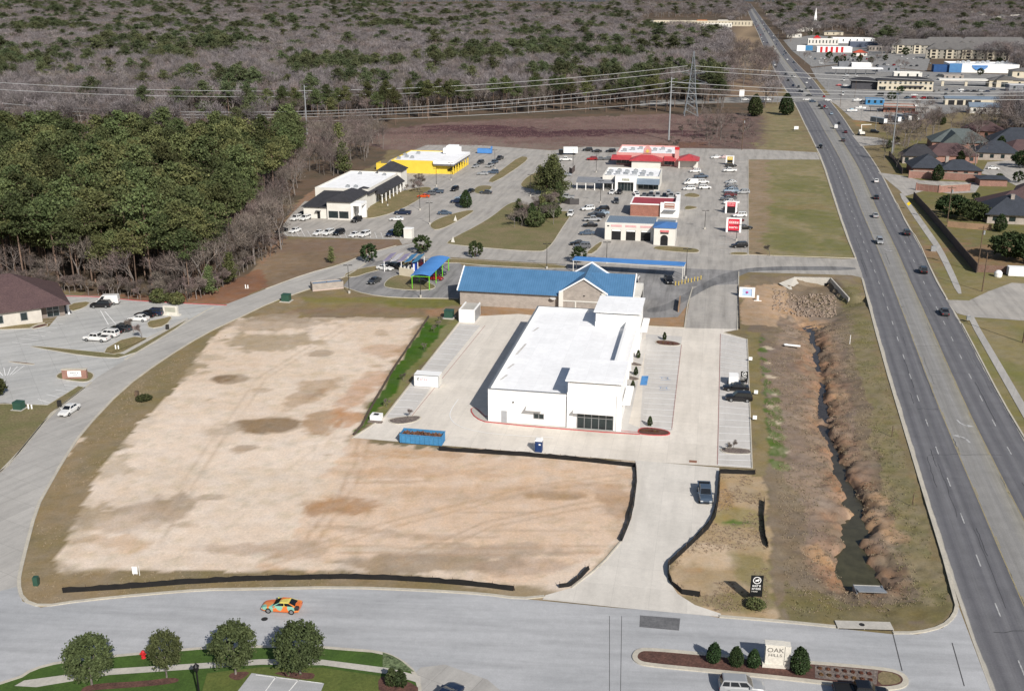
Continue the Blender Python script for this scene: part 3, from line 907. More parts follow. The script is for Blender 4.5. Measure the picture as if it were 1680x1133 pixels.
# the two kerb lines at equal distance along Y, eased
def ease(line):
    y0, y1 = line[0][1], line[-1][1]
    yy, o, st = max(HLw[0][1], HRw[0][1]), [], 6.0
    while yy < 9500:
        o.append(yy); yy += st; st *= 1.025
    xsn = np.array([by_y(line, q)[0] for q in o])
    k = np.ones(5) / 5
    pad = np.concatenate([xsn[:2][::-1] * 0 + xsn[0] - (xsn[1] - xsn[0]) * np.array([2, 1]), xsn, xsn[-1] + (xsn[-1] - xsn[-2]) * np.array([1, 2])])
    return [(float(a), q) for a, q in zip(np.convolve(pad, k, 'valid'), o)]
HLe, HRe = ease(HLw), ease(HRw)
def hwy(u, yy):
    a, b = by_y(HLe, yy), by_y(HRe, yy)
    return (a[0] + (b[0] - a[0]) * u, yy)
def hwy_mat():
    m, nt, b = _new('highway_asphalt')
    uv = nt.nodes.new('ShaderNodeUVMap').outputs[0]
    sep = nt.nodes.new('ShaderNodeSeparateXYZ'); nt.links.new(uv, sep.inputs[0])
    p = position(nt)
    wob = maprange(nt, noise(nt, p, .12, 3), .3, .7, -.006, .006)
    u = math_node(nt, 'ADD', sep.outputs[0], wob)
    rp = nt.nodes.new('ShaderNodeValToRGB')
    nt.links.new(u, rp.inputs[0])
    el = rp.color_ramp.elements
    D1, D2, C, Gt = (.122, .121, .132), (.166, .165, .174), (.262, .256, .248), (.46, .43, .37)
    stops = [(0, Gt), (.022, Gt), (.026, D2), (.085, D1), (.14, D2), (.20, D1), (.225, D2), (.27, D1), (.325, D2), (.37, D1), (.378, C), (.45, (.24, .234, .224)), (.52, C), (.628, (.27, .255, .215)),
             (.64, D1), (.69, D2), (.74, D1), (.80, D2), (.85, D1), (.91, D2), (.976, D1), (.982, Gt), (1, Gt)]
    el[0].position, el[0].color = stops[0][0], (*stops[0][1], 1)
    el[1].position, el[1].color = stops[-1][0], (*stops[-1][1], 1)
    for pos, c in stops[1:-1]:
        e = el.new(pos); e.color = (*c, 1)
    mp = nt.nodes.new('ShaderNodeMapping'); mp.inputs['Scale'].default_value = (30, .02, 1); nt.links.new(uv, mp.inputs['Vector'])
    col = scale_col(nt, rp.outputs[0], maprange(nt, noise(nt, mp.outputs[0], 1, 5, .7), .3, .7, .86, 1.16))
    col = scale_col(nt, col, maprange(nt, noise(nt, p, .35, 5), .3, .7, .9, 1.1))
    col = scale_col(nt, col, maprange(nt, noise(nt, p, 5, 3), .3, .7, .9, 1.1))
    nt.links.new(col, b.inputs['Base Color'])
    b.inputs['Roughness'].default_value = .85
    b.inputs['Specular IOR Level'].default_value = .25
    return m
M['hwy'] = hwy_mat()
nc = 8
hv, hf, huv = [], [], []
for i, (a, b_) in enumerate(zip(HLe, HRe)):
    for j in range(nc + 1):
        u = j / nc
        hv.append((a[0] + (b_[0] - a[0]) * u, a[1], .016)); huv.append((u, a[1]))
for i in range(len(HLe) - 1):
    for j in range(nc):
        o = i * (nc + 1) + j
        hf.append((o, o + 1, o + nc + 2, o + nc + 1))
hm = bpy.data.meshes.new('highway'); hm.from_pydata(hv, [], hf)
ul = hm.uv_layers.new(name='UVMap')
lv = np.zeros(len(hm.loops), np.int32); hm.loops.foreach_get('vertex_index', lv)
ul.data.foreach_set('uv', np.array(huv, np.float32)[lv].ravel())
hm.materials.append(M['hwy']); ho = bpy.data.objects.new('highway', hm); COL.objects.link(ho); tag(ho, kind='structure')

# highway markings
mk = MB()
def strip(mb, pts, w, z, mi=0):
    for a, b in zip(pts, pts[1:]):
        L = math.hypot(b[0] - a[0], b[1] - a[1])
        if L < 1e-6: continue
        nx_, ny_ = -(b[1] - a[1]) / L * w / 2, (b[0] - a[0]) / L * w / 2
        mb.quad((a[0] - nx_, a[1] - ny_, z), (b[0] - nx_, b[1] - ny_, z), (b[0] + nx_, b[1] + ny_, z), (a[0] + nx_, a[1] + ny_, z), mi)
HS = []
yy = 96.0
while yy < 700:
    for u in (.212, .805):
        a, b_ = hwy(u, yy), hwy(u, yy + 3.0)
        strip(mk, [a, b_], .16, .024, 0)
    yy += 12.0 * 0.97
for u in (.376, .632):
    yy = 94.0
    while yy < 600:
        strip(mk, [hwy(u, yy), hwy(u, yy + 7.5)], .13, .023, 1)
        if int(yy / 7.5) % 2 == 0:
            uu = u + (.012 if u < .5 else -.012)
            strip(mk, [hwy(uu, yy), hwy(uu, yy + 3.2)], .11, .023, 1)
        yy += 7.5
def turn_arrow(px, py, s, flip):
    x0, y0 = G(px, py); a = R(13) + (math.pi if flip else 0)
    pts = []
    for i in range(9):
        t = i / 8 * 1.35
        pts.append((1.6 * (1 - math.cos(t)) * s, -1.6 + 2.6 * math.sin(t)))
    def T(p): return (x0 + p[0] * math.cos(a) + p[1] * math.sin(a), y0 - p[0] * math.sin(a) + p[1] * math.cos(a))
    strip(mk, [T(p) for p in pts], .32, .025, 0)
    e = pts[-1]
    h = [T((e[0], e[1] + .62)), T((e[0] + 1.1 * s, e[1] + .1)), T((e[0], e[1] - .62))]
    mk.add([(*p, .025) for p in (h if s < 0 else h[::-1])], [(0, 1, 2)], 0)
turn_arrow(1573, 694, -1, True)
turn_arrow(1588, 720, -1, False)
turn_arrow(1452, 410, -1, True)
rk = random.Random(14); cr_ = MB()
for k in range(46):
    u0 = rk.uniform(.04, .96); y0_ = rk.uniform(98, 330); L0 = rk.uniform(4, 22); pts_ = [hwy(u0 + rk.uniform(-.006, .006), y0_ + L0 * j / 8) for j in range(9)]
    if k % 3 == 0: uu_ = sorted((rk.uniform(.05, .95), rk.uniform(.05, .95))); pts_ = [(hwy(uu_[0] + (uu_[1] - uu_[0]) * j / 8, y0_)[0], y0_ + rk.uniform(-.3, .3)) for j in range(9)]
    strip(cr_, pts_, rk.uniform(.05, .12), .0205)
structure('road_cracks', cr_, pm('crack_sealer', (.045, .045, .048), None, 1, .7))
structure('road_markings', mk, [pm('worn_lane_paint', (.56, .56, .55), (.26, .26, .26), 1.6, .8), M['lineY']])

# the wide entrance street in front and the street bending up the left side
FRONT_N = [(37, 984), (67, 995), (134, 985), (235, 975), (335, 967), (416, 966), (560, 963), (694, 968), (795, 974), (860, 980), (1003, 994), (1137, 1003), (1180, 1011), (1271, 1018), (1371, 1028),
           (1465, 1038), (1506, 1038), (1546, 1028), (1566, 1010), (1571, 988)]
SIDE_R = [(30, 957), (44, 894), (60, 833), (80, 797), (104, 755), (134, 709), (201, 638), (265, 591), (335, 548), (386, 524), (449, 494), (505, 475), (560, 457), (585, 443), (600, 432)]
SIDE_L = [(-330, 1100), (-160, 930), (17, 760), (84, 678), (141, 635), (158, 619), (208, 588), (275, 548), (335, 511), (369, 500), (436, 474), (503, 449), (560, 434), (600, 417), (650, 404), (690, 396)]
street = [(-330, 1100)] + [(-300, 1200), (-200, 1250), (1680, 1250), (1668, 1250), (1625, 1133), (1571, 988)]
FS = [(1571, 990), (1566, 1012), (1546, 1030), (1506, 1040), (1465, 1040), (1371, 1030), (1271, 1020), (1180, 1013), (1137, 1005), (1003, 996), (860, 982), (795, 976), (694, 970), (560, 965), (416, 968), (335, 969),
      (235, 977), (134, 987), (67, 996), (37, 986), (28, 962), (-60, 980), (-400, 1120), (-420, 1260), (1668, 1260), (1626, 1135)]
sheet('street', FS, M['street'])
SS = SIDE_L[1:] + [(735, 380), (760, 400), (735, 412), (600, 432)] + SIDE_R[::-1][1:] + [(28, 962), (-60, 985), (-300, 1085)]
sheet('side_street', SS, M['sidest'])

# mid-field paving: junction, cross street and the shops' car parks
MID = [(690, 396), (660, 401), (655, 393), (600, 392), (450, 387), (478, 352), (500, 330), (545, 330), (590, 320), (640, 262), (700, 238), (780, 238), (905, 247), (960, 241), (1240, 245), (1340, 250), (1345, 262), (1228, 262),
       (1228, 418), (1404, 426), (1414, 452), (1210, 446), (1185, 440), (935, 434), (842, 429), (738, 422), (700, 425), (640, 428), (610, 426)]
sheet('shop_car_park', MID, M['oldlot'])
CW = [(585, 443), (600, 430), (640, 426), (700, 424), (738, 422), (760, 436), (1035, 432), (1185, 440), (1212, 446), (1212, 466), (1136, 470), (1128, 500), (1112, 520), (1058, 522), (930, 505), (756, 496), (752, 489), (650, 488), (600, 482), (562, 470)]
sheet('car_wash_paving', CW, M['carwashlot'])
sheet('shared_drive', [(1135, 470), (1212, 466), (1211, 541), (1188, 545), (1123, 540), (1130, 500)], M['oldlot'])
sheet('cross_street', [(935, 431), (1185, 437), (1404, 424), (1416, 456), (1390, 450), (1212, 444), (1120, 440), (935, 436)], M['oldlot'])
sheet('tyre_darkened_lane', [(1060, 507), (1090, 501), (1120, 484), (1158, 462), (1188, 448), (1240, 437), (1400, 437), (1408, 444), (1240, 443), (1212, 452), (1206, 462), (1188, 464), (1165, 470), (1128, 492), (1096, 510), (1062, 514)], pave_mat('tyre_dark', (.245, .24, .235), (.165, .165, .17), 0, .05, .5, blot=.2), sm=2)
# new car park
NEW = [(577, 718), (630, 685), (690, 607), (753, 529), (778, 519), (850, 515), (1063, 534), (1123, 538), (1211, 540), (1188, 545), (1226, 557), (1234, 768), (1042, 756), (880, 743), (720, 730)]
sheet('new_car_park', NEW, M['newlot'])
DRIVE = [(1042, 755), (1043, 800), (1036, 850), (1018, 889), (985, 928), (938, 964), (895, 976), (890, 983), (1003, 995), (1185, 1012), (1182, 1006), (1140, 992), (1112, 974), (1096, 950), (1100, 920), (1130, 890), (1165, 852), (1176, 822), (1180, 767)]
sheet('driveway', DRIVE, pave_mat('drive_concrete', (.68, .64, .58), (.61, .575, .52), 4.6, .05, .12, grain=.04, jdark=.87))
sheet('stall_paving', [(1182, 548), (1226, 557), (1234, 767), (1177, 763)], M['newpale'])
sheet('stall_paving', [(634, 684), (692, 607), (755, 531), (788, 534), (730, 605), (668, 690)], M['newpale'])
sheet('stall_paving', [(1060, 548), (1119, 552), (1103, 706), (1050, 704)], M['newpale'])
# left clinic car park
LL = [(-300, 680), (-300, 560), (0, 540), (80, 536), (112, 498), (104, 484), (160, 486), (240, 494), (372, 500), (335, 513), (275, 549), (208, 589), (158, 620), (141, 637), (84, 678), (78, 668), (8, 661)]
sheet('clinic_car_park', LL, M['leftlot'])
# right side aprons and car parks
sheet('driveway', [(1440, 283), (1475, 312), (1485, 322), (1520, 312), (1560, 318), (1600, 316), (1610, 300), (1510, 296), (1478, 288)], M['oldlot'])
sheet('driveway', [(1552, 492), (1590, 493), (1622, 478), (1660, 464), (1760, 470), (1800, 540), (1680, 526), (1592, 520), (1570, 514)], M['oldlot'])
sheet('driveway', [(1398, 222), (1412, 240), (1440, 238), (1480, 236), (1440, 226)], M['oldlot'])
sheet('cul_de_sac', [(1610, 285), (1640, 292), (1720, 330), (1760, 300), (1680, 262), (1620, 266)], M['oldlot'])
sheet('commercial_paving', [(1340, 130), (1330, 112), (1400, 104), (1520, 118), (1900, 132), (1900, 178), (1700, 172), (1560, 186), (1470, 205), (1412, 198), (1396, 186), (1372, 168)], M['asphaltlot'])
sheet('commercial_paving', [(1300, 84), (1285, 66), (1330, 58), (1440, 66), (1530, 84), (1520, 117), (1400, 103), (1332, 110)], M['asphaltlot'])
sheet('boat_yard_paving', [(1356, 163), (1385, 162), (1500, 168), (1540, 176), (1470, 204), (1400, 197), (1372, 172)], M['oldlot'])
sheet('crossing_road', [(1050, 166), (1190, 160), (1285, 158), (1345, 157), (1440, 151), (1900, 156), (1900, 164), (1440, 161), (1352, 166), (1290, 168), (1190, 169), (1050, 174)], M['asphaltlot'])
sheet('plaza_paving', [(1040, 50), (1052, 34), (1190, 34), (1205, 62), (1190, 64), (1180, 46), (1110, 44)], M['oldlot'])
sheet('bare_lot', [(640, 10), (1000, 8), (1000, 14), (660, 17)], M['grasstan'])
sheet('pavement', smooth_line(Gp([(1474, 318), (1496, 352), (1516, 381), (1536, 410), (1554, 446), (1570, 482), (1580, 482), (1565, 446), (1546, 408), (1526, 379), (1505, 350), (1482, 317)]), 1, True), M['sidest'], world=True)
sheet('pavement', Gp([(1586, 516), (1598, 541), (1638, 612), (1682, 690), (1760, 830), (1775, 825), (1694, 684), (1648, 606), (1608, 539), (1596, 516)]), M['sidest'], world=True)

# kerbs
kb = MB()
def kerb(pts, w=.3, z1=.15, sm=1, mi=0, closed=False, world=False):
    line = pts if world else Gp(pts)
    if sm: line = smooth_line(line, sm, closed)
    ribbon(kb, line, w, 0.0, z1, closed, mi)
kerb(SIDE_R[2:] [::-1] + [(36, 925), (30, 957), (37, 984), (67, 995), (134, 985), (235, 975), (335, 967), (416, 966), (560, 963), (694, 968), (795, 974), (852, 982), (893, 978)], .45, .12)
kerb([(1180, 1011), (1271, 1018), (1371, 1028)], .5, .13)
kerb([(1465, 1038), (1506, 1038), (1546, 1028), (1566, 1010), (1571, 988), (1499, 753), (1447, 581), (1415, 458)], .45, .13)
kerb([(-100, 866), (17, 760), (84, 678), (141, 635), (150, 627)], .35, .13)
kerb([(205, 590), (275, 548), (335, 511), (350, 504)], .35, .13)
kerb([(436, 474), (503, 449), (560, 434), (600, 417), (650, 403)], .3, .13)
kerb([(1404, 424), (1386, 380), (1366, 319), (1350, 268), (1340, 250)], .4, .13)
kerb([(1680, 717), (1643, 655), (1603, 578), (1578, 531)], .3, .14); kerb([(1553, 490), (1532, 454), (1506, 392), (1489, 372), (1472, 334)], .3, .14)
kerb([(1800, 905), (1680, 717)], .3, .14, 0)
kerb([(1234, 768), (1226, 557), (1188, 546)], .2, .15, 0); kerb([(630, 685), (753, 529)], .2, .15, 0)
kerb([(577, 719), (630, 685)], .2, .15, 0)
kerb([(1228, 262), (1228, 418), (1404, 424)], .2, .15, 0)
kerb([(1212, 446), (1210, 541)], .25, .15, 0); kerb([(1136, 472), (1128, 500), (1123, 538)], .25, .15, 0); kerb([(1123, 538), (1063, 535)], .25, .15, 0)
kerb([(562, 470), (600, 483), (650, 489), (752, 490)], .2, .15)
kerb([(1018, 889), (985, 928), (938, 964)], .18, .15); kerb([(104, 486), (160, 487), (240, 495), (372, 501)], .25, .15, 1, 1)
structure('kerbs', kb, [M['kerb'], M['redkerb']])

# raised planted islands, verges and beds
def island(name, pts, mat, z=.14, w=.2, sm=2, world=False, km=None):
    line = pts if world else Gp(pts)
    if sm: line = smooth_line(line, sm, True)
    mb = MB()
    mb.cap(line, z - .02, 0)
    ribbon(mb, line, w, 0.0, z, True, 1)
    return structure(name, mb, [mat, km or M['kerb']])
island('grass_island', [(728, 398), (742, 402), (880, 414), (900, 410), (925, 370), (938, 352), (930, 346), (905, 348), (860, 335), (838, 330), (800, 362)], M['grassolive'], sm=2)
island('grass_island', [(812, 300), (860, 268), (868, 258), (852, 257), (822, 280), (798, 298)], M['grasstan'], sm=1)
island('grass_island', [(850, 308), (890, 312), (905, 290), (880, 282), (862, 292)], M['grasstan'], sm=2)
island('grass_island', [(640, 318), (700, 305), (712, 312), (660, 345), (600, 362), (585, 350), (600, 335)], M['grasstan'], sm=2)
island('grass_island', [(702, 372), (720, 380), (770, 352), (780, 345), (760, 346), (715, 360)], M['grasstan'], sm=2)
island('grass_island', [(778, 317), (792, 319), (812, 306), (790, 304), (778, 309)], M['grassolive'], sm=2)
island('grass_island', [(628, 468), (636, 473), (690, 478), (720, 472), (700, 462), (668, 448), (640, 455)], M['grassolive'], sm=2)
island('grass_strip', [(560, 452), (590, 440), (640, 434), (655, 429), (700, 427), (738, 424), (842, 431), (935, 436), (925, 442), (800, 436), (735, 430), (660, 436), (608, 446), (580, 456)], M['grasstan'], z=.12, sm=1)
island('grass_island', [(1070, 410), (1140, 416), (1150, 412), (1138, 407), (1075, 403)], M['grasstan'], sm=2)
island('grass_island', [(958, 418), (975, 416), (990, 398), (983, 397)], M['grasstan'], sm=1)
island('grass_island', [(1195, 418), (1228, 419), (1226, 414), (1200, 414)], M['grasstan'], sm=2)
island('grass_island', [(1118, 322), (1145, 325), (1150, 320), (1132, 316)], M['grasstan'], sm=2); island('grass_island', [(1122, 345), (1140, 343), (1146, 340), (1125, 337)], M['grasstan'], sm=2)
island('planting_island', [(1074, 558), (1078, 566), (1110, 568), (1119, 565), (1105, 560)], M['mulch'], sm=2)
island('planting_island', [(1046, 706), (1056, 701), (1090, 705), (1101, 711), (1092, 715), (1048, 713)], M['mulch'], sm=2, km=M['redkerb'])
island('planting_island', [(1180, 738), (1190, 734), (1232, 737), (1233, 746), (1190, 744)], M['rockbed'], sm=2)
island('planting_island', [(634, 690), (650, 685), (684, 682), (692, 685), (680, 693), (650, 697)], M['rockbed'], sm=2)
island('planting_bed', [(1032, 593), (1044, 596), (1055, 600), (1046, 602), (1030, 598)], M['rockbed'], sm=2, w=.1, z=.2); island('planting_bed', [(1030, 617), (1044, 620), (1050, 623), (1040, 626), (1026, 621)], M['rockbed'], sm=2, w=.1, z=.2)
island('kerbed_apron', [(771, 672), (780, 668), (800, 688), (1049, 709), (1050, 714), (801, 694), (780, 686)], M['conc'], sm=1, km=M['redkerb'])
# clinic verges
island('grass_verge', [(48, 569), (60, 568), (160, 578), (190, 580), (300, 527), (310, 524), (275, 549), (208, 588), (150, 586)], M['grassolive'], sm=1)
island('grass_verge', [(163, 578), (210, 552), (252, 556), (195, 583)], M['grasstan'], z=.16, sm=1)
island('grass_verge', [(240, 528), (262, 524), (285, 518), (272, 535), (245, 540)], M['grasstan'], z=.16, sm=1)
island('grass_island', [(90, 620), (98, 611), (130, 606), (153, 612), (154, 620), (142, 628), (110, 624)], M['grassolive'], sm=2)
island('grass_verge', [(10, 663), (78, 665), (128, 634), (140, 636), (84, 678), (15, 762), (-200, 940), (-200, 664)], M['grassolive'], z=.13, sm=0)
island('grass_verge', [(-100, 540), (45, 541), (58, 533), (78, 529), (0, 536), (-100, 536)], M['grasstan'], sm=1); island('planting_bed', [(50, 541), (78, 535), (78, 531), (58, 535)], M['mulch'], sm=1, z=.16)
island('planting_bed', [(14, 594), (55, 599), (57, 597), (18, 593)], M['mulch'], sm=1)
island('grass_verge', [(112, 499), (150, 494), (140, 505), (114, 512)], M['grasstan'], sm=1)
sheet('clinic_path', [(196, 581), (305, 522), (311, 523), (204, 582)], M['conc'], z=.165)
# bottom edge verge, path and beds
island('grass_verge', [(30, 1114), (54, 1098), (100, 1086), (184, 1077), (235, 1072), (352, 1062), (426, 1061), (526, 1062), (560, 1065), (627, 1070), (660, 1085), (681, 1104), (690, 1135), (690, 1250), (-250, 1250), (-200, 1180)], M['lawn'], z=.13, w=.45, sm=1)
sheet('path', [(24, 1126), (40, 1117), (180, 1098), (340, 1088), (430, 1082), (530, 1083), (640, 1097), (690, 1110), (690, 1122), (640, 1107), (530, 1092), (430, 1091), (340, 1097), (180, 1108), (60, 1128)], M['conc'], z=.14)
sheet('lawn', [(430, 1095), (530, 1096), (640, 1112), (640, 1250), (300, 1250), (340, 1105)], M['lawndry'], z=.128)
sheet('ground_cover_bed', [(628, 1071), (645, 1077), (660, 1086), (680, 1103), (650, 1100), (628, 1095)], M['liriope'], z=.15)
sheet('mulch_bed', [(140, 1123), (240, 1118), (282, 1112), (296, 1115), (288, 1122), (230, 1128), (150, 1133), (130, 1140)], M['mulch'], z=.15, sm=2)
sheet('mulch_bed', [(374, 1112), (380, 1104), (412, 1102), (402, 1112), (390, 1118)], M['mulch'], z=.15, sm=1)
sheet('mulch_bed', [(440, 1103), (510, 1104), (518, 1108), (512, 1116), (480, 1114)], M['mulch'], z=.15, sm=1)
sheet('mulch_bed', [(620, 1112), (640, 1110), (686, 1125), (686, 1140), (622, 1140)], M['mulch'], z=.15, sm=1)
sheet('forecourt', [(413, 1105), (532, 1122), (500, 1200), (340, 1200)], M['street'], z=.15)
fm = MB()
for a, b_ in [((453, 1111), (432, 1140)), ((490, 1116), (470, 1140)), ((420, 1108), (529, 1122))]:
    strip(fm, Gp([a, b_]), .12, .156)
structure('stall_lines', fm, M['lineW'])
sheet('driveway', [(690, 1095), (682, 1103), (690, 1130), (700, 1200), (900, 1200), (800, 1115), (730, 1090)], M['sidest'])
# median with the entrance sign
MED = [(1040, 1078), (1046, 1068), (1062, 1065), (1200, 1078), (1335, 1088), (1455, 1098), (1480, 1106), (1488, 1118), (1478, 1128), (1440, 1131), (1335, 1118), (1200, 1104), (1062, 1091), (1046, 1086)]
island('median', MED, M['mulch'], z=.16, w=.6, sm=2)
sheet('flower_bed', [(1337, 1092), (1440, 1101), (1438, 1124), (1337, 1113)], M['rockbed'], z=.15)
sheet('median_grass', [(1441, 1101), (1470, 1106), (1480, 1117), (1468, 1124), (1440, 1124)], M['grassolive'], z=.152, sm=1)

# stall lines and other paint
sl = MB()
def stalls(a0, a1, b0, b1, n, mi=0, w=.12, z=.07):
    """n+1 lines between the row a (front ends) and row b (back ends)"""
    a0, a1, b0, b1 = Gp([a0, a1, b0, b1])
    for i in range(n + 1):
        t = i / n
        strip(sl, [(a0[0] + (a1[0] - a0[0]) * t, a0[1] + (a1[1] - a0[1]) * t), (b0[0] + (b1[0] - b0[0]) * t, b0[1] + (b1[1] - b0[1]) * t)], w, z, mi)
ZP = LEVEL[0] + .008
stalls((1181, 548), (1179, 735), (1225, 558), (1232, 735), 20, 0, .17, ZP); stalls((1179, 746), (1177, 762), (1233, 746), (1234, 766), 2, 0, .17, ZP)
stalls((668, 680), (786, 536), (637, 679), (755, 533), 16, 0, .17, ZP)
stalls((1062, 575), (1054, 700), (1117, 577), (1104, 703), 15, 0, .17, ZP)
stalls((104, 532), (52, 566), (78, 530), (20, 562), 5, 0, .12, ZP); stalls((110, 524), (148, 503), (72, 528), (112, 503), 5, 0, .1, ZP)
stalls((105, 632), (62, 655), (128, 634), (84, 662), 3, 0, .12, ZP)
stalls((-5, 605), (40, 600), (5, 617), (20, 615), 4, 0, .14, ZP); stalls((165, 510), (172, 511), (178, 533), (190, 532), 1, 0, .16, ZP)
stalls((455, 378), (655, 382), (462, 388), (658, 392), 20, 0, .1, ZP); stalls((1182, 262), (1180, 410), (1222, 262), (1226, 412), 22, 0, .1, ZP)
stalls((700, 330), (760, 300), (722, 333), (775, 303), 6, 0, .1, ZP); stalls((940, 402), (975, 330), (965, 405), (1000, 333), 8, 0, .1, ZP)
stalls((985, 352), (900, 258), (960, 352), (930, 258), 10, 0, .1, ZP)
# drive-through lane line of the new car park
strip(sl, smooth_line(Gp([(752, 655), (740, 672), (737, 684), (748, 698), (780, 708), (830, 714), (908, 718)]), 2), .14, ZP, 0)
strip(sl, Gp([(796, 534), (668, 692)]), .10, ZP, 2)
strip(sl, Gp([(1182, 548), (1177, 762)]), .10, ZP, 2); strip(sl, Gp([(1118, 566), (1102, 704)]), .10, ZP, 2)
b = Gp([(1053, 617), (1064, 617), (1061, 632), (1050, 632)]); sl.cap(b, ZP, 1)
for px, py in ((1091, 621), (1089, 637)):
    x0, y0 = G(px, py)
    for (dx, dy, sx, sy) in ((-.6, .35, .25, .12), (-.3, 0, .9, .12), (.3, -.3, .5, .12), (-.65, -.1, .12, .5), (.5, -.05, .12, .5)):
        sl.quad((x0 + dx, y0 + dy, ZP), (x0 + dx + sx, y0 + dy, ZP), (x0 + dx + sx, y0 + dy + sy, ZP), (x0 + dx, y0 + dy + sy, ZP), 1)
    strip(sl, [(x0 - 1.0, y0 - .9), (x0 + 1.0, y0 - .9)], .06, ZP, 1); strip(sl, [(x0 - 1.0, y0 + .9), (x0 + 1.0, y0 + .9)], .06, ZP, 1)
structure('car_park_markings', sl, [pm('stall_paint', (.86, .86, .85), (.78, .78, .77), 2, .7), M['lineB'], pm('pink_fire_lane_line', (.40, .19, .17), (.34, .18, .16), .8, .8)])
# patches in the street
pt = MB(); pt.cap(Gp([(1050, 1009), (1116, 1014), (1114, 1034), (1049, 1028)]), .032)
structure('asphalt_patch', pt, pm('patch_asphalt', (.16, .16, .165), (.12, .12, .125), .8, .9, fine=4, famt=.2))
pt = MB()
strip(pt, Gp([(1465, 1040), (1480, 1100)]), .12, .033); strip(pt, Gp([(1562, 1054), (1582, 1125)]), .12, .033); strip(pt, Gp([(1000, 1010), (1000, 1140)]), .06, .033); strip(pt, Gp([(1020, 1010), (1018, 1140)]), .06, .033)
structure('street_joints', pt, pm('joint_sealant', (.09, .09, .09), None, 1, .8))
# ------------------------------------------------------------------ buildings
def bld(name, label, cat, px, py, az=AX, group=None):
    x, y = G(px, py)
    return thing(name, label, cat, (x, y, 0), -R(az), group)

def one(mb_fn, name, mat, parent):
    mb = MB(); mb_fn(mb); return mb.build(name, mat, parent)
def bx(name, mat, parent, *b):
    mb = MB(); mb.box(*b); return mb.build(name, mat, parent)

def window(parent, side, p, a0, a1, z0, z1, nx=1, nz=1, mat=None, fr=True, name='window', fmat=None):
    """a framed window on a wall: side 'S' wall plane y=p facing -y, 'E' plane x=p facing +x, 'W' plane x=p facing -x"""
    g, f = MB(), MB()
    t = .06
    def B(mb, u0, u1, w0, w1, o0, o1):
        if side == 'S': mb.box(u0, p - o1, w0, u1, p - o0, w1)
        elif side == 'N': mb.box(u0, p + o0, w0, u1, p + o1, w1)
        elif side == 'E': mb.box(p + o0, u0, w0, p + o1, u1, w1)
        else: mb.box(p - o1, u0, w0, p - o0, u1, w1)
    B(g, a0, a1, z0, z1, -.05, .03)
    w = g.build(name, mat or M['glass'], parent)
    if fr:
        for i in range(nx + 1):
            u = a0 + (a1 - a0) * i / nx
            B(f, u - t, u + t, z0 - t, z1 + t, -.02, .07)
        for i in range(nz + 1):
            z = z0 + (z1 - z0) * i / nz
            B(f, a0, a1, z - t, z + t, -.02, .065)
        f.build('frame', fmat or M['frame'], w)
    return w

def flat_roofed(t, x0, y0, x1, y1, h, wall, roof, par=.5, th=.3, name='wall', proof=True):
    """walls with a parapet round a sunken flat roof"""
    mb = MB()
    mb.box(x0, y0, 0, x1, y0 + th, h); mb.box(x0, y1 - th, 0, x1, y1, h)
    mb.box(x0, y0 + th, 0, x0 + th, y1 - th, h); mb.box(x1 - th, y0 + th, 0, x1, y1 - th, h)
    w = mb.build(name, wall, t)
    r = MB(); r.box(x0 + th, y0 + th, h - par - .2, x1 - th, y1 - th, h - par)
    r.build('roof', roof, t)
    return w

def hvac(parent, x, y, z, s=1.0, w=1.6):
    mb = MB(); mb.box(x, y, z, x + w * s, y + 1.3 * s, z + 1.0 * s); mb.box(x + .25 * s, y + .2 * s, z + 1.0 * s, x + 1.1 * s, y + 1.0 * s, z + 1.12 * s)
    mb.tube((x + w * s * .5, y + .6 * s, z + 1.0 * s), (x + w * s * .5, y + .6 * s, z + 1.25 * s), .35 * s, .35 * s, 10)
    return mb.build('roof_unit', M['steel'], parent)

# --- the new white retail building
t = bld('retail_building', 'large new white flat-roofed retail building with two square corner towers in the car park', 'building', 801, 691)
flat_roofed(t, 0, 0, 20.3, 51.4, 6.1, M['white'], M['roofwhite'], .55)
c = MB(); c.box(-.06, -.06, 6.1, 14.0, .34, 6.18); c.box(-.06, .34, 6.1, .34, 51.46, 6.18); c.box(.34, 51.1, 6.1, 13.9, 51.46, 6.18); c.build('parapet_cap', M['frame'], t)
mb = MB(); mb.box(20.3, 10.5, 0, 20.8, 41, 7.0); mb.box(20.8, 10.5, 5.2, 22.5, 41, 6.0)
for k in range(7):
    mb.box(22.05, 11 + k * 4.8, 0, 22.45, 11.5 + k * 4.8, 5.2)
mb.build('shopfront_arcade', M['white'], t)
for (ya, yb, nm) in ((0, 10.4, 0), (41.1, 52.0, 1)):
    tw = MB(); tw.box(14, ya - .15, 0, 23.0, yb, 8.4)
    tw.box(22.4, ya - .3, 0, 23.25, ya + 1.2, 6.6); tw.box(13.9, ya - .3, 0, 15.0, ya + .3, 6.6)
    two = tw.build('tower', M['white'], t)
    sl_ = MB(); sl_.box(13.6, ya - .7, 8.75, 23.35, yb + .4, 9.0); sl_.build('roof', M['roofwhite'], two)
    lo = MB(); lo.box(14.3, ya + .05, 8.4, 22.7, yb - .3, 8.75); lo.build('clerestory_louvre', pm('grey_louvre', (.20, .20, .21), None, 2, .6), two)
    ca = MB(); ca.box(23.25, ya + 1.0, 4.5, 24.6, yb - 1.0, 4.9); ca.build('canopy', M['white'], two)
aw = MB(); aw.box(15.1, -1.5, 3.35, 22.3, -.16, 3.65); aw.build('canopy', M['white'], t)
window(t, 'S', -.16, 15.7, 21.9, .15, 3.15, 5, 1, name='shop_window')
fr2 = MB(); fr2.box(15.7, -.26, 2.15, 21.9, -.17, 2.25); fr2.build('transom', M['frame'], t)
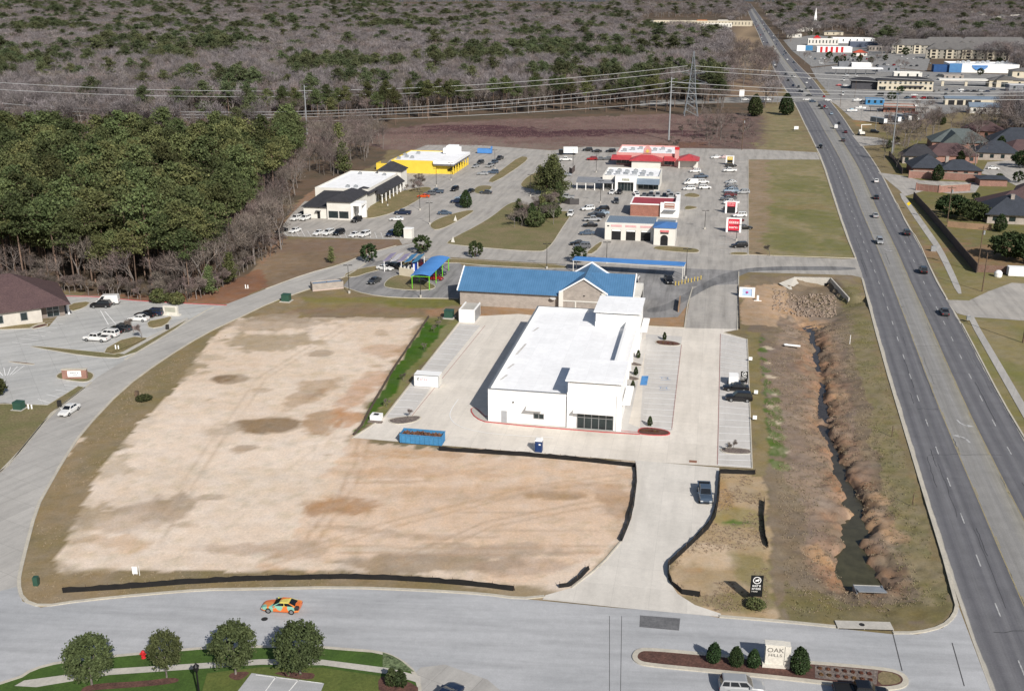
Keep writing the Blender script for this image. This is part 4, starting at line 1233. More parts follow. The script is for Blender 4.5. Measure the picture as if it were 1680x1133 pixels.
for k in range(6):
    window(t, 'E', 20.8, 11.8 + k * 4.8, 15.6 + k * 4.8, .2, 3.4, 3, 1, name='shop_window')
bx('door', M['doorgrey'], t, 2.35, -.06, 0, 3.35, .02, 2.25)
window(t, 'S', 0, 8.1, 9.85, 1.25, 2.15, 2, 1)
cp_ = MB(); cp_.add([(6.9, -1.5, 3.2), (10.0, -1.5, 3.2), (10.0, -.01, 3.5), (6.9, -.01, 3.5), (6.9, -1.5, 3.35), (10.0, -1.5, 3.35), (10.0, -.01, 3.75), (6.9, -.01, 3.75)], [(0, 3, 2, 1), (4, 5, 6, 7), (0, 1, 5, 4), (1, 2, 6, 5), (3, 0, 4, 7)])
cp_.build('window_canopy', M['white'], t)
bx('wall_lamp', M['darksteel'], t, 4.35, -.2, 3.9, 4.6, .0, 4.1)
dsp = MB(); dsp.tube((13.8, -.08, .1), (13.8, -.08, 5.7), .07, .07, 8); dsp.build('downpipe', M['frame'], t)
for (a, b_, q) in ((.7, 6, 9), (.9, 20, 27), (1.6, 35, 38), (.8, 12, 15)):
    fl = MB(); fl.add([(a, b_, 5.56), (a + .5, b_ + .6, 5.56), (a + 1.1, q, 5.56), (a + .7, q, 5.56)], [(0, 1, 2, 3)])
    fl.build('roof_dirt', pm('roof_dirt', (.42, .40, .37), (.66, .64, .61), 2.2, .9), t)
pk = MB(); pk.box(20.8, 1.0, 0, 26.4, 50.5, .14); structure('pavement', MB().prism([(G(801, 691)[0] + a * math.cos(R(11)) + b_ * math.sin(R(11)), G(801, 691)[1] - a * math.sin(R(11)) + b_ * math.cos(R(11))) for a, b_ in ((20.6, -.4), (26.2, -.4), (26.2, 2), (24.3, 3.5), (24.3, 51), (20.6, 51))], 0, .137), M['newpale'])

# --- blue-roofed car wash
t = bld('car_wash_building', 'long tan brick car wash with a bright blue metal roof and a gabled bay', 'building', 755, 500)
one(lambda m: m.box(0, 0, 0, 41, 13.4, 4.0), 'wall', M['tanbrick'], t)
r = MB(); r.add([(-.5, -.8, 3.9), (41.5, -.8, 3.9), (41.5, 6.7, 7.9), (-.5, 6.7, 7.9), (-.5, 14.2, 3.9), (41.5, 14.2, 3.9)], [(0, 1, 2, 3), (3, 2, 5, 4)])
r.add([(-.5, -.8, 3.75), (41.5, -.8, 3.75), (41.5, -.8, 3.9), (-.5, -.8, 3.9)], [(0, 1, 2, 3)])
r.build('roof', M['bluemetal'], t)
for xx in (0, 41): one(lambda m: m.add([(xx, 0, 4), (xx, 13.4, 4), (xx, 6.7, 7.7)], [(0, 2, 1) if not xx else (0, 1, 2)]), 'gable', M['offwhite'], t)
for xx in (-.6, 41.45):
    tr = MB()
    for (ya, za, yb, zb) in ((-.8, 3.8, 6.7, 7.85), (6.7, 7.85, 14.2, 3.8)):
        tr.add([(xx, ya, za), (xx + .25, ya, za), (xx + .25, yb, zb), (xx, yb, zb), (xx, ya, za + .3), (xx + .25, ya, za + .3), (xx + .25, yb, zb + .3), (xx, yb, zb + .3)], [(4, 5, 6, 7), (0, 1, 5, 4), (1, 2, 6, 5), (3, 0, 4, 7)])
    tr.build('verge_trim', M['white'], t)
bay = MB(); bay.box(25, -1.2, 0, 35, -.05, 5.0); bay.add([(25, -1.2, 5), (35, -1.2, 5), (30, -1.2, 8.0)], [(0, 1, 2)])
bo = bay.build('gabled_bay', M['tanbrick'], t); one(lambda m: m.add([(25, 14, 5), (35, 14, 5), (30, 14, 8.3)], [(0, 2, 1)]), 'rear_gable', M['tanbrick'], bo)
br = MB(); br.add([(24.6, -1.3, 4.9), (30, -1.3, 8.25), (30, 14.4, 8.25), (24.6, 14.4, 4.9)], [(0, 1, 2, 3)]); br.add([(35.4, -1.3, 4.9), (30, -1.3, 8.25), (30, 14.4, 8.25), (35.4, 14.4, 4.9)], [(0, 3, 2, 1)]); br.build('roof', M['bluemetal'], bo)
for ye in (-1.6, 14.3):
    bt = MB()
    for xa, xb in ((24.3, 30), (35.7, 30)):
        bt.add([(xa, ye, 4.7), (xa, ye + .35, 4.7), (xb, ye + .35, 8.25), (xb, ye, 8.25), (xa, ye, 5.05), (xa, ye + .35, 5.05), (xb, ye + .35, 8.6), (xb, ye, 8.6)], [(0, 1, 2, 3), (4, 7, 6, 5), (0, 3, 7, 4), (1, 5, 6, 2), (0, 4, 5, 1)])
    bt.build('verge_trim', M['white'], bo)
pl = MB()
for xx in (24.2, 34.2): pl.box(xx, -1.5, 0, xx + 1.0, -1.0, 5.1)
pl.box(25.2, -1.32, 2.7, 34.2, -1.21, 2.95); pl.box(28.0, -1.32, 0, 28.3, -1.21, 2.7)
pl.build('pilaster', M['offwhite'], bo)
bd_ = MB(); bd_.box(26, -1.26, 0, 27.8, -1.21, 2.6); bd_.box(28.6, -1.26, 0, 34, -1.21, 2.6); bd_.build('door', M['tanbrick'], bo)
eb = MB(); eb.box(40.9, .5, 0, 43.0, 12.6, 4.3); eb.build('entrance_bay', M['offwhite'], t)
bx('bay_opening', M['dark'], t, 42.95, 3.0, 0, 43.06, 10.0, 3.3)
dsh = MB(); dsh.lathe([(.05, 2.6), (.55, 2.75), (.75, 3.05)], 14, (22.7, -.5)); dsh.build('satellite_dish', M['white'], t)
bx('wall_lamp', M['darksteel'], t, 30.0, -1.35, 4.1, 30.3, -1.2, 4.35)

# --- canopies of the car wash
def canopy(label, px, py, w, d, h0, h1, mat, frame, az=AX, n=3, arch=False, name='vacuum_canopy', both=True):
    t = bld(name, label, 'canopy', px, py, az)
    rf = MB(); k = 8
    for i in range(k):
        a, b_ = i / k, (i + 1) / k
        za = h0 + (h1 - h0) * a + (math.sin(a * math.pi) * .45 if arch else 0); zb = h0 + (h1 - h0) * b_ + (math.sin(b_ * math.pi) * .45 if arch else 0)
        rf.add([(w * a, 0, za), (w * b_, 0, zb), (w * b_, d, zb), (w * a, d, za), (w * a, 0, za - .08), (w * b_, 0, zb - .08), (w * b_, d, zb - .08), (w * a, d, za - .08)],
               [(0, 1, 2, 3), (7, 6, 5, 4), (0, 4, 5, 1), (2, 6, 7, 3)])
    rf.build('canopy_roof', mat, t)
    for j in range(n):
        y = .15 + (d - .3) * j / max(1, n - 1)
        for xx in ((.35, w - .35) if both else (w * .25,)):
            p = MB(); zt = h0 + (h1 - h0) * xx / w
            p.tube((xx, y, 0), (xx, y, zt), .11, .11, 8); p.build('post', frame, t)
        b_ = MB(); b_.box(.05, y - .07, h0 - .2, w - .05, y + .07, h0 - .09); b_.build('beam', frame, t)
    return t
canopy('bright blue vacuum canopy on lime green posts left of the blue-roofed car wash', 674, 474, 5.2, 20, 3.5, 3.7, M['bluecanvas'], M['green'], n=4, arch=True)
canopy('long low blue canopy behind the right end of the blue-roofed car wash', 938, 446, 30, 4.4, 3.3, 3.7, M['bluecanvas'], M['offwhite'], n=2, az=15.5)
# striped second canopy, higher up the lot
t = bld('vacuum_canopy', 'purple and blue striped shade canopy beside the round trees of the car wash', 'canopy', 629, 446, AX)
for k, mm in enumerate((pm('mauve_fabric', (.33, .29, .42), None, .5), pm('pale_fabric', (.62, .60, .62), None, .5), pm('mauve_fabric', (.33, .29, .42), None, .5), M['bluesteel'], pm('teal_fabric', (.07, .24, .40), None, .5))):
    m = MB(); x0 = k * 2.0
    m.add([(x0, 0, 3.0), (x0 + 1.7, 0, 3.5), (x0 + 1.7, 7, 3.9), (x0, 7, 3.4), (x0, 0, 2.9), (x0 + 1.7, 0, 3.4), (x0 + 1.7, 7, 3.8), (x0, 7, 3.3)], [(0, 1, 2, 3), (7, 6, 5, 4), (0, 4, 5, 1), (3, 2, 6, 7), (1, 5, 6, 2), (0, 3, 7, 4)])
    m.build('shade_panel', mm, t)
for xx in (.2, 5, 9.6):
    for yy in (.3, 6.7):
        p = MB(); p.tube((xx, yy, 0), (xx, yy, 3.1), .1, .1, 8); p.build('post', M['white'], t)

# --- white building with charcoal roofs (north-west)
t = bld('office_building', 'white office building with charcoal hipped roofs and black shop windows beside the wood', 'building', 537.5, 360)
one(lambda m: (m.box(0, 0, 0, 8.0, 18, 6.2)), 'front_block', M['offwhite'], t)
one(lambda m: m.hip(0, 0, 8.0, 18, 6.25, 2.1, .7), 'roof', M['darkroof'], t)
one(lambda m: m.box(-8.7, 1, 0, -.05, 20, 3.9), 'side_wing', M['offwhite'], t)
one(lambda m: m.add([(-9.2, .4, 3.95), (.0, .4, 3.95), (.0, 22, 5.6), (-9.2, 22, 5.6), (-9.2, .4, 3.8), (0, .4, 3.8), (0, 22, 3.8), (-9.2, 22, 3.8)], [(0, 1, 2, 3), (4, 5, 1, 0), (7, 4, 0, 3)]), 'wing_roof', M['darkroof'], t)
w = flat_roofed(t, -12.8, 22.5, 6.8, 60, 6.4, M['offwhite'], M['roofwhite'], .5, name='main_wall')
one(lambda m: m.box(.5, 18.05, 0, 7.2, 22.45, 5.0), 'link_wing', M['offwhite'], t); one(lambda m: m.hip(.5, 18.05, 7.4, 30, 5.05, 1.6, .5), 'link_roof', M['darkroof'], t)
one(lambda m: m.add([(6.85, 30, 5.6), (9.6, 30, 3.5), (9.6, 58, 3.5), (6.85, 58, 5.6), (9.6, 30, 3.35), (9.6, 58, 3.35), (6.85, 30, 3.35), (6.85, 58, 3.35)], [(0, 1, 2, 3), (1, 4, 5, 2), (0, 6, 4, 1), (3, 2, 5, 7)]), 'awning', M['darkroof'], t)
for k in range(8): window(t, 'E', 6.8, 31 + k * 3.4, 33.4 + k * 3.4, .3, 3.0, 2, 1)
for k in range(7): bx('post', M['white'], t, 9.2, 30.2 + k * 4.5, 0, 9.5, 30.5 + k * 4.5, 3.4)
one(lambda m: m.box(-1, 58.2, 0, 8.0, 66, 7.2), 'corner_tower', M['offwhite'], t); one(lambda m: m.hip(-1, 58.2, 8.0, 66, 7.2, 3.0, .6), 'tower_roof', M['darkroof'], t)
window(t, 'S', 0, .5, 3.8, .6, 2.9, 1, 1, name='shop_window'); window(t, 'S', 0, 4.2, 7.4, .6, 2.9, 1, 1, name='shop_window')
bx('door', M['dark'], t, -3.9, .95, 0, -2.9, 1.06, 2.3); bx('door_hood', M['darkroof'], t, -4.3, -.2, 2.5, -2.6, .99, 2.65)
en = MB(); en.box(8.1, .3, 0, 8.9, 1.1, 4.8); en.box(11.0, .3, 0, 11.8, 1.1, 4.8); en.box(8.05, .2, 4.8, 11.9, 6, 5.6); en.box(8.1, 5, 0, 11.8, 6, 4.8); en.build('entrance_porch', M['white'], t)
for k in range(3): window(t, 'E', 8.0, 7.5 + k * 3, 8.7 + k * 3, 2.2, 4.0)
for (a, b_) in ((-3, 27), (0, 27), (-8, 55), (2, 54)): hvac(t, a, b_, 5.9, .8)

# --- yellow store
t = bld('yellow_store', 'bright yellow flat-roofed store with white roof and long front canopy', 'building', 666, 284)
flat_roofed(t, -6.2, 0, 13, 29, 5.4, M['yellow'], M['roofwhite'], .3)
one(lambda m: m.box(13.05, 1, 0, 17.5, 27, 3.6), 'shopfront', M['yellow'], t)
window(t, 'E', 17.5, 2, 26, .5, 2.9, 12, 1, name='shop_window')
one(lambda m: (m.box(12.2, -1.2, 4.4, 21.2, 28, 5.5)), 'canopy_roof', M['roofwhite'], t)
one(lambda m: (m.box(12.4, -1.0, 3.7, 21.0, 27.8, 4.4)), 'canopy_fascia', pm('slate_fascia', (.16, .16, .18), None, .5), t)
one(lambda m: (m.box(17.55, 1, .0, 20.4, 27, .9)), 'planter_wall', M['yellow'], t)
for k in range(7): bx('post', M['yellow'], t, 20.2, .2 + k * 4.4, 0, 20.6, .6 + k * 4.4, 3.7)
one(lambda m: (m.box(10.5, 22, 5.4, 17.0, 29.2, 7.6), m.box(11.5, 24, 7.6, 16, 29, 8.4)), 'roof_screen', M['roofwhite'], t)
one(lambda m: (m.box(-15, 6.2, 0, -6.25, 6.5, 2.8), m.box(-15, 6.5, 0, -14.7, 12, 2.8), m.box(-12, 6.1, 0, -11.8, 6.2, 2.9), m.box(-9.4, 6.1, 0, -9.2, 6.2, 2.9)), 'yard_wall', M['yellow'], t)
for (a, b_) in ((-5, 4), (-3, 9), (-5.2, 14), (-1, 20), (0, 7)): hvac(t, a, b_, 5.15, .9)

# --- oil-change shop, three bays and a blue-capped tower
t = bld('service_garage', 'white three-bay car service garage with grey-blue roof and an arched corner tower', 'building', 992, 393)
mb = MB(); e = [(0, 2.0), (4.9, 6.4), (9.3, 10.9), (13.9, 15.0)]
for a, b_ in e: mb.box(a, 0, 0, b_, .5, 3.3)
mb.box(0, 0, 3.3, 15, .5, 5.3); mb.box(0, .5, 0, .4, 10.4, 5.3); mb.box(0.4, 10, 0, 15, 10.4, 5.3); mb.build('wall', M['offwhite'], t)
one(lambda m: m.box(.4, .5, 4.9, 15, 10, 5.45), 'roof', M['bluegreyroof'], t)
for a, b_ in ((2.0, 4.9), (6.4, 9.3), (10.9, 13.9)):
    bx('bay_opening', M['dark'], t, a, .3, 0, b_, .45, 3.3)
    bx('roller_door', M['white'], t, a + .1, .12, 2.75, b_ - .1, .29, 3.25)
    bx('sign_panel', pm('pale_red_sign', (.62, .34, .34), (.66, .45, .45), 1.5), t, a - .2, -.06, 4.1, b_ + .2, -.003, 4.75)
mb = MB(); mb.box(15.1, -4.4, 0, 21.4, -4.0, 5.4); mb.box(15.1, -4.0, 0, 15.5, 8, 5.4); mb.box(21.0, -4.0, 0, 21.4, 8, 5.4); mb.box(15.5, 7.6, 0, 21.0, 8, 5.4); mb.build('tower', M['offwhite'], t)
one(lambda m: (m.hip(15.1, -4.4, 21.4, 3.2, 5.42, .9, .3)), 'tower_roof', pm('blue_cap', (.08, .2, .45), (.07, .17, .4), .5, .5), t)
one(lambda m: m.box(15.5, 3.0, 5.0, 21.0, 7.6, 5.35), 'roof', M['bluegreyroof'], t)
dr = MB(); dr.box(17.1, -4.46, 0, 19.3, -4.39, 2.2)
dr.add([(18.2 + 1.1 * math.cos(a), -4.46, 2.2 + 1.0 * math.sin(a)) for a in [math.pi * i / 10 for i in range(11)]], [tuple(range(11))[::-1]]); dr.build('arched_door', M['dark'], t)
bx('sign_panel', pm('red_sign_face', (.55, .10, .12), (.6, .2, .2), 1.5), t, 16.9, -4.5, 4.0, 19.5, -4.4, 4.6); bx('sign_panel', M['dark'], t, 17.0, -4.5, 3.5, 19.4, -4.4, 3.9)
bx('wall_lamp', M['darksteel'], t, .7, -.15, 4.2, 1.3, -.01, 4.5)

# --- red brick shop with red flat roof
t = bld('brick_shop', 'red brick shop with a red flat roof and white parapet behind the service garage', 'building', 1033.8, 353.6)
one(lambda m: m.box(0, 0, 0, 10, 13, 3.9), 'wall', M['redbrick'], t)
one(lambda m: (m.box(-.15, -.15, 3.9, 10, .3, 4.25), m.box(-.15, .3, 3.9, .3, 13.1, 4.25), m.box(.3, 12.7, 3.9, 16, 13.1, 4.25)), 'parapet', M['white'], t)
one(lambda m: m.box(.3, .3, 3.9, 15.6, 12.7, 4.05), 'roof', pm('red_roof_membrane', (.36, .06, .075), (.30, .05, .065), .3, .75), t)
one(lambda m: (m.box(10.05, -.8, 0, 11.2, 13.05, 3.9), m.box(15, -.8, 0, 16.2, 13.05, 5.4), m.box(11.2, -.8, 0, 15, 13.0, 3.88), m.box(10.05, -.8, 3.9, 11.2, .2, 4.9), m.box(11.2, -.8, 3.9, 15, -.3, 5.2)), 'corner_block', M['white'], t)
one(lambda m: (m.box(11.4, -.86, 3.0, 14.8, -.79, 4.8)), 'sign_panel', M['redbrick'], t)
one(lambda m: (m.box(11.6, -.92, 4.1, 14.6, -.85, 4.4), m.box(11.6, -.92, 3.3, 14.6, -.85, 3.45)), 'sign_letters', M['offwhite'], t)
one(lambda m: m.box(11.2, -2.2, 2.3, 15.2, -.82, 2.6), 'awning', M['greyroof'], t)

# --- white restaurant with grey awnings
t = bld('grill_restaurant', 'white restaurant with silver roof units, grey awnings and a square entrance porch', 'building', 1008.6, 314)
flat_roofed(t, -5.2, 4, 16.4, 24, 5.4, M['offwhite'], M['roofwhite'], .6)
one(lambda m: (m.box(0, 0, 0, 1.0, 4, 5.9), m.box(7, 0, 0, 8, 4, 5.9), m.box(1, 0, 3.6, 7, 4, 5.9)), 'entrance_porch', M['white'], t)
bx('sign_panel', pm('olive_sign', (.22, .24, .16), (.5, .5, .45), 2), t, 2.6, -.08, 4.2, 5.4, -.003, 5.0)
window(t, 'S', 1.2, 1.0, 7.0, .1, 3.5, 5, 1, name='shop_window')
one(lambda m: (m.add([(8.05, .6, 3.0), (16.6, .6, 3.0), (16.6, 4, 4.6), (8.05, 4, 4.6), (8.05, .6, 2.85), (16.6, .6, 2.85), (16.6, 4, 2.85), (8.05, 4, 2.85)], [(0, 1, 2, 3), (0, 4, 5, 1), (1, 5, 6, 2), (3, 7, 4, 0)])), 'awning', M['bluegreyroof'], t)
one(lambda m: (m.add([(-15, .6, 3.0), (-.05, .6, 3.0), (-.05, 6, 4.2), (-15, 6, 4.2), (-15, .6, 2.85), (-.05, .6, 2.85), (-.05, 6, 2.85), (-15, 6, 2.85)], [(0, 1, 2, 3), (0, 4, 5, 1), (3, 7, 4, 0)])), 'awning', M['greyroof'], t)
for k in range(5): bx('post', M['white'], t, -14.8 + k * 3.4, .8, 0, -14.5 + k * 3.4, 1.1, 2.9)
window(t, 'S', 4, 8.5, 16.2, .5, 2.8, 4, 1); window(t, 'S', 4, -5, -.2, .5, 2.8, 3, 1)
for k in range(11): hvac(t, -4 + (k % 6) * 3.2, 7 + (k // 6) * 7 + (k % 2) * 2, 4.8, 1.1)

# --- restaurant with red roofs
t = bld('red_roof_restaurant', 'rose-walled restaurant with red metal roofs, white flat roof and a gabled emblem', 'building', 1107.5, 277)
flat_roofed(t, -26, 7, .0, 32, 5.4, M['rosewall'], M['roofwhite'], .6)
one(lambda m: m.hip(-19, -1.5, -6, 6.95, 3.3, 2.0, .6), 'pavilion_roof', M['redroof'], t)
one(lambda m: m.box(-18.6, -1.2, 0, -6.4, 6.95, 3.2), 'pavilion', M['offwhite'], t)
one(lambda m: m.add([(-28, 2.5, 2.8), (-19.3, 2.5, 2.8), (-19.3, 6.95, 4.3), (-28, 6.95, 4.3)], [(0, 1, 2, 3)]), 'awning', M['redroof'], t); one(lambda m: m.add([(-5.2, 2.5, 2.8), (.2, 2.5, 2.8), (.2, 6.95, 4.3), (-5.2, 6.95, 4.3)], [(0, 1, 2, 3)]), 'awning', M['redroof'], t)
one(lambda m: m.hip(1.2, 1.5, 9.6, 12, 3.5, 2.0, .5), 'porch_roof', M['redroof'], t); one(lambda m: (m.box(1.3, 1.6, 0, 1.9, 2.2, 3.4), m.box(8.9, 1.6, 0, 9.5, 2.2, 3.4), m.box(1.3, 5, 0, 9.5, 12, 3.4)), 'porch', M['offwhite'], t)
one(lambda m: m.box(-.6, 5.2, 0, 1.2, 7.4, 7.4), 'chimney_tower', M['rosewall'], t); one(lambda m: m.box(-.7, 5.1, 7.4, 1.3, 7.5, 8.3), 'tower_cap', M['redpaint'], t)
one(lambda m: (m.box(-14.2, 6.6, 5.4, -10.8, 6.95, 7.2), m.add([(-14.2, 6.6, 7.2), (-10.8, 6.6, 7.2), (-12.5, 6.6, 9.0), (-14.2, 6.95, 7.2), (-10.8, 6.95, 7.2), (-12.5, 6.95, 9.0)], [(0, 1, 2), (3, 5, 4), (0, 2, 5, 3), (1, 4, 5, 2)])), 'emblem_gable', M['rosewall'], t)
one(lambda m: m.add([(-13.4, 6.5, 6.2), (-12.5, 6.5, 5.5), (-11.6, 6.5, 6.2), (-12.5, 6.5, 7.2)], [(0, 1, 2, 3)]), 'emblem', pm('gold_emblem', (.65, .5, .12), None, 1), t)
window(t, 'S', 7, -5, -.2, .6, 2.8, 3, 1); window(t, 'S', 7, -26, -19.4, .6, 2.8, 3, 1)
for k in range(7): hvac(t, -24 + k * 3.3, 14 + (k % 3) * 4, 4.8, 1.1)

# --- clinic with the broad brown hipped roof
x0, y0 = G(78, 527)
t = thing('clinic_building', 'low pale brick clinic under a broad brown hipped roof at the left edge', 'building', (x0, y0, 0), R(30))
one(lambda m: (m.box(-34, 0, 0, -1, 20, 3.6)), 'wall', pm('cream_brick_wall', (.55, .52, .47), (.47, .44, .40), .8, .9), t)
one(lambda m: (m.box(-.95, 2.8, 0, 4.2, 14, 3.6)), 'entrance_block', pm('taupe_brick', (.24, .20, .18), (.2, .17, .15), .8), t)
one(lambda m: m.hip(-34, 0, 4.4, 20, 3.65, 6.2, .9), 'roof', M['brownroof'], t)
for k in range(3): window(t, 'S', 0, -5.4 - k * 5, -4.0 - k * 5, 1.0, 2.8)
for k in range(3): window(t, 'E', 4.2, 3.6 + k * 3.3, 6.0 + k * 3.3, .2, 3.2, 3, 3)
window(t, 'S', 2.8, .4, 3.0, .2, 3.2, 2, 2)
for yy in (.3, 2.2): bx('post', M['white'], t, 4.9, yy + 3, 0, 5.3, yy + 3.4, 3.5)

# --- generic distant building
def simple(name, label, px, py, w, d, h, wall, roof, kind='flat', az=12, rows=1, cols=0, rise=2.5, cat='building', group=None, extra=None, wmat=None):
    t = bld(name, label, cat, px, py, az, group)
    if kind == 'flat':
        flat_roofed(t, 0, 0, w, d, h, wall, roof, .5)
    else:
        one(lambda m: m.box(0, 0, 0, w, d, h), 'wall', wall, t)
        if kind == 'hip': one(lambda m: m.hip(0, 0, w, d, h + .05, rise, .7), 'roof', roof, t)
        else:
            one(lambda m: m.hip(0, 0, w, d, h + .05, rise, .5, gable=kind[-1]), 'roof', roof, t)
            gm = MB()
            if kind[-1] == 'x': gm.add([(0, 0, h), (0, d, h), (0, d / 2, h + rise * .97)], [(0, 2, 1)]); gm.add([(w, 0, h), (w, d, h), (w, d / 2, h + rise * .97)], [(0, 1, 2)])
            else: gm.add([(0, 0, h), (w, 0, h), (w / 2, 0, h + rise * .97)], [(0, 1, 2)]); gm.add([(0, d, h), (w, d, h), (w / 2, d, h + rise * .97)], [(0, 2, 1)])
            gm.build('gable', wall, t)
    for r_ in range(rows if cols else 0):
        fh = h / rows
        for c_ in range(cols):
            a = w * (c_ + .5) / cols
            ww = min(1.6, w / cols * .55)
            window(t, 'S', 0, a - ww / 2, a + ww / 2, r_ * fh + fh * .3, r_ * fh + fh * .78, fr=False, mat=wmat)
    if extra: extra(t)
    return t

# right-hand commercial strip
def ofx(t):
    one(lambda m: m.hip(-20, 4, .2, 22, 6.5, 3.0, .8), 'wing_roof', M['darkroof'], t)
    one(lambda m: m.box(-19, 5, 0, -.05, 21, 6.45), 'wing_wall', pm('slate_wall', (.07, .07, .08), None, .5), t)
    window(t, 'S', -.0, 1.5, 6, .3, 2.7, 3, 1, name='shop_window'); one(lambda m: m.add([(17, -1.6, 2.9), (34, -1.6, 2.9), (34, -.02, 3.9), (17, -.02, 3.9)], [(0, 1, 2, 3)]), 'awning', M['darkroof'], t)
simple('office_block', 'two-storey cream office block with a black hipped roof facing the boat yard', 1439, 148, 41, 20, 7.6, M['cream'], M['darkroof'], 'hip', 14, 2, 11, 2.6, extra=ofx)
def bkx(t):
    one(lambda m: (m.box(5, -3, 0, 17, -.05, 6.0), m.add([(5, -3, 6), (17, -3, 6), (11, -3, 9.2)], [(0, 1, 2)])), 'gabled_front', M['cream'], t)
    one(lambda m: m.hip(5, -3, 17, 8, 6.05, 3.3, .5, gable='y'), 'front_roof', M['aptroof'], t)
    window(t, 'S', -3, 8.6, 13.4, .3, 4.2, 2, 2)
    one(lambda m: m.box(-38, 1, 4.6, -.1, 15, 5.6), 'drive_through_canopy', M['offwhite'], t)
    for xx in (-36, -18): bx('canopy_pier', M['cream'], t, xx, 2, 0, xx + 2, 4, 4.6)
simple('bank_building', 'cream bank with a pointed gable and a long white drive-through canopy', 1622, 143, 26, 16, 5.5, M['cream'], M['aptroof'], 'hip', 14, 1, 4, 2.6, extra=bkx)
def bgx(t):
    bx('blue_front', pm('store_blue', (.09, .24, .46), (.08, .2, .42), .3), t, -.2, -.5, 0, 11, -.02, 8.5)
    one(lambda m: m.add([(20, -.5, 5.2), (34, -.5, 5.2), (30, -.5, 2.5), (24, -.5, 2.5), ], [(0, 3, 2, 1)]), 'blue_chevron', M['bluecanvas'], t); bx('blue_band', M['bluecanvas'], t, 20, -.4, 5.6, 34, -.02, 7.0)
    one(lambda m: m.box(-14, 2, 0, -.3, 18, 6.5), 'blue_wing', pm('deep_blue_wall', (.03, .09, .24), None, .4), t)
    for k in range(9): hvac(t, 8 + k * 6, 18 + (k % 3) * 8, 7.5, 2.0)
simple('superstore', 'big white store with a bright blue front corner and wide white roof', 1557, 119, 62, 42, 8.0, M['white'], M['roofwhite'], 'flat', 14, extra=bgx)
def brx(t):
    one(lambda m: m.box(-9, -2, 3.0, 27, 5, 3.3), 'porch_roof', M['aptroof'], t)
    for k in range(7): bx('post', M['darksteel'], t, -8 + k * 5.5, -1.6, 0, -7.7 + k * 5.5, -1.3, 3.0)
simple('brick_garage', 'low red brick garage with a pale grey flat roof in the boat yard', 1449, 184, 19, 18, 4.0, M['redbrick'], M['conc'], 'flat', 18, 1, 3, extra=brx)
def cwx(t):
    for k in range(4): bx('wash_bay', M['dark'], t, 2 + k * 5.5, -.05, 0, 6 + k * 5.5, .03, 3.4)
simple('car_wash', 'cream open-bay car wash with a long low grey-blue roof', 1550, 172, 34, 10, 4.2, M['cream'], M['bluegreyroof'], 'gablex', 14, 1, 0, 1.4, extra=cwx)
simple('warehouse', 'white-roofed shed with a red-brown end wall at the right edge', 1672, 176, 40, 22, 5.5, M['redbrick'], M['roofwhite'], 'flat', 14)
for k, (px, py, lb) in enumerate(((1455, 205, 'first from the left'), (1478, 202, 'second from the left'), (1495, 200, 'third from the left'), (1508, 199, 'rightmost'))):
    t = bld('storage_trailer', 'grey trailer with white end doors, %s of four in the boat yard' % lb, 'trailer', px, py, 100 if k < 3 else 102, 'storage trailers in the boat yard')
    t.rotation_euler[2] = R(20)
    one(lambda m: m.box(-2.4, 0, .9, .0, 12, 3.6), 'box', pm('grey_blue_panel', (.25, .29, .33), (.2, .24, .28), .4), t)
    one(lambda m: m.box(-2.3, -.06, 1.0, -.1, -.003, 3.5), 'end_door', M['white'], t)
    for yy in (2.5, 3.8):
        one(lambda m: (m.tube((-2.45, yy, .5), (-2.1, yy, .5), .5, .5, 12), m.tube((-.3, yy, .5), (.05, yy, .5), .5, .5, 12)), 'wheel', M['tyre'], t)
# fast-food cluster further up the highway
def rsx(t):
    for k in range(5): bx('red_pier', M['redpaint'], t, 4 + k * 6.5, -.1, 0, 7 + k * 6.5, .0, 7)
simple('striped_restaurant', 'white diner with red and white striped front by the highway', 1340, 86, 44, 20, 7, M['white'], M['roofwhite'], 'flat', 12, extra=rsx)
def rtx(t): one(lambda m: m.hip(8, 1, 18, 9, 10.5, 3, .4), 'red_cap', M['redpaint'], t); one(lambda m: m.box(8, 1, 8.5, 18, 9, 10.4), 'sign_tower', M['rosewall'], t)
simple('fast_food_restaurant', 'white restaurant with a small red-capped tower behind the striped diner', 1325, 74, 44, 18, 9, M['offwhite'], M['roofwhite'], 'flat', 12, 1, 9, extra=rtx)
simple('retail_row', 'long white retail row with a dark side wall left of the apartments', 1366, 71, 62, 26, 8, M['white'], M['roofwhite'], 'flat', 12, 1, 6)
simple('white_warehouse', 'plain white warehouse with a slate wall beside the retail row', 1394, 78, 42, 24, 8, pm('slate_blue_wall', (.10, .12, .17), None, .3), M['roofwhite'], 'flat', 12)
simple('pizza_shop', 'small shop with an orange-red hipped roof right of the striped diner', 1400, 92, 16, 14, 4, M['offwhite'], pm('orange_roof', (.5, .09, .05), None, .5), 'hip', 12, 1, 3, 3.2)
simple('market_hall', 'pale brick market hall below the apartments', 1425, 84, 34, 20, 6, M['tanbrick'], M['greyroof'], 'flat', 12, 1, 8)
simple('paint_shop', 'white shop with a slate side wall behind the gas station canopy', 1397, 112, 20, 12, 5, M['white'], M['roofwhite'], 'flat', 12)
simple('tyre_shop', 'low grey shop with dark front left of the white paint shop', 1376, 111, 12, 14, 5.5, M['greyroof'], M['greyroof'], 'flat', 12)
t = bld('fuel_canopy', 'long white fuel station canopy on steel posts beside the highway', 'canopy', 1364, 122, 12)
one(lambda m: m.box(0, 0, 5.0, 46, 12, 6.2), 'canopy_roof', M['white'], t)
for k in range(5): bx('post', M['steel'], t, 4 + k * 9, 5, 0, 4.6 + k * 9, 5.6, 5.0)
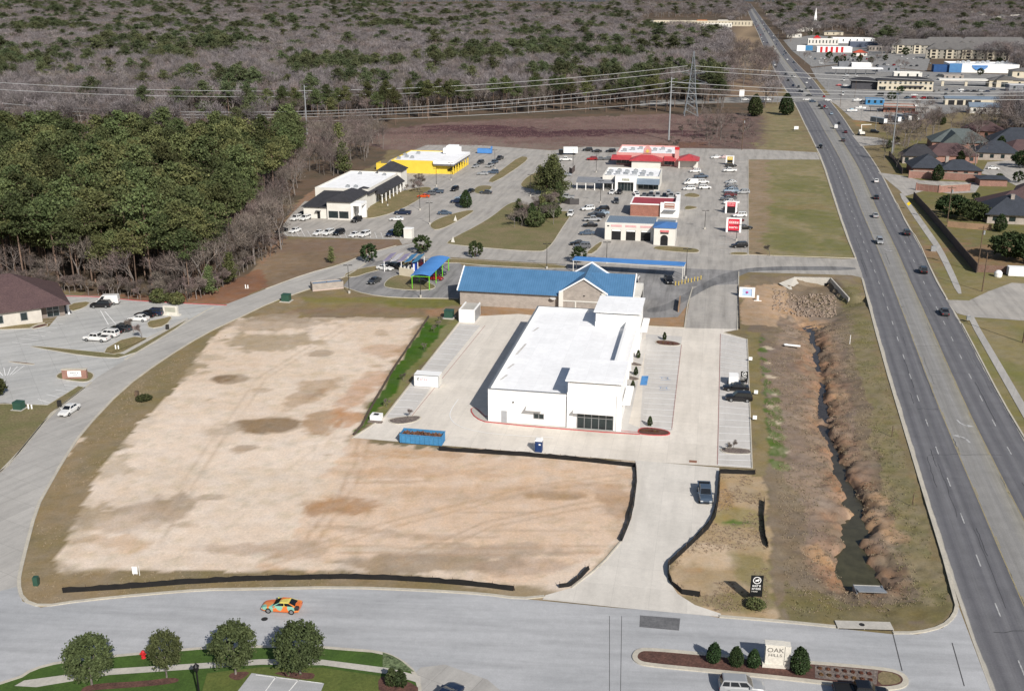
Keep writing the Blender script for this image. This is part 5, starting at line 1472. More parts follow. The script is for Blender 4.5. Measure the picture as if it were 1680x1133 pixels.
simple('roadside_shop', 'small cream shop beside the far end of the highway', 1257, 27, 34, 20, 9, M['cream'], M['roofwhite'], 'flat', 12)
simple('blue_kiosk', 'small blue-fronted kiosk building beside the highway', 1318, 83, 12, 10, 6, M['bluesteel'], M['roofwhite'], 'flat', 12)
simple('white_kiosk', 'small white shop left of the blue-fronted kiosk', 1307, 84, 11, 9, 7, M['white'], M['roofwhite'], 'flat', 12)
t = bld('church', 'white church with a tall pointed steeple among the far trees', 'church', 1327, 46, 12)
one(lambda m: m.box(0, 0, 0, 26, 40, 9), 'wall', M['white'], t); one(lambda m: m.hip(0, 0, 26, 40, 9.05, 9, .6, gable='y'), 'roof', M['aptroof'], t); one(lambda m: m.add([(0, 0, 9), (26, 0, 9), (13, 0, 17.6)], [(0, 1, 2)]), 'gable', M['white'], t)
one(lambda m: (m.box(10, 2, 9, 16, 8, 22), m.add([(10, 2, 22), (16, 2, 22), (16, 8, 22), (10, 8, 22), (13, 5, 44)], [(0, 1, 4), (1, 2, 4), (2, 3, 4), (3, 0, 4)])), 'steeple', M['white'], t)
def plx(t):
    one(lambda m: m.hip(100, 1, 135, 14, 9, 5, .5), 'orange_roof', pm('terracotta', (.5, .2, .08), None, .5), t); one(lambda m: m.box(100, 1, 8, 135, 14, 8.95), 'centre_block', M['cream'], t); one(lambda m: m.hip(150, 1, 185, 14, 8.6, 6, .5), 'end_roof', M['conc'], t)
simple('shopping_plaza', 'long cream shopping plaza with an orange centre roof beyond the wood', 1072, 42, 235, 30, 12, M['cream'], M['conc'], 'flat', 20, 1, 30, extra=plx)
simple('plaza_shop', 'smaller cream shop block at the right end of the shopping plaza', 1150, 45, 70, 22, 9, M['offwhite'], M['conc'], 'flat', 12, 1, 10)
simple('billboard_store', 'narrow white shop front at the edge of the far clearing', 1189, 66, 10, 30, 15, M['white'], M['roofwhite'], 'flat', 12)
# more of the strip and the housing beyond
rs = random.Random(12)
for px, py, w_, d_, h_, wl, rf, kd, lb in ((1290, 62, 26, 16, 6, 'offwhite', 'roofwhite', 'flat', 'low white shop on the far right verge above the kiosks'), (1276, 46, 24, 18, 6, 'tanbrick', 'greyroof', 'flat', 'tan shop beside the far highway'), (1300, 52, 40, 24, 7, 'offwhite', 'conc', 'flat', 'pale shop hall left of the church'),
      (1352, 58, 34, 22, 6, 'cream', 'aptroof', 'hip', 'cream hall right of the church'), (1440, 118, 20, 14, 5, 'greyroof', 'greyroof', 'flat', 'grey workshop behind the dark-roofed office'), (1466, 128, 24, 12, 5, 'offwhite', 'roofwhite', 'flat', 'white workshop behind the cream office block'), (1548, 133, 16, 12, 5, 'tanbrick', 'greyroof', 'flat', 'small brick shop under the superstore'),
      (1590, 186, 18, 9, 4, 'offwhite', 'bluegreyroof', 'gablex', 'small blue-grey shed below the open-bay car wash'), (1655, 150, 22, 14, 5, 'greyroof', 'roofwhite', 'flat', 'grey shop at the right edge below the bank'), (1660, 128, 30, 18, 6, 'cream', 'aptroof', 'hip', 'cream shop right of the superstore'), (1420, 172, 12, 9, 4, 'bluesteel', 'greyroof', 'flat', 'blue shed among the boats')):
    simple('shop_building', lb, px, py, w_, d_, h_, M[wl], M[rf], kd, 13, 1, 3)
for px, py, w_, d_, wl, rf, az, lb in ((1575, 224, 20, 14, 'pinkbrick', 'brownroof', 25, 'brown-roofed house left of the steep slate-blue roof'), (1655, 262, 22, 15, 'pinkbrick', 'brownroof', -8, 'brown-roofed house above the cul-de-sac'), (1600, 262, 18, 13, 'tanbrick', 'shingleblue', 15, 'slate-roofed house right of the brown-roofed one'),
      (1655, 216, 22, 14, 'pinkbrick', 'darkroof', 5, 'dark-roofed house at the upper right edge'), (1480, 268, 14, 10, 'tanbrick', 'darkroof', 15, 'small dark-roofed house behind the board fence'), (1662, 330, 20, 14, 'pinkbrick', 'brownroof', 30, 'brown-roofed house at the right edge behind the corner house')):
    simple('house', lb, px, py, w_, d_, 3.4, M[wl], M[rf], 'hip', az, 1, 4, 4.6, cat='house')
# apartments
ap = [(1462, 88, 62, 'far left'), (1518, 96, 52, 'centre front'), (1512, 84, 60, 'centre rear'), (1570, 97, 70, 'right front'), (1572, 84, 90, 'right rear'), (1636, 95, 60, 'right edge')]
for k, (px, py, w_, lb) in enumerate(ap):
    def apx(t, w_=w_):
        for q in range(3): one(lambda m: (m.box(w_ * (q + .5) / 3 - 4, -1.5, 0, w_ * (q + .5) / 3 + 4, -.02, 10.5)), 'balcony_bay', M['cream'], t); one(lambda m: m.hip(w_ * (q + .5) / 3 - 4, -1.5, w_ * (q + .5) / 3 + 4, 8, 10.55, 2.6, .4, gable='y'), 'bay_roof', M['aptroof'], t)
        for q in range(3):
            for fl_ in range(3): bx('balcony_opening', M['dark'], t, w_ * (q + .5) / 3 - 2, -1.58, fl_ * 3.5 + .6, w_ * (q + .5) / 3 + 2, -1.51, fl_ * 3.5 + 2.9)
    simple('apartment_block', 'three-storey apartment block with weathered grey hipped roof, %s of the far estate' % lb, px, py, w_, 20, 10.2, M['aptwall'], M['aptroof'], 'hip', 20 if k % 2 else 8, 3, 9, 7.5, group='apartment blocks in the far estate', extra=apx)
# far homes on the skyline at the top right
rs = random.Random(5)
spots = [(1440, 16), (1452, 18), (1474, 16), (1484, 15), (1496, 21), (1502, 22), (1524, 23), (1548, 21), (1556, 20), (1571, 27), (1585, 26), (1596, 28), (1606, 33), (1618, 37), (1628, 39), (1634, 33), (1644, 37), (1652, 35), (1660, 33), (1668, 36), (1674, 37),
         (1020, 10), (1035, 12), (1075, 14), (1090, 13), (1105, 12), (1130, 11), (1384, 15), (1352, 13), (1300, 14), (1310, 17), (1250, 15), (1262, 10)]
for px, py in spots:
    simple('far_house', 'tiny pale house among the far trees near the skyline', px, py, rs.uniform(22, 36), rs.uniform(14, 20), rs.uniform(8, 12), M['offwhite'] if rs.random() < .6 else M['aptwall'], M['conc'] if rs.random() < .6 else M['aptroof'], 'gabley' if rs.random() < .5 else 'hip', rs.uniform(-20, 40), 1, 0, 6, cat='house', group='tiny houses near the skyline')

# near houses on the right
def chimney(x, y, z0, z1, mat=None):
    return lambda t: one(lambda m: (m.box(x, y, z0, x + 1.1, y + .9, z1), m.box(x - .1, y - .1, z1, x + 1.2, y + 1.0, z1 + .15)), 'chimney', mat or M['tanbrick'], t)
def h1x(t):
    one(lambda m: m.hip(-10, 4, 4, 20, 3.2, 4.6, .6), 'wing_roof', M['shingleblue'], t); one(lambda m: m.box(-9.6, 4.4, 0, 3.6, 19.6, 3.1), 'wing_wall', M['pinkbrick'], t); chimney(3, 6, 3, 7.6)(t)
simple('brick_house', 'brick house with a slate-dark hipped roof and pale chimney behind the brick wall', 1541, 291, 16, 12, 3.2, M['pinkbrick'], M['shingleblue'], 'hip', 10, 1, 4, 3.4, cat='house', extra=h1x)
def h2x(t):
    one(lambda m: m.hip(4, -6, 14, 8, 4.0, 5.0, .5, gable='y'), 'front_roof', M['shinglegreen'], t); one(lambda m: (m.box(4, -6, 0, 14, -.02, 3.95), m.add([(4, -6, 3.95), (14, -6, 3.95), (9, -6, 8.8)], [(0, 1, 2)])), 'front_gable', M['pinkbrick'], t)
simple('large_house', 'large house with grey-green hipped roofs and a tall pink gable', 1528, 246, 26, 18, 4, M['pinkbrick'], M['shinglegreen'], 'hip', 14, 1, 5, 5.5, cat='house', extra=h2x)
simple('brown_roof_house', 'house with a dull brown roof just behind the slate-roofed brick house', 1522, 268, 22, 14, 3.4, M['pinkbrick'], M['brownroof'], 'hip', 0, 1, 4, 4.6, cat='house')
simple('blue_roof_house', 'house with a steep slate-blue roof at the right edge behind bare trees', 1625, 246, 30, 18, 4, M['pinkbrick'], M['shingleblue'], 'hip', 16, 1, 5, 6, cat='house')
def h4x(t):
    one(lambda m: m.hip(-2, -9, 16, 8, 3.2, 5.4, .7), 'front_roof', M['shingleblue'], t); one(lambda m: m.box(-1.6, -8.6, 0, 15.6, -.02, 3.1), 'front_wall', M['tanbrick'], t); chimney(6.0, -3, 5, 8.6)(t)
    for k in range(3): window(t, 'S', -8.6, 0 + k * 5, 2 + k * 5, .9, 2.5, fr=False)
simple('corner_house', 'big house with maroon-brown and slate-blue roofs behind the live oaks', 1618, 358, 36, 18, 3.2, M['tanbrick'], M['brownroof'], 'hip', 12, 1, 0, 5.0, cat='house', extra=h4x)
simple('slate_garage', 'small garage with a flat slate roof at the end of the brick wall', 1607, 305, 10, 8, 2.8, M['pinkbrick'], M['shingleblue'], 'hip', 10, 1, 0, .9, cat='garage')
# ------------------------------------------------------------------ vehicles
PAINTS = {}
def paint(name, c, metal=.25):
    if name not in PAINTS:
        PAINTS[name] = pm(name + '_car_paint', c, tuple(x * .93 for x in c), 1.0, .32, .5, metal * .6, coat=.6, world=False)
    return PAINTS[name]
BASEP = paint('white', (.70, .70, .69), 0)
for n_, c_ in dict(black=(.008, .008, .010), darkgrey=(.045, .048, .053), grey=(.12, .125, .135), silver=(.36, .37, .38), navy=(.012, .022, .055), blue=(.03, .09, .24), bluegrey=(.07, .10, .145),
                   red=(.30, .012, .015), maroon=(.10, .010, .016), orange=(.62, .085, .012), tan=(.30, .26, .19), pink=(.45, .33, .33), paleblue=(.30, .38, .46)).items():
    paint(n_, c_)

def loft(mb, st, mi=0):
    v, f = [], []
    for (y, zl, zt, w) in st:
        r = [(-w * .90, zl), (-w * .985, zl + .16), (-w, (zl + zt) / 2), (-w * .965, zt - .10), (-w * .86, zt), (0, zt + .035), (w * .86, zt), (w * .965, zt - .10), (w, (zl + zt) / 2), (w * .985, zl + .16), (w * .90, zl)]
        v += [(x, y, z) for x, z in r]
    k = 11
    for i in range(len(st) - 1):
        for j in range(k):
            a, b_ = i * k + j, i * k + (j + 1) % k
            f.append((a, b_, b_ + k, a + k))
    f.append(tuple(range(k))); f.append(tuple(range((len(st) - 1) * k, len(st) * k))[::-1])
    mb.add(v, f, mi)

SPEC = dict(
    sedan=dict(L=4.85, W=.92, st=[(-2.42, .42, .78, .78), (-2.36, .30, .93, .86), (-1.9, .22, 1.0, .91), (-1.1, .20, .98, .92), (.9, .20, .96, .92), (1.5, .22, .88, .90), (2.1, .26, .78, .86), (2.40, .32, .66, .76)],
               gh=(-1.75, 1.05, -1.05, .20, .97, 1.45, .78, .62), ax=(-1.42, 1.42), r=.33),
    coupe=dict(L=4.7, W=.94, st=[(-2.35, .45, .85, .80), (-2.28, .30, .98, .88), (-1.8, .22, 1.02, .93), (-1.0, .20, .96, .94), (.9, .20, .92, .93), (1.5, .22, .84, .91), (2.1, .25, .72, .86), (2.35, .30, .60, .76)],
               gh=(-2.0, .95, -1.0, .05, .95, 1.38, .77, .60), ax=(-1.45, 1.42), r=.35),
    suv=dict(L=4.85, W=.96, st=[(-2.42, .50, .95, .82), (-2.38, .36, 1.06, .90), (-1.9, .28, 1.10, .95), (-.8, .26, 1.10, .96), (.9, .26, 1.08, .96), (1.5, .28, 1.04, .95), (2.15, .32, .95, .90), (2.42, .38, .80, .80)],
             gh=(-2.34, 1.15, -2.05, .45, 1.09, 1.74, .86, .72), ax=(-1.45, 1.45), r=.37),
    pickup=dict(L=5.8, W=1.0, st=[(-2.9, .55, 1.05, .90), (-2.85, .42, 1.12, .96), (-2.2, .36, 1.14, .99), (-.75, .34, 1.14, 1.0), (1.2, .34, 1.14, 1.0), (1.8, .36, 1.12, .98), (2.6, .40, 1.05, .94), (2.9, .45, .85, .84)],
                gh=(-.85, 1.55, -.65, .85, 1.13, 1.86, .88, .74), ax=(-1.75, 1.85), r=.40),
    van=dict(L=5.6, W=1.0, st=[(-2.8, .50, 1.3, .94), (-2.76, .40, 1.4, .99), (-2.0, .34, 1.4, 1.0), (.9, .34, 1.4, 1.0), (1.7, .34, 1.30, .98), (2.4, .36, 1.10, .92), (2.8, .42, .85, .82)],
             gh=(-2.76, 1.95, -2.66, 1.05, 1.38, 2.35, .94, .84), ax=(-1.7, 1.75), r=.36))

def make_car(kind, detail=True):
    S = SPEC[kind]
    t = thing('parked_car' if kind != 'pickup' else 'pickup_truck', 'car', 'car')
    if kind == 'van': t.name = 'van'
    b = MB(); loft(b, S['st'])
    yr0, yf0, yr1, yf1, zb, zt, wb, wt = S['gh']
    A = [(-wb, yr0, zb), (wb, yr0, zb), (wb, yf0, zb), (-wb, yf0, zb)]
    B = [(-wt, yr1, zt), (wt, yr1, zt), (wt, yf1, zt), (-wt, yf1, zt)]
    ym = (yr1 + yf1) / 2
    Cc = [(-wt * .9, yr1 + .12, zt + .05), (wt * .9, yr1 + .12, zt + .05), (wt * .9, yf1 - .15, zt + .05), (-wt * .9, yf1 - .15, zt + .05)]
    b.add(A + B + Cc, [(0, 1, 5, 4), (1, 2, 6, 5), (2, 3, 7, 6), (3, 0, 4, 7), (4, 5, 9, 8), (5, 6, 10, 9), (6, 7, 11, 10), (7, 4, 8, 11), (8, 9, 10, 11)])
    if detail:
        for sx in (-1, 1):                     # mirrors
            b.box(min(sx * S['W'] * .93, sx * (S['W'] + .17)), yf0 - .42, zb + .02, max(sx * S['W'] * .93, sx * (S['W'] + .17)), yf0 - .22, zb + .19)
    body = b.build('body', BASEP, t)
    def pan(mb, a, b_, c, d, u0, u1, w0, w1, off=.012):
        a, b_, c, d = map(Vector, (a, b_, c, d))
        n = (b_ - a).cross(d - a).normalized() * off
        def P(u, w_): return a.lerp(b_, u).lerp(d.lerp(c, u), w_) + n
        mb.add([P(u0, w0), P(u1, w0), P(u1, w1), P(u0, w1)], [(0, 1, 2, 3)])
    ws, rw = MB(), MB()
    pan(ws, A[2], A[3], B[3], B[2], .05, .95, .08, .94)
    if kind != 'van': pan(rw, A[0], A[1], B[1], B[0], .07, .93, .12, .9)
    sides = []
    for k in (0, 1):
        m = MB()
        q = (A[1], A[2], B[2], B[1]) if k else (A[3], A[0], B[0], B[3])
        spans = [(.06, .47), (.51, .92)] if kind in ('sedan', 'coupe', 'suv', 'pickup') else [(.76, .95)]
        if kind == 'suv': spans = [(.04, .27), (.31, .60), (.64, .93)]
        for u0, u1 in spans:
            if not k: u0, u1 = 1 - u1, 1 - u0
            pan(m, *q, u0, u1, .14, .86)
        sides.append(m)
    if detail:
        ws.build('windscreen', M['carglass'], t)
        if kind != 'van': rw.build('rear_window', M['carglass'], t)
        for m in sides: m.build('side_window', M['carglass'], t)
    else:
        al = MB()
        for m in [ws, rw] + sides: al.add(m.v, m.f)
        al.build('windows', M['carglass'], t)
    r, W = S['r'], S['W']
    for ya in S['ax']:
        for sx in (-1, 1):
            m = MB(); m.tube((sx * (W - .22), ya, r), (sx * (W + .015), ya, r), r, r, 16 if detail else 10)
            wo = m.build('wheel', M['tyre'], t)
            if detail:
                m = MB(); m.tube((sx * (W + .012), ya, r), (sx * (W + .022), ya, r), r * .62, r * .60, 12); m.build('rim', M['rim'], wo)
    if detail:
        st0, st1 = S['st'][0], S['st'][-1]
        for sx in (-1, 1):
            x0, x1 = sorted((sx * st1[3] * .55, sx * st1[3] * .98))
            m = MB(); m.box(x0, st1[0] - .12, st1[2] - .18, x1, st1[0] + .015, st1[2] - .04); m.build('headlight', M['lampW'], t)
            x0, x1 = sorted((sx * st0[3] * .62, sx * st0[3] * 1.0))
            m = MB(); m.box(x0, st0[0] - .015, st0[2] - .20, x1, st0[0] + .12, st0[2] - .03); m.build('tail_light', M['lampR'], t)
        m = MB(); m.box(-st1[3] * .5, st1[0] - .05, st1[1] + .03, st1[3] * .5, st1[0] + .02, st1[1] + .17); m.build('grille', M['plasticblk'], t)
    if kind == 'pickup':
        m = MB(); m.box(-.80, -2.72, 1.13, .80, -.95, 1.178); m.build('truck_bed', M['plasticblk'], t)
        if detail:
            m = MB()
            for sx in (-1, 1): m.box(min(sx * .82, sx * .97), -2.85, 1.12, max(sx * .82, sx * .97), -.87, 1.26)
            m.box(-.82, -2.87, 1.10, .82, -2.76, 1.26); m.build('bed_rail', BASEP, t)
    return t

CARS = {}
USED = set()
def car(px, py, kind, col, az, label, group=None, detail=True, loc=None):
    key = (kind, detail)
    x, y = loc or G(px, py)
    if key not in CARS:
        CARS[key] = make_car(kind, detail)
    o = CARS[key]
    if key not in USED:
        USED.add(key)
        o.location = (x, y, car.z); o.rotation_euler = (0, 0, -R(az))
        kids(o)
        for c in o.children:
            for sl in c.material_slots:
                if sl.material == BASEP:
                    sl.link = 'OBJECT'; sl.material = paint(col, None)
        tag(o, label, {'pickup': 'pickup truck', 'van': 'van'}.get(kind, 'car'), group)
    else:
        # the first one keeps its mesh material, so swap from whatever the slot shows
        o2 = dup(o, (x, y, car.z), -R(az), label, group or '')
        for c in o2.children:
            for i, sl in enumerate(c.material_slots):
                if c.data.materials[i] == BASEP:
                    sl.link = 'OBJECT'; sl.material = paint(col, None)
        o2['category'] = {'pickup': 'pickup truck', 'van': 'van'}.get(kind, 'car')
        o = o2
    o.name = {'pickup': 'pickup_truck', 'van': 'van'}.get(kind, 'parked_car')
    if py < 0: pass
    return o
car.z = .035
def moving(o): o.name = 'car_in_traffic'; return o

# --- close ones
o = car(463, 1000, 'coupe', 'orange', -84, 'sporty sedan wrapped in orange, teal and black patches driving along the front street')
o.name = 'patterned_car'
wr, nt, b = _new('patchwork_car_wrap')
vo = nt.nodes.new('ShaderNodeTexVoronoi'); vo.inputs['Scale'].default_value = 1.15
nt.links.new(objco(nt), vo.inputs['Vector'])
sp_ = nt.nodes.new('ShaderNodeSeparateColor'); nt.links.new(vo.outputs['Color'], sp_.inputs[0])
rp = nt.nodes.new('ShaderNodeValToRGB'); rp.color_ramp.interpolation = 'CONSTANT'; nt.links.new(sp_.outputs[0], rp.inputs[0])
e = rp.color_ramp.elements
e[0].position, e[0].color = 0, (.70, .16, .03, 1); e[1].position, e[1].color = .42, (.22, .46, .36, 1)
for p_, c_ in ((.60, (.62, .52, .12, 1)), (.72, (.02, .02, .02, 1)), (.82, (.75, .24, .05, 1))):
    q = e.new(p_); q.color = c_
nt.links.new(rp.outputs[0], b.inputs['Base Color']); b.inputs['Roughness'].default_value = .35; b.inputs['Coat Weight'].default_value = .4
for c in o.children:
    if c.name.startswith('body'): c.material_slots[0].link = 'OBJECT'; c.material_slots[0].material = wr
car(1216, 1134, 'suv', 'silver', 95, 'silver sport utility vehicle in the street just below the stone sign')
car(1412, 1146, 'pickup', 'black', 96, 'black pickup truck at the bottom edge below the flower bed')
car(733, 1150, 'sedan', 'navy', 30, 'dark blue car cut off by the bottom edge on the forecourt drive')
car(1156, 815, 'pickup', 'bluegrey', 186, 'blue-grey pickup truck parked alone on the pale new driveway')
car(1207, 640, 'sedan', 'black', -82, 'dark sedan parked beside the black leasing board')
car(1212, 657, 'suv', 'black', -82, 'black sport utility vehicle next to the dark sedan in the new stalls')
moving(car(114, 677, 'sedan', 'white', 190, 'white sedan driving down the left side street'))
# --- clinic car park
for a in [(177, 499, 'van', 'white', -95, 'white cargo van at the back of the clinic car park'), (166, 504, 'suv', 'black', -92, 'black sport utility vehicle beside the white cargo van'),
          (228, 526, 'sedan', 'white', -80, 'white sedan in the upper clinic row nearest the path'), (238, 520, 'sedan', 'black', -80, 'black sedan behind the white sedan in the upper clinic row'),
          (252, 517, 'suv', 'navy', -80, 'navy sport utility vehicle at the right end of the upper clinic row'),
          (199, 543, 'suv', 'darkgrey', -78, 'dark grey sport utility vehicle at the right end of the lower clinic row'), (186, 546, 'sedan', 'black', -78, 'black sedan in the lower clinic row'),
          (178, 552, 'suv', 'white', -78, 'white crossover behind the white pickup'), (159, 559, 'pickup', 'white', -78, 'white pickup truck at the front of the lower clinic row')]:
    car(*a)
# --- car wash
for a in [(614, 464, 'sedan', 'darkgrey', 205, 'dark grey sedan on the car wash exit lane'), (632, 443, 'sedan', 'white', 115, 'white car under the striped shade canopy'), (651, 441, 'suv', 'black', 110, 'black car in the shade of the striped canopy'),
          (690, 436, 'suv', 'maroon', 110, 'dark red car behind the bright blue canopy'), (713, 459, 'sedan', 'red', 110, 'red car at the near end of the bright blue canopy'), (718, 451, 'suv', 'darkgrey', 110, 'dark grey car next to the red one under the bright blue canopy'),
          (1097, 463, 'pickup', 'black', 180, 'black pickup truck at the far right of the long blue canopy'), (1042, 460, 'sedan', 'white', 20, 'white car entering the car wash bay at the right end')]:
    car(*a)
# --- office car park (north-west)
for a in [(486, 361, 'suv', 'white', 205, 'white crossover at the left end of the upper office row'), (501, 361, 'suv', 'white', 205, 'white crossover second from the left in the upper office row'), (496, 354, 'sedan', 'black', 205, 'dark car tucked behind the two white crossovers'),
          (484, 381, 'sedan', 'white', 205, 'white car beside the black one in the lower office row'), (462, 381, 'sedan', 'black', 205, 'black car at the far left of the lower office row'), (523, 385, 'sedan', 'white', 205, 'white sedan, first of the three cars below the office windows'),
          (539, 385, 'suv', 'white', 205, 'white crossover between a white sedan and a black crossover'), (556, 385, 'suv', 'black', 205, 'black crossover right of two white cars in the lower office row'), (582, 388, 'sedan', 'white', 205, 'white sedan left of the last white crossover in the lower row'),
          (598, 388, 'suv', 'white', 205, 'white crossover near the tree shadow at the right of the lower row'), (642, 387, 'suv', 'navy', 205, 'navy crossover beside the small round cedar and white box'), (585, 364, 'suv', 'black', 205, 'black crossover in front of the office porch'),
          (661, 352, 'pickup', 'navy', 275, 'navy pickup truck on the office drive'), (651, 362, 'sedan', 'white', 275, 'white sedan just below the navy pickup'), (730, 352, 'sedan', 'bluegrey', 92, 'blue-grey sedan on the tan verge by the curving street'),
          (695, 324, 'coupe', 'orange', 275, 'bright orange-red sports car'), (705, 320, 'suv', 'grey', 275, 'grey crossover behind the orange-red sports car'), (716, 317, 'pickup', 'bluegrey', 275, 'blue-grey pickup at the right end of the orange car row'),
          (746, 313, 'suv', 'black', 200, 'black crossover in the middle of the yellow store drive'), (772, 316, 'sedan', 'black', 200, 'black car left of the shrub island'), (750, 333, 'suv', 'navy', 275, 'navy crossover in the shade of the cedar'), (757, 328, 'suv', 'paleblue', 275, 'pale blue crossover behind the navy one by the cedar'),
          (797, 318, 'sedan', 'darkgrey', 275, 'dark car hidden in the shrub island')]:
    car(*a)
# --- yellow store
for a in [(788, 269, 'suv', 'darkgrey', 205, 'dark grey crossover in front of the yellow store'), (780, 275, 'sedan', 'silver', 205, 'silver sedan in front of the yellow store'), (792, 287, 'sedan', 'silver', 275, 'silver car by the white kerb of the yellow store'),
          (809, 285, 'suv', 'bluegrey', 275, 'blue-grey crossover next to the white kerb of the yellow store')]:
    car(*a)
# --- middle shops
for a in [(928, 264, 'pickup', 'white', 270, 'white pickup in front of the box truck'), (964, 248, 'suv', 'black', 270, 'black car in the top row left of the red roofs, leftmost'), (979, 250, 'sedan', 'black', 270, 'small black car in the top row left of the red roofs, middle'),
          (1002, 250, 'suv', 'black', 270, 'black car nearest the red roofs in the top row'), (929, 289, 'sedan', 'silver', 280, 'silver car half hidden by the evergreens near the dark fence'), (930, 326, 'pickup', 'silver', 280, 'silver pickup beside the grey bin fence'),
          (936, 354, 'suv', 'white', 190, 'white crossover at the foot of the wooded island'), (964, 345, 'suv', 'white', 250, 'white crossover at the top of the dark car row'), (988, 346, 'suv', 'black', 250, 'black crossover right of the white crossover, dark row'), (988, 352, 'sedan', 'paleblue', 250, 'pale blue car between two black ones'),
          (981, 358, 'suv', 'black', 250, 'black crossover just left of the brick shop'), (963, 385, 'sedan', 'bluegrey', 268, 'blue-grey sedan left of the service garage'), (956, 407, 'suv', 'grey', 268, 'grey crossover below the blue-grey sedan'), (948, 402, 'sedan', 'black', 268, 'black car standing in for a shadow behind the grey crossover'),  # last black sedan is added where only a shadow lies
          (1004, 318, 'sedan', 'white', 195, 'small white car left of the porch of the white restaurant'), (1016, 318, 'suv', 'black', 195, 'dark crossover right of the small white car'), (1011, 333, 'suv', 'darkgrey', 185, 'dark grey crossover alone on the drive behind the brick shop'),
          (1044, 319, 'sedan', 'white', 10, 'white car behind the brick shop roof, left one'), (1069, 319, 'sedan', 'white', 10, 'white car behind the brick shop roof, middle one'), (1097, 319, 'suv', 'silver', 10, 'silver crossover behind the brick shop roof'), (1112, 322, 'sedan', 'white', 10, 'white car behind the brick shop roof, right one'),
          (1133, 303, 'van', 'white', 265, 'white cargo van beside the white restaurant'), (1130, 312, 'suv', 'white', 265, 'white crossover just below the white cargo van'), (1140, 283, 'suv', 'white', 265, 'white crossover below the red porch roof'), (1174, 260, 'sedan', 'white', 265, 'white sedan at the top of the long drive'), (1187, 260, 'sedan', 'pink', 265, 'pinkish car beside the sedan at the top of the drive')]:
    car(*a)
# --- row of stalls by the red signs
for k, a in enumerate([(1199, 274, 'suv', 'black', 'black crossover behind the yellow sign'), (1197, 282, 'pickup', 'white', 'white pickup just below the yellow sign'), (1199, 301, 'sedan', 'silver', 'silver car at the top of the long packed row'), (1200, 307, 'sedan', 'grey', 'grey car second in the long packed row'),
          (1200, 312, 'sedan', 'bluegrey', 'blue-grey car in the long packed row'), (1199, 316, 'pickup', 'paleblue', 'pale blue pickup in the long packed row'), (1198, 322, 'suv', 'maroon', 'maroon crossover in the long packed row'), (1195, 329, 'pickup', 'grey', 'grey pickup near the bottom of the long packed row'), (1199, 335, 'pickup', 'white', 'white pickup behind the upper red sign'),
          (1198, 344, 'sedan', 'black', 'black car hidden behind the upper red sign'), (1213, 356, 'suv', 'white', 'white crossover between the two red signs'), (1208, 364, 'sedan', 'maroon', 'maroon car behind the lower red sign'), (1222, 376, 'sedan', 'black', 'black car at the right of the lower red sign'), (1213, 406, 'suv', 'black', 'black crossover alone below the lower red sign'), (1219, 318, 'suv', 'silver', 'silver crossover on the grass side of the packed row')]):
    car(a[0], a[1], a[2], a[3], 265 if k % 3 else 85, a[4])
# --- highway traffic: lane fractions, northbound on the right, southbound on the left
for a in [(1549, 515, 'sedan', 'darkgrey', 14, 'dark sedan passing the right-hand driveway on the highway'), (1514, 447, 'suv', 'black', 14, 'black crossover just above the dark sedan on the highway'), (1443, 399, 'suv', 'silver', 194, 'silver crossover in the highway turning lane'),
          (1487, 385, 'suv', 'black', 14, 'black crossover by the kerb beside the grey board fence'), (1436, 356, 'sedan', 'silver', 14, 'light silver sedan on the highway above the turning crossover'), (1437, 326, 'sedan', 'black', 14, 'black sedan on the highway, third above the fence'), (1437, 299, 'sedan', 'white', 14, 'white car on the highway beside the concrete apron'),
          (1346, 243, 'suv', 'black', 194, 'black car coming down the near left lane of the highway'), (1383, 232, 'suv', 'darkgrey', 14, 'dark grey boxy vehicle behind the maroon car'), (1387, 218, 'sedan', 'maroon', 14, 'maroon car on the highway below the white van'), (1371, 211, 'van', 'white', 14, 'white van in the middle of the highway'),
          (1376, 204, 'sedan', 'black', 14, 'black car beside the white van'), (1364, 188, 'sedan', 'paleblue', 14, 'pale blue car behind the queue at the crossing'), (1344, 175, 'suv', 'black', 14, 'black car in the queue at the crossing, left lane'), (1353, 176, 'sedan', 'red', 14, 'red car in the queue at the crossing'),
          (1348, 179, 'suv', 'darkgrey', 14, 'dark grey car at the tail of the queue'), (1356, 178, 'sedan', 'silver', 14, 'silver car in the queue, right lane'), (1323, 165, 'pickup', 'white', 92, 'white pickup crossing the highway'), (1358, 166, 'suv', 'white', 92, 'white car waiting right of the crossing'),
          (1259, 165, 'suv', 'white', 92, 'white car on the crossing road between the two cedars'), (1222, 165, 'pickup', 'white', 92, 'white pickup on the crossing road left of the cedars')]:
    moving(car(*a, detail=a[1] > 230))
rs = random.Random(3)
cols = ['white', 'silver', 'black', 'darkgrey', 'white', 'red', 'bluegrey', 'white', 'grey', 'navy']
yy = 870.0
k = 0
while yy < 3300:
    u = rs.choice((.10, .28, .72, .88, .72, .5))
    p = hwy(u, yy)
    c_ = rs.choice(cols)
    moving(car(0, 100, rs.choice(('sedan', 'suv', 'suv', 'pickup')), c_, 14 if u > .45 else 194, 'tiny %s vehicle in the far stretch of the highway beyond the crossing' % c_, 'far %s traffic on the highway' % c_, False, p))
    yy += rs.uniform(14, 60) * (1 + k * .012); k += 1
for px, py, u in ((1293, 133, 1), (1299, 127, 1), (1330, 145, 1), (1322, 148, 1), (1310, 144, 0), (1312, 151, 0), (1316, 152, 0)):
    c_ = rs.choice(('black', 'white', 'darkgrey'))
    moving(car(px, py, rs.choice(('sedan', 'suv')), c_, 14 if u else 194, 'tiny %s vehicle at the highway crossing lights' % c_, 'cars at the crossing lights', False))
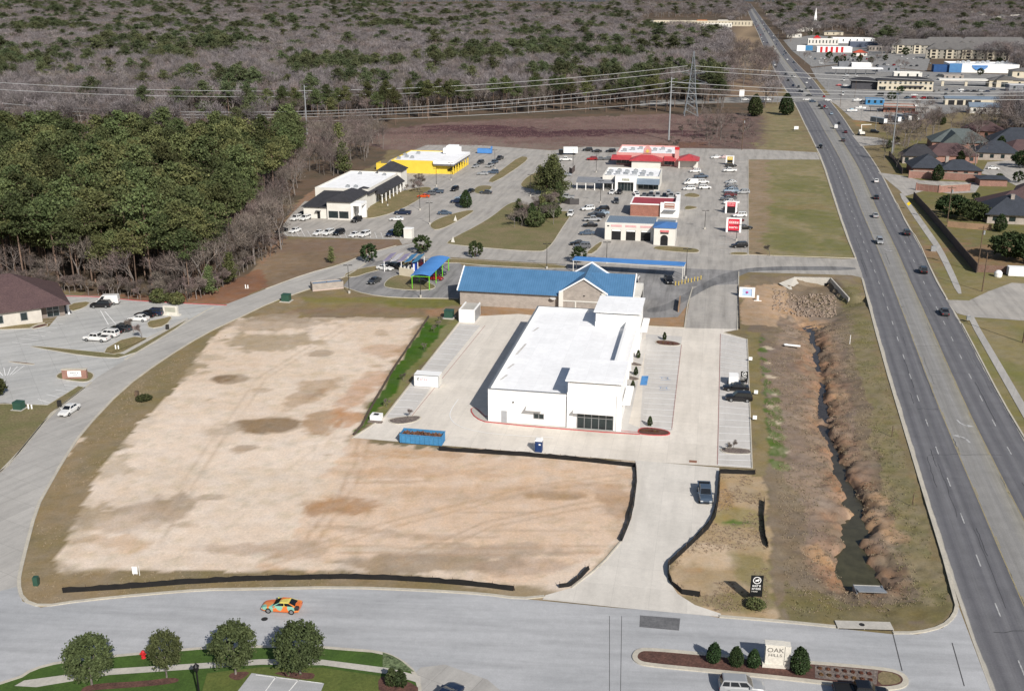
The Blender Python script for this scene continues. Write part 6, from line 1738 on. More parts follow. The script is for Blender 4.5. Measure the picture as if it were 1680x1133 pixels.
# commercial lots on the right
for px, py, n, dx, az, lb in ((1522, 150, 6, 10.5, 10, 'row between the cream office block and the bank'), (1490, 163, 7, 8.5, 60, 'rows above the brick garage'), (1575, 150, 6, 11, 80, 'bank car park'), (1345, 100, 8, 9, 20, 'paved lot left of the fuel canopy'), (1440, 108, 8, 9, 40, 'lot behind the dark-roofed office'),
                          (1395, 98, 7, 9, 20, 'lot in front of the striped diner'), (1375, 141, 5, 11, 90, 'lot left of the dark-roofed office'), (1480, 96, 6, 9, 15, 'lot left of the superstore'), (1330, 96, 4, 8, 20, 'roadside lot below the kiosks')):
    for i in range(n):
        c_ = rs.choice(cols)
        car(px + dx * i + rs.uniform(-1.5, 1.5), py + rs.uniform(-2.2, 2.2), rs.choice(('sedan', 'suv', 'pickup', 'suv')), c_, az + rs.choice((0, 180)) + rs.uniform(-4, 4), 'small %s vehicle in the %s' % (c_, lb), 'vehicles in the ' + lb, False)
for px, py, kd, c_, az, lb in ((1500, 188, 'suv', 'maroon', 80, 'maroon car above the storage trailers'), (1435, 218, 'suv', 'black', 110, 'dark car beside the excavator'), (1452, 182, 'sedan', 'red', 80, 'red car at the brick garage porch'), (1500, 175, 'sedan', 'white', 80, 'white car right of the brick garage'), (1629, 278, 'sedan', 'white', 100, 'white car in the cul-de-sac of the houses'), (1416, 168, 'sedan', 'black', 80, 'dark car by the boats')):
    car(px, py, kd, c_, az, lb, None, False)
for px, py, n, dx, dy, az, lb in ((1046, 322, 6, 11, .4, 10, 'row behind the red brick shop'), (1010, 262, 4, -13, .3, 90, 'back row by the red roofs'), (968, 372, 3, 4, -9, 268, 'row left of the service garage'), (1150, 292, 3, 3, 9, 85, 'bays beside the white van'), (820, 262, 3, -8, 6, 200, 'yellow store stalls')):
    for i in range(n):
        c_ = rs.choice(cols); car(px + dx * i, py + dy * i, rs.choice(('sedan', 'suv', 'pickup')), c_, az + rs.choice((0, 180)), '%s vehicle in the %s' % (c_, lb), 'vehicles in the ' + lb, False)
for i in range(34):
    c_ = rs.choice(cols); car(rs.uniform(1320, 1660), rs.choice((68, 90, 94, 106, 128, 134, 158, 170)) + rs.uniform(-2, 2), rs.choice(('sedan', 'suv', 'pickup', 'van')), c_, rs.choice((15, 105, 195, 285)), 'tiny %s vehicle scattered over the far shop lots' % c_, 'scattered %s vehicles of the far lots' % c_, False)
# box truck, boats and an excavator
t = bld('box_truck', 'white box truck with a dark cab at the bend of the curving street', 'truck', 925, 254, -80)
t.rotation_euler[2] = R(0)
one(lambda m: m.box(-.2, -1.2, 1.0, 6.4, 1.2, 3.6), 'cargo_box', M['white'], t); one(lambda m: m.box(-2.4, -1.1, .6, -.3, 1.1, 2.5), 'cab', paint('black', None), t)
for xx in (-1.4, 4.8):
    one(lambda m: (m.tube((xx, -1.2, .5), (xx, -.9, .5), .5, .5, 12), m.tube((xx, .9, .5), (xx, 1.2, .5), .5, .5, 12)), 'wheel', M['tyre'], t)
t = bld('roll_off_container', 'blue steel container trailer behind the yellow store', 'container', 783, 252, 105); t.rotation_euler[2] = R(-15)
one(lambda m: (m.box(0, 0, .3, 6.5, 2.4, 2.3), m.box(6.5, .1, .3, 6.8, 2.3, 3.4)), 'container_body', M['bluecanvas'], t)
for k, (px, py, az, lb) in enumerate(((1397, 184, 80, 'white motor boat on its trailer at the front of the boat yard'), (1411, 180, 85, 'white motor boat on its trailer behind the first one'), (1406, 167, 70, 'round white boat under cover at the top of the boat yard'))):
    t = bld('motor_boat', lb, 'boat', px, py, az)
    h = MB(); st = [(-3.6, 1.0), (-3.4, 1.2), (-1, 1.3), (1.5, 1.15), (3.0, .6), (3.8, .05)]
    v = []
    for y, w_ in st: v += [(-w_, y, 1.7), (-w_ * .55, y, .7), (w_ * .55, y, .7), (w_, y, 1.7)]
    f = [(0, 1, 2, 3)]
    for i in range(len(st) - 1):
        for j in range(4): a, b_ = i * 4 + j, i * 4 + (j + 1) % 4; f.append((a, a + 4, b_ + 4, b_))
    h.add(v, f); h.build('hull', M['white'], t)
    one(lambda m: m.box(-.8, -1.2, 1.7, .8, .8, 2.4), 'cabin', M['offwhite'] if k else pm('pale_blue_cover', (.3, .42, .5), None, .5), t)
    one(lambda m: (m.box(-.9, -2.6, .35, .9, 4.8, .5), m.tube((-1.1, -1, .35), (-.9, -1, .35), .35, .35, 10), m.tube((.9, -1, .35), (1.1, -1, .35), .35, .35, 10)), 'boat_trailer', M['steel'], t)
t = bld('excavator', 'white excavator with folded arm on the weedy corner lot', 'excavator', 1413, 222, 0)
one(lambda m: (m.box(-1.6, -1.8, 0, -.9, 1.8, .8), m.box(.9, -1.8, 0, 1.6, 1.8, .8)), 'track', M['blacksteel'], t)
one(lambda m: (m.box(-1.3, -1.6, .8, 1.3, 1.4, 2.0), m.box(-1.3, .2, 2.0, -.2, 1.4, 3.0)), 'cab', M['offwhite'], t)
one(lambda m: (m.tube((.3, 1, 1.6), (.3, 2.4, 5.2), .28, .22, 6), m.tube((.3, 2.4, 5.2), (5.5, 2.0, 5.4), .22, .2, 6)), 'boom', M['offwhite'], t)
t = bld('cargo_trailer', 'small white enclosed cargo trailer behind the dark sedan', 'trailer', 1203, 633, AX)
one(lambda m: m.box(-.9, -.2, .35, .9, 2.4, 1.9), 'trailer_box', M['white'], t)
for sx in (-1, 1): one(lambda m: m.tube((sx * .9, 1, .33), (sx * 1.08, 1, .33), .33, .33, 12), 'wheel', M['tyre'], t)
# ------------------------------------------------------------------ small things on the ground
def letters(parent, x0, x1, z, h, y, mat, n, seed, name='lettering', az=0):
    """a line of worn letter strokes too small to be read"""
    r = random.Random(seed); m = MB()
    w = (x1 - x0) / n
    for i in range(n):
        a = x0 + i * w + w * .12; b_ = a + w * .7
        k = r.randint(0, 3)
        m.box(a, y - .015, z, a + w * .2, y, z + h)
        if k != 1: m.box(a + w * .2, y - .013, z + h * .8, b_, y, z + h)
        if k != 2: m.box(a + w * .2, y - .013, z + h * .4, b_ - w * .1, y, z + h * .56)
        if k in (0, 3): m.box(b_ - w * .2, y - .014, z, b_, y, z + h * .4)
        if k == 1: m.box(b_ - w * .2, y - .012, z, b_, y, z + h)
    return m.build(name, mat, parent)

def text(parent, s, x, y, z, size, mat, name='lettering', align='CENTER', serif=False, xs=1.0):
    cu = bpy.data.curves.new(name, 'FONT'); cu.body = s; cu.size = size; cu.align_x = align; cu.align_y = 'BOTTOM'; cu.extrude = .012
    o = bpy.data.objects.new(name, cu); COL.objects.link(o)
    dg = bpy.context.evaluated_depsgraph_get()
    me_ = bpy.data.meshes.new_from_object(o.evaluated_get(dg))
    bpy.data.objects.remove(o); bpy.data.curves.remove(cu)
    me_.name = name; me_.materials.clear(); me_.materials.append(mat)
    o = bpy.data.objects.new(name, me_); COL.objects.link(o)
    o.parent = parent; o.location = (x, y, z); o.rotation_euler = (math.pi / 2, 0, 0); o.scale = (xs, 1, 1)
    return o

INK = pm('dark_ink', (.03, .03, .035), None, 3, .6)
# skip, storage container, toilet
t = bld('skip', 'blue open-topped steel skip full of red-brown rubble on the new concrete', 'skip', 656, 727, AX)
sk = MB(); L_, W_, H_ = 7.2, 2.4, 1.75
sk.box(0, 0, .15, L_, .08, H_); sk.box(0, W_ - .08, .15, L_, W_, H_); sk.box(0, .08, .15, .08, W_ - .08, H_); sk.box(L_ - .08, .08, .15, L_, W_ - .08, H_); sk.box(.08, .08, .15, L_ - .08, W_ - .08, .25)
for k in range(9): sk.box(.3 + k * .8, -.09, .25, .42 + k * .8, -.001, H_ - .12); sk.box(.3 + k * .8, W_ + .001, .25, .42 + k * .8, W_ + .09, H_ - .12)
sk.box(-.05, -.1, H_ - .12, L_ + .05, -.002, H_ + .02); sk.box(-.05, W_ + .002, H_ - .12, L_ + .05, W_ + .1, H_ + .02)
for k in range(3): sk.box(L_ + .001, .3 + k * .8, .25, L_ + .09, .45 + k * .8, H_ - .1)
sk.build('skip_body', M['bluesteel'], t)
rb = MB(); rr = random.Random(2)
nx_, ny_ = 24, 8
gv = [[(.1 + (L_ - .2) * i / nx_, .1 + (W_ - .2) * j / ny_, 1.35 + rr.uniform(-.2, .25)) for i in range(nx_ + 1)] for j in range(ny_ + 1)]
rb.add([p for r_ in gv for p in r_], [(j * (nx_ + 1) + i, j * (nx_ + 1) + i + 1, (j + 1) * (nx_ + 1) + i + 1, (j + 1) * (nx_ + 1) + i) for j in range(ny_) for i in range(nx_)])
for _ in range(50):
    a, b_ = rr.uniform(.4, L_ - .5), rr.uniform(.3, W_ - .5); rb.tube((a, b_, 1.4), (a + rr.uniform(-.5, .5), b_ + rr.uniform(-.3, .3), 1.75), .06, .05, 4)
rb.build('rubble_load', M['rubble'], t)
one(lambda m: [m.tube((xx, yy, .12), (xx, yy + .25, .12), .12, .12, 8) for xx in (.4, L_ - .4) for yy in (.2, W_ - .45)], 'roller', M['darksteel'], t)

t = bld('storage_container', 'white portable storage container with dark and pink lettering beside the grass bank', 'container', 679.5, 633.5, AX)
one(lambda m: (m.box(0, 0, .12, 4.9, 2.4, 2.45)), 'container_body', M['white'], t)
one(lambda m: (m.box(.02, -.04, 2.3, 4.88, 0, 2.46), m.box(-.03, -.04, .1, .08, .0, 2.3), m.box(4.82, -.04, .1, 4.93, 0, 2.3), m.box(.0, .0, 0, 4.9, 2.4, .11)), 'edge_frame', M['frame'], t)
letters(t, .55, 1.1, 1.25, .62, 0, INK, 2, 4); letters(t, 1.15, 2.7, 1.2, .62, 0, pm('pink_lettering', (.62, .33, .38), None, 2), 4, 8); letters(t, 2.8, 4.0, 1.35, .3, 0, pm('faded_lettering', (.62, .62, .64), None, 2), 6, 5)
one(lambda m: (m.box(4.901, .2, .2, 4.93, 1.15, 2.3), m.box(4.901, 1.25, .2, 4.93, 2.2, 2.3)), 'end_door', M['offwhite'], t)

t = bld('portable_toilet', 'navy portable toilet with a white roof at the edge of the new concrete', 'portable toilet', 877.5, 742, AX)
one(lambda m: m.box(0, 0, .1, 1.15, 1.15, 2.0), 'cabin', M['blueplastic'], t); one(lambda m: (m.box(-.04, -.04, 2.0, 1.19, 1.19, 2.12), m.box(.1, .1, 2.12, 1.05, 1.05, 2.26)), 'roof', M['white'], t)
one(lambda m: m.box(.2, -.03, .15, .95, -.001, 1.9), 'door', pm('navy_door', (.025, .055, .17), None, 1, .4), t); one(lambda m: m.box(.62, -.05, 1.35, .95, -.031, 1.6), 'notice', M['white'], t)
one(lambda m: m.tube((1.0, 1.0, 2.1), (1.0, 1.0, 2.5), .05, .05, 8), 'vent_pipe', M['white'], t)

# bin store by the car wash, and the one by the street
t = bld('bin_store', 'white block bin store at the top left corner of the new car park', 'bin store', 753, 528, AX)
one(lambda m: (m.box(0, 0, 0, 3.6, .25, 3.0), m.box(0, .25, 0, .25, 6.5, 3.0), m.box(3.35, .25, 0, 3.6, 6.5, 3.0)), 'block_wall', M['white'], t); one(lambda m: m.box(.25, .25, 2.7, 3.35, 6.4, 2.82), 'cover', M['conc'], t); one(lambda m: m.box(3.61, .6, .1, 3.68, 6, 2.7), 'gate', M['steel'], t)
t = bld('bin_store', 'long low tan bin store with blue-grey doors along the side street', 'bin store', 513, 478, 55); t.rotation_euler[2] = -R(-21)
one(lambda m: (m.box(0, 0, 0, 8.0, .25, 1.9), m.box(0, .25, 0, .25, 3.0, 1.9), m.box(7.75, .25, 0, 8.0, 3.0, 1.9), m.box(.25, 2.75, 0, 7.75, 3.0, 1.9)), 'block_wall', M['tanbrick'], t); one(lambda m: (m.box(.3, .3, 1.4, 3.9, 2.7, 1.6), m.box(4.1, .3, 1.4, 7.7, 2.7, 1.6)), 'bin_lid', pm('blue_grey_lid', (.14, .22, .34), (.2, .25, .3), .8), t)
one(lambda m: m.box(0, -.05, 0, 8.0, -.003, .3), 'plinth', pm('pink_plinth', (.5, .4, .36), None, 1), t)
t = bld('vacuum_station', 'upright blue vacuum station between the two canopies', 'vacuum', 677, 447, AX); one(lambda m: m.box(0, 0, 0, 1.3, 1.0, 2.9), 'cabinet', pm('vac_blue', (.03, .08, .40), None, 1, .4), t); one(lambda m: m.box(.2, -.04, .4, .6, -.003, 2.4), 'panel', M['white'], t)
t = bld('block_screen_wall', 'tan block screen wall at the end of the striped canopy', 'wall', 655, 452, 30); one(lambda m: (m.box(0, 0, 0, 4.5, .4, 2.2)), 'wall', M['cream'], t); one(lambda m: [m.box(.3 + k * 1.2, .05, 2.2, .7 + k * 1.2, .35, 2.7) for k in range(4)], 'post', M['offwhite'], t)
t = bld('condenser_pad', 'white utility box with dark vent on a pad left of the blue skip', 'utility box', 607, 690, AX); one(lambda m: m.box(0, 0, 0, 1.9, 1.6, 1.0), 'cabinet', M['white'], t); one(lambda m: m.box(.5, .4, 1.0, 1.4, 1.2, 1.03), 'vent', M['dark'], t); one(lambda m: m.box(-.2, -.9, .0, 2.4, -.02, .16), 'pad', M['rockbed'], t)
for px, py, lb, sc_ in ((737, 521, 'dark green transformer box next to the white bin store', 1.25), (470, 494, 'dark green transformer box beside the side street', 1.2), (32, 671, 'small green transformer box on the lower clinic verge', 1.0)):
    t = bld('transformer', lb, 'transformer', px, py, AX)
    one(lambda m: (m.box(-.8, -.7, .15, .8, .7, 1.45), m.box(-.86, -.76, 1.45, .86, .76, 1.52)), 'cabinet', M['transf'], t); one(lambda m: m.box(-1.1, -1.1, 0, 1.1, 1.0, .15), 'pad', M['conc'], t); t.scale = (sc_,) * 3

# silt fences
def fence_line(label, pts, h=.75, name='silt_fence', mat=None, wob=True, post=True):
    line = resample(Gp(pts), .8)
    x0, y0 = line[0]
    t = thing(name, label, 'fence', (x0, y0, 0))
    r = random.Random(len(pts) * 7)
    m = MB(); v, f = [], []
    for i, p in enumerate(line):
        hh = h * (1 + (r.uniform(-.12, .12) if wob else 0)); ox = r.uniform(-.07, .07) if wob else 0
        v += [(p[0] - x0, p[1] - y0, -.05), (p[0] - x0 + ox, p[1] - y0 + ox, hh), (p[0] - x0 + .05 + ox, p[1] - y0 + .05 + ox, hh), (p[0] - x0 + .25, p[1] - y0 + .18, -.05)]
        if i:
            a, b_ = (i - 1) * 4, i * 4
            f += [(a, b_, b_ + 1, a + 1), (a + 1, b_ + 1, b_ + 2, a + 2), (a + 2, b_ + 2, b_ + 3, a + 3)]
    m.add(v, f); m.build('fabric', mat or M['silt'], t)
    if post:
        for p in line[::3]: m2 = MB(); m2.tube((p[0] - x0 + .1, p[1] - y0 + .1, 0), (p[0] - x0 + .1, p[1] - y0 + .1, h + .2), .03, .03, 5); m2.build('stake', M['wood'], t)
    return t
fence_line('long black silt fence along the front street verge', [(103, 972), (200, 966), (300, 958), (416, 952), (560, 949), (640, 951), (720, 956), (795, 963), (842, 969)])
fence_line('black silt fence along the top and right side of the graded lot', [(720, 739), (780, 743), (860, 748), (960, 757), (1042, 766), (1043, 790), (1038, 830), (1030, 860), (1018, 889)])
fence_line('short black silt fence at the lower corner of the driveway', [(965, 934), (952, 948), (934, 962), (917, 964)], .7)
fence_line('curving black silt fence round the right-hand outlot', [(1238, 778), (1180, 776), (1178, 815), (1172, 848), (1160, 868), (1120, 906), (1096, 928), (1095, 942), (1102, 960), (1118, 974), (1147, 979)])
fence_line('straight black silt fence at the right edge of the outlot', [(1253, 824), (1251, 850), (1254, 880), (1259, 898)], .8)
fence_line('thin brown erosion fence along the green swale', [(580, 714), (592, 700), (612, 662), (646, 604), (684, 548), (703, 520)], .45, 'erosion_fence', pm('brown_fabric', (.09, .07, .055), None, 1, .9))
fence_line('thin brown erosion fence down the left of the drainage valley', [(1211, 470), (1213, 540)], .4, 'erosion_fence', MATS['brown_fabric'])

# signs
def board(label, px, py, w, h, z0, az, seed, emblem=True, plants=False):
    t = bld('leasing_board', label, 'sign', px, py, az)
    one(lambda m: m.box(-w / 2, -.05, z0, w / 2, .05, z0 + h), 'panel', pm('black_board', (.010, .011, .012), None, 1, .5), t)
    for sx in (-1, 1): one(lambda m: m.box(sx * (w / 2 - .12) - .06, .06, 0, sx * (w / 2 - .12) + .06, .18, z0 + h - .1), 'post', M['wood'], t)
    if emblem:
        m = MB(); zc = z0 + h * .78; r_ = w * .33; n = 28
        v = [(r_ * math.cos(2 * math.pi * i / n), -.055, zc + r_ * math.sin(2 * math.pi * i / n)) for i in range(n)] + [(r_ * .82 * math.cos(2 * math.pi * i / n), -.055, zc + r_ * .82 * math.sin(2 * math.pi * i / n)) for i in range(n)]
        m.add(v, [(i, (i + 1) % n, n + (i + 1) % n, n + i) for i in range(n)])
        m.add([(-r_ * .55, -.056, zc + .12), (-r_ * .2, -.056, zc + .05), (r_ * .5, -.056, zc + .22), (r_ * .6, -.056, zc + .02), (r_ * .25, -.056, zc - .05), (r_ * .5, -.056, zc - .22), (0, -.056, zc - .1), (-r_ * .5, -.056, zc - .24), (-r_ * .3, -.056, zc - .02)], [tuple(range(9))[::-1]])
        m.build('emblem', M['white'], t)
    letters(t, -w * .36, w * .36, z0 + h * .47, h * .09, -.05, M['white'], 4, seed); letters(t, -w * .38, w * .36, z0 + h * .33, h * .09, -.05, M['white'], 5, seed + 1); letters(t, -w * .40, w * .1, z0 + h * .22, h * .05, -.05, M['offwhite'], 7, seed + 2)
    return t
board('tall black leasing board with a round emblem at the lower right corner of the outlot', 1239, 988, 1.5, 2.9, .9, 4, 3)
board('black leasing board with white lettering in the new stalls beside the dark sedan', 1220, 630, 1.35, 2.2, .4, 4, 13)

t = bld('entrance_sign', 'pale limestone entrance sign with carved dark lettering in the middle of the median', 'sign', 1272, 1092, 95)
t.rotation_euler[2] = -R(7)
one(lambda m: (m.box(-1.25, -.45, .2, 1.0, .45, 2.9)), 'stone_panel', M['stone'], t); one(lambda m: (m.box(-1.5, -.6, 0, 1.45, .6, .55)), 'plinth', M['stone'], t)
one(lambda m: (m.box(.82, -.53, .55, 1.45, .53, 2.95)), 'pier', M['stone'], t); one(lambda m: (m.box(-1.35, -.5, 2.9, .8, .5, 3.02),), 'coping', M['stone'], t)
text(t, 'OAK', -.2, -.46, 1.95, .78, pm('bronze_letters', (.14, .13, .12), None, 2), xs=1.1); text(t, 'HILLS', -.2, -.46, 1.45, .5, MATS['bronze_letters'], xs=1.25)

t = bld('clinic_sign', 'rose brick sign with a white face on the clinic grass island', 'sign', 126, 621, AX); t.rotation_euler[2] = -R(-2)
one(lambda m: (m.box(-2.6, -.35, 0, 2.1, .35, 1.95)), 'brick_wall', M['pinkbrick'], t); one(lambda m: (m.box(-2.7, -.42, 1.95, 2.2, .42, 2.1)), 'coping', M['kerb'], t); one(lambda m: m.box(-1.5, -.42, .55, 1.1, -.36, 1.75), 'sign_face', M['white'], t)
letters(t, -1.0, .7, 1.2, .3, -.43, INK, 5, 21); letters(t, -.6, .4, .8, .18, -.43, INK, 6, 22)
t = bld('stone_sign', 'pale stone sign at the end of the upper clinic row', 'sign', 281, 517, AX); one(lambda m: m.box(-1.8, -.3, .3, 1.8, .3, 2.3), 'stone_panel', M['stone'], t); one(lambda m: m.box(-2.1, -.5, 0, 2.3, .5, .35), 'plinth', M['stone'], t); one(lambda m: m.box(-1.3, -.34, .9, 1.3, -.301, 2.0), 'sign_face', pm('olive_face', (.4, .4, .33), None, 1), t)

def pylon(label, px, py, w, h, face, fh, seed, leg=None, dark=False):
    t = bld('pylon_sign', label, 'sign', px, py, AX)
    for sx in (-1, 1): one(lambda m: m.box(sx * (w / 2 - .3) - .3, -.3, 0, sx * (w / 2 - .3) + .3, .3, h), 'pier', leg or M['white'], t)
    one(lambda m: m.box(-w / 2, -.32, h, w / 2, .32, h + .3), 'cap', leg or M['white'], t)
    one(lambda m: m.box(-w / 2 + .61, -.2, h - fh, w / 2 - .61, .2, h - .01), 'sign_face', face, t)
    if dark: one(lambda m: m.box(-w / 2 + .61, -.1, .3, w / 2 - .61, .1, h - fh - .01), 'lower_panel', M['dark'], t)
    letters(t, -w / 2 + .9, w / 2 - .9, h - fh * .42, fh * .22, -.2, M['white'], 5, seed); letters(t, -w / 2 + .9, w / 2 - .9, h - fh * .82, fh * .16, -.2, M['white'], 6, seed + 1)
    return t
RS = pm('signal_red_sign', (.60, .02, .05), (.52, .02, .04), .8, .5)
pylon('lower red pylon sign with white piers by the highway field', 1203, 381, 4.7, 4.3, RS, 3.7, 31)
pylon('upper red pylon sign with a dark lower panel in the packed row', 1199, 350, 4.0, 4.0, RS, 1.6, 33, dark=True)
pylon('small yellow pylon sign at the top of the packed row', 1197, 271, 3.6, 3.8, pm('sign_yellow', (.62, .45, .04), None, .8), 1.5, 36, dark=True)
t = bld('car_wash_sign', 'white monument sign with a pale blue and magenta panel at the drainage corner', 'sign', 1225, 487, AX)
for sx in (-1, 1): one(lambda m: m.box(sx * 1.55 - .35, -.35, 0, sx * 1.55 + .35, .35, 2.4), 'pier', M['white'], t)
one(lambda m: (m.box(-1.19, -.3, 0, 1.19, .3, .3), m.box(-1.19, -.3, 2.15, 1.19, .3, 2.4)), 'frame', M['white'], t); one(lambda m: m.box(-1.19, -.2, .31, 1.19, .2, 2.14), 'sign_face', pm('sky_blue_face', (.35, .52, .75), (.5, .6, .85), 1.5), t)
one(lambda m: m.lathe([(.01, .9), (.32, 1.1), (.36, 1.35), (.01, 1.6)], 12, (0, -.1)), 'magenta_mark', pm('magenta', (.45, .08, .28), None, 2), t)
for s_ in t.children:
    if s_.name.startswith('magenta'): s_.scale = (1, .35, 1); s_.location = (0, -.2, 0)
t = bld('utility_pedestal', 'white utility pedestal with a concrete foot beside the monument sign', 'utility box', 1243, 493, AX); one(lambda m: m.box(-.25, -.25, 0, .25, .25, 1.3), 'cabinet', M['white'], t); one(lambda m: m.box(-.9, -.35, 0, .9, -.26, .18), 'foot', M['white'], t)
t = bld('leasing_placard', 'small white placard on two posts by the left end of the front silt fence', 'sign', 222, 943, 4); one(lambda m: (m.box(-.35, -.03, .2, .35, .03, 1.25)), 'panel', M['white'], t); one(lambda m: (m.box(.55, -.04, 0, .63, .04, 1.4), m.box(-.3, .04, 0, -.22, .12, 1.2)), 'post', M['offwhite'], t)
for px, py, lb in ((190, 573, 'white bollard pair on the upper clinic verge'), (47, 671, 'white bollard pair on the lower clinic verge'), (403, 473, 'white marker post where the wood meets the side street')):
    t = bld('marker_posts', lb, 'post', px, py, 0); one(lambda m: m.tube((0, 0, 0), (0, 0, 1.0), .14, .14, 8), 'post', M['white'], t); one(lambda m: m.tube((.6, 0, 0), (.6, 0, .9), .14, .14, 8), 'post', M['white'], t); one(lambda m: m.box(-.2, -.2, 0, .8, .2, .06), 'base', M['conc'], t)
for k, (px, py, lb) in enumerate(((743, 398, 'white A-shaped placard on the tip of the grass island'), (747, 363, 'white placard on the verge beside the curving street'))):
    t = bld('placard', lb, 'sign', px, py, 20); one(lambda m: (m.add([(-.7, 0, 0), (.7, 0, 0), (0, .2, 1.9)], [(0, 1, 2)]), m.box(-.06, .1, 0, .06, .2, 1.9)), 'panel', M['offwhite'], t)
for px, py, lb in ((1231, 593, 'small white stake sign at the right kerb of the new stalls, upper'), (1238, 690, 'small white stake sign at the right kerb of the new stalls, lower'), (1240, 648, 'white banner stake behind the black crossover')):
    t = bld('stake_sign', lb, 'sign', px, py, 10); one(lambda m: m.box(-.35, -.03, .3, .35, .03, 1.0), 'panel', M['white'], t); one(lambda m: m.box(-.03, .03, 0, .03, .06, .9), 'stake', M['wood'], t)
t = bld('yellow_warning_sign', 'yellow diamond warning sign on the right-hand verge', 'sign', 1490, 343, 10); one(lambda m: m.add([(-.75, -.03, 1.9), (0, -.03, 1.15), (.75, -.03, 1.9), (0, -.03, 2.65), (-.75, .0, 1.9), (0, .0, 1.15), (.75, .0, 1.9), (0, .0, 2.65)], [(0, 1, 2, 3), (7, 6, 5, 4)]), 'panel', pm('warning_yellow', (.75, .55, .02), None, 1), t); one(lambda m: m.tube((0, .05, 0), (0, .05, 2.4), .05, .05, 6), 'post', M['steel'], t)
# hydrant, lamp, inlet, culverts
t = bld('fire_hydrant', 'red fire hydrant on the front lawn strip', 'hydrant', 236, 1080, 0)
one(lambda m: m.lathe([(.26, .13), (.26, .2), (.19, .24), (.19, .8), (.26, .84), (.24, .95), (.12, 1.1), (.02, 1.14)], 14), 'barrel', M['redpaint'], t); one(lambda m: (m.tube((-.38, 0, .65), (.38, 0, .65), .1, .1, 10), m.tube((0, -.36, .6), (0, 0, .6), .12, .12, 10)), 'nozzle', M['redpaint'], t)
t = bld('street_lamp', 'black lantern post lamp at the bottom left lawn', 'street lamp', 328, 1150, 0)
one(lambda m: m.lathe([(.24, 0), (.24, .5), (.12, .7), (.085, 3.6), (.14, 3.7)], 12), 'post', M['blacksteel'], t); one(lambda m: (m.lathe([(.10, 3.7), (.26, 3.95), (.30, 4.35), (.34, 4.4), (.12, 4.65), (.03, 4.85)], 12)), 'lantern', M['blacksteel'], t)
t = bld('storm_drain_inlet', 'wide concrete storm drain inlet with a round cover on the front kerb', 'drain inlet', 1417, 1030, 95); t.rotation_euler[2] = -R(3)
one(lambda m: (m.box(-3.1, -.3, 0, 3.4, 1.25, .17),), 'slab', M['conc'], t); one(lambda m: (m.box(-3.0, -.36, .03, -.05, -.301, .12), m.box(.05, -.36, .03, 3.3, -.301, .12)), 'opening', M['dark'], t); one(lambda m: m.tube((-.1, .5, .17), (-.1, .5, .19), .33, .33, 16), 'cover', M['darksteel'], t)
t = bld('storm_drain_grate', 'rusty square drain grate in the new concrete', 'drain grate', 1137, 757, AX); one(lambda m: m.box(-.6, -.4, .0, .6, .4, .075), 'grate', pm('rust', (.28, .14, .09), None, 2), t)
t = bld('manhole_cover', 'round dark manhole cover in the front street', 'manhole cover', 434, 1015, 0); one(lambda m: m.tube((0, 0, .0), (0, 0, .034), .4, .4, 18), 'cover', M['darksteel'], t)
# culverts in the creek
ax_, ay_ = G(1399, 968, -1.4); bx_, by_ = G(1443, 966, -1.4)
t = thing('culvert_outlet', 'ribbed grey metal culvert end hanging over the green pool', 'culvert', ((ax_ + bx_) / 2, (ay_ + by_) / 2 - .9, -1.0), -R(4))
wd = math.hypot(bx_ - ax_, by_ - ay_)
cm = MB()
n_ = 7
for k in range(n_):
    y0_, y1_ = -1.25 + k * 2.2 / n_, -1.25 + (k + 1) * 2.2 / n_ - .05
    cm.box(-wd / 2 + .25 * (1 - k / n_) - .1, y0_, -.02 + (.55 - .07 * k), wd / 2 - .1 + .25 * (1 - k / n_), y1_, .08 + (.55 - .07 * k))
cm.build('ribbed_apron', M['steel'], t)
one(lambda m: m.box(-wd / 2 - .05, -1.2, -1.0, -wd / 2 + .05, .8, .4), 'side_plate', M['steel'], t); one(lambda m: m.box(wd / 2 - .05, -1.2, -1.0, wd / 2 + .05, .8, .4), 'side_plate', M['steel'], t); one(lambda m: m.box(-wd / 2, .9, .1, wd / 2, 1.0, .25), 'rail', M['conc'], t)
A, B = G(1309, 456), G(1362, 457)
t = thing('culvert_headwall', 'concrete culvert headwall with a shadowed wing wall at the head of the creek', 'headwall', (A[0], A[1], 0), math.atan2(B[1] - A[1], B[0] - A[0]))
wL = math.hypot(B[0] - A[0], B[1] - A[1])
one(lambda m: m.add([(-1, 0, .2), (wL, 0, .2), (wL, 0, -3), (2.5, 0, -3), (-1, .5, .2), (wL, .5, .2), (wL, .5, -3), (2.5, .5, -3)], [(3, 2, 1, 0), (0, 1, 5, 4), (4, 5, 6, 7), (0, 4, 7, 3)]), 'headwall', M['conc'], t)
one(lambda m: m.add([(wL, 0, .25), (wL + .9, -17, -.35), (wL + .9, -17, -3), (wL, 0, -3), (wL + .35, 0, .25), (wL + 1.25, -17, -.35), (wL + 1.25, -17, -3), (wL + .35, 0, -3)], [(0, 1, 2, 3), (7, 6, 5, 4), (0, 4, 5, 1), (1, 5, 6, 2)]), 'wing_wall', M['conc'], t)
one(lambda m: m.add([(-1, 0, .2), (2.5, -.05, -3), (-3.5, -8, -1.0), (-6, -6, .1)], [(0, 1, 2, 3)]), 'apron_slab', M['conc'], t)
one(lambda m: m.box(7, -.04, -3, 13, -.005, -1.25), 'culvert_mouth', M['dark'], t)
rr = random.Random(8)
rp_ = MB()
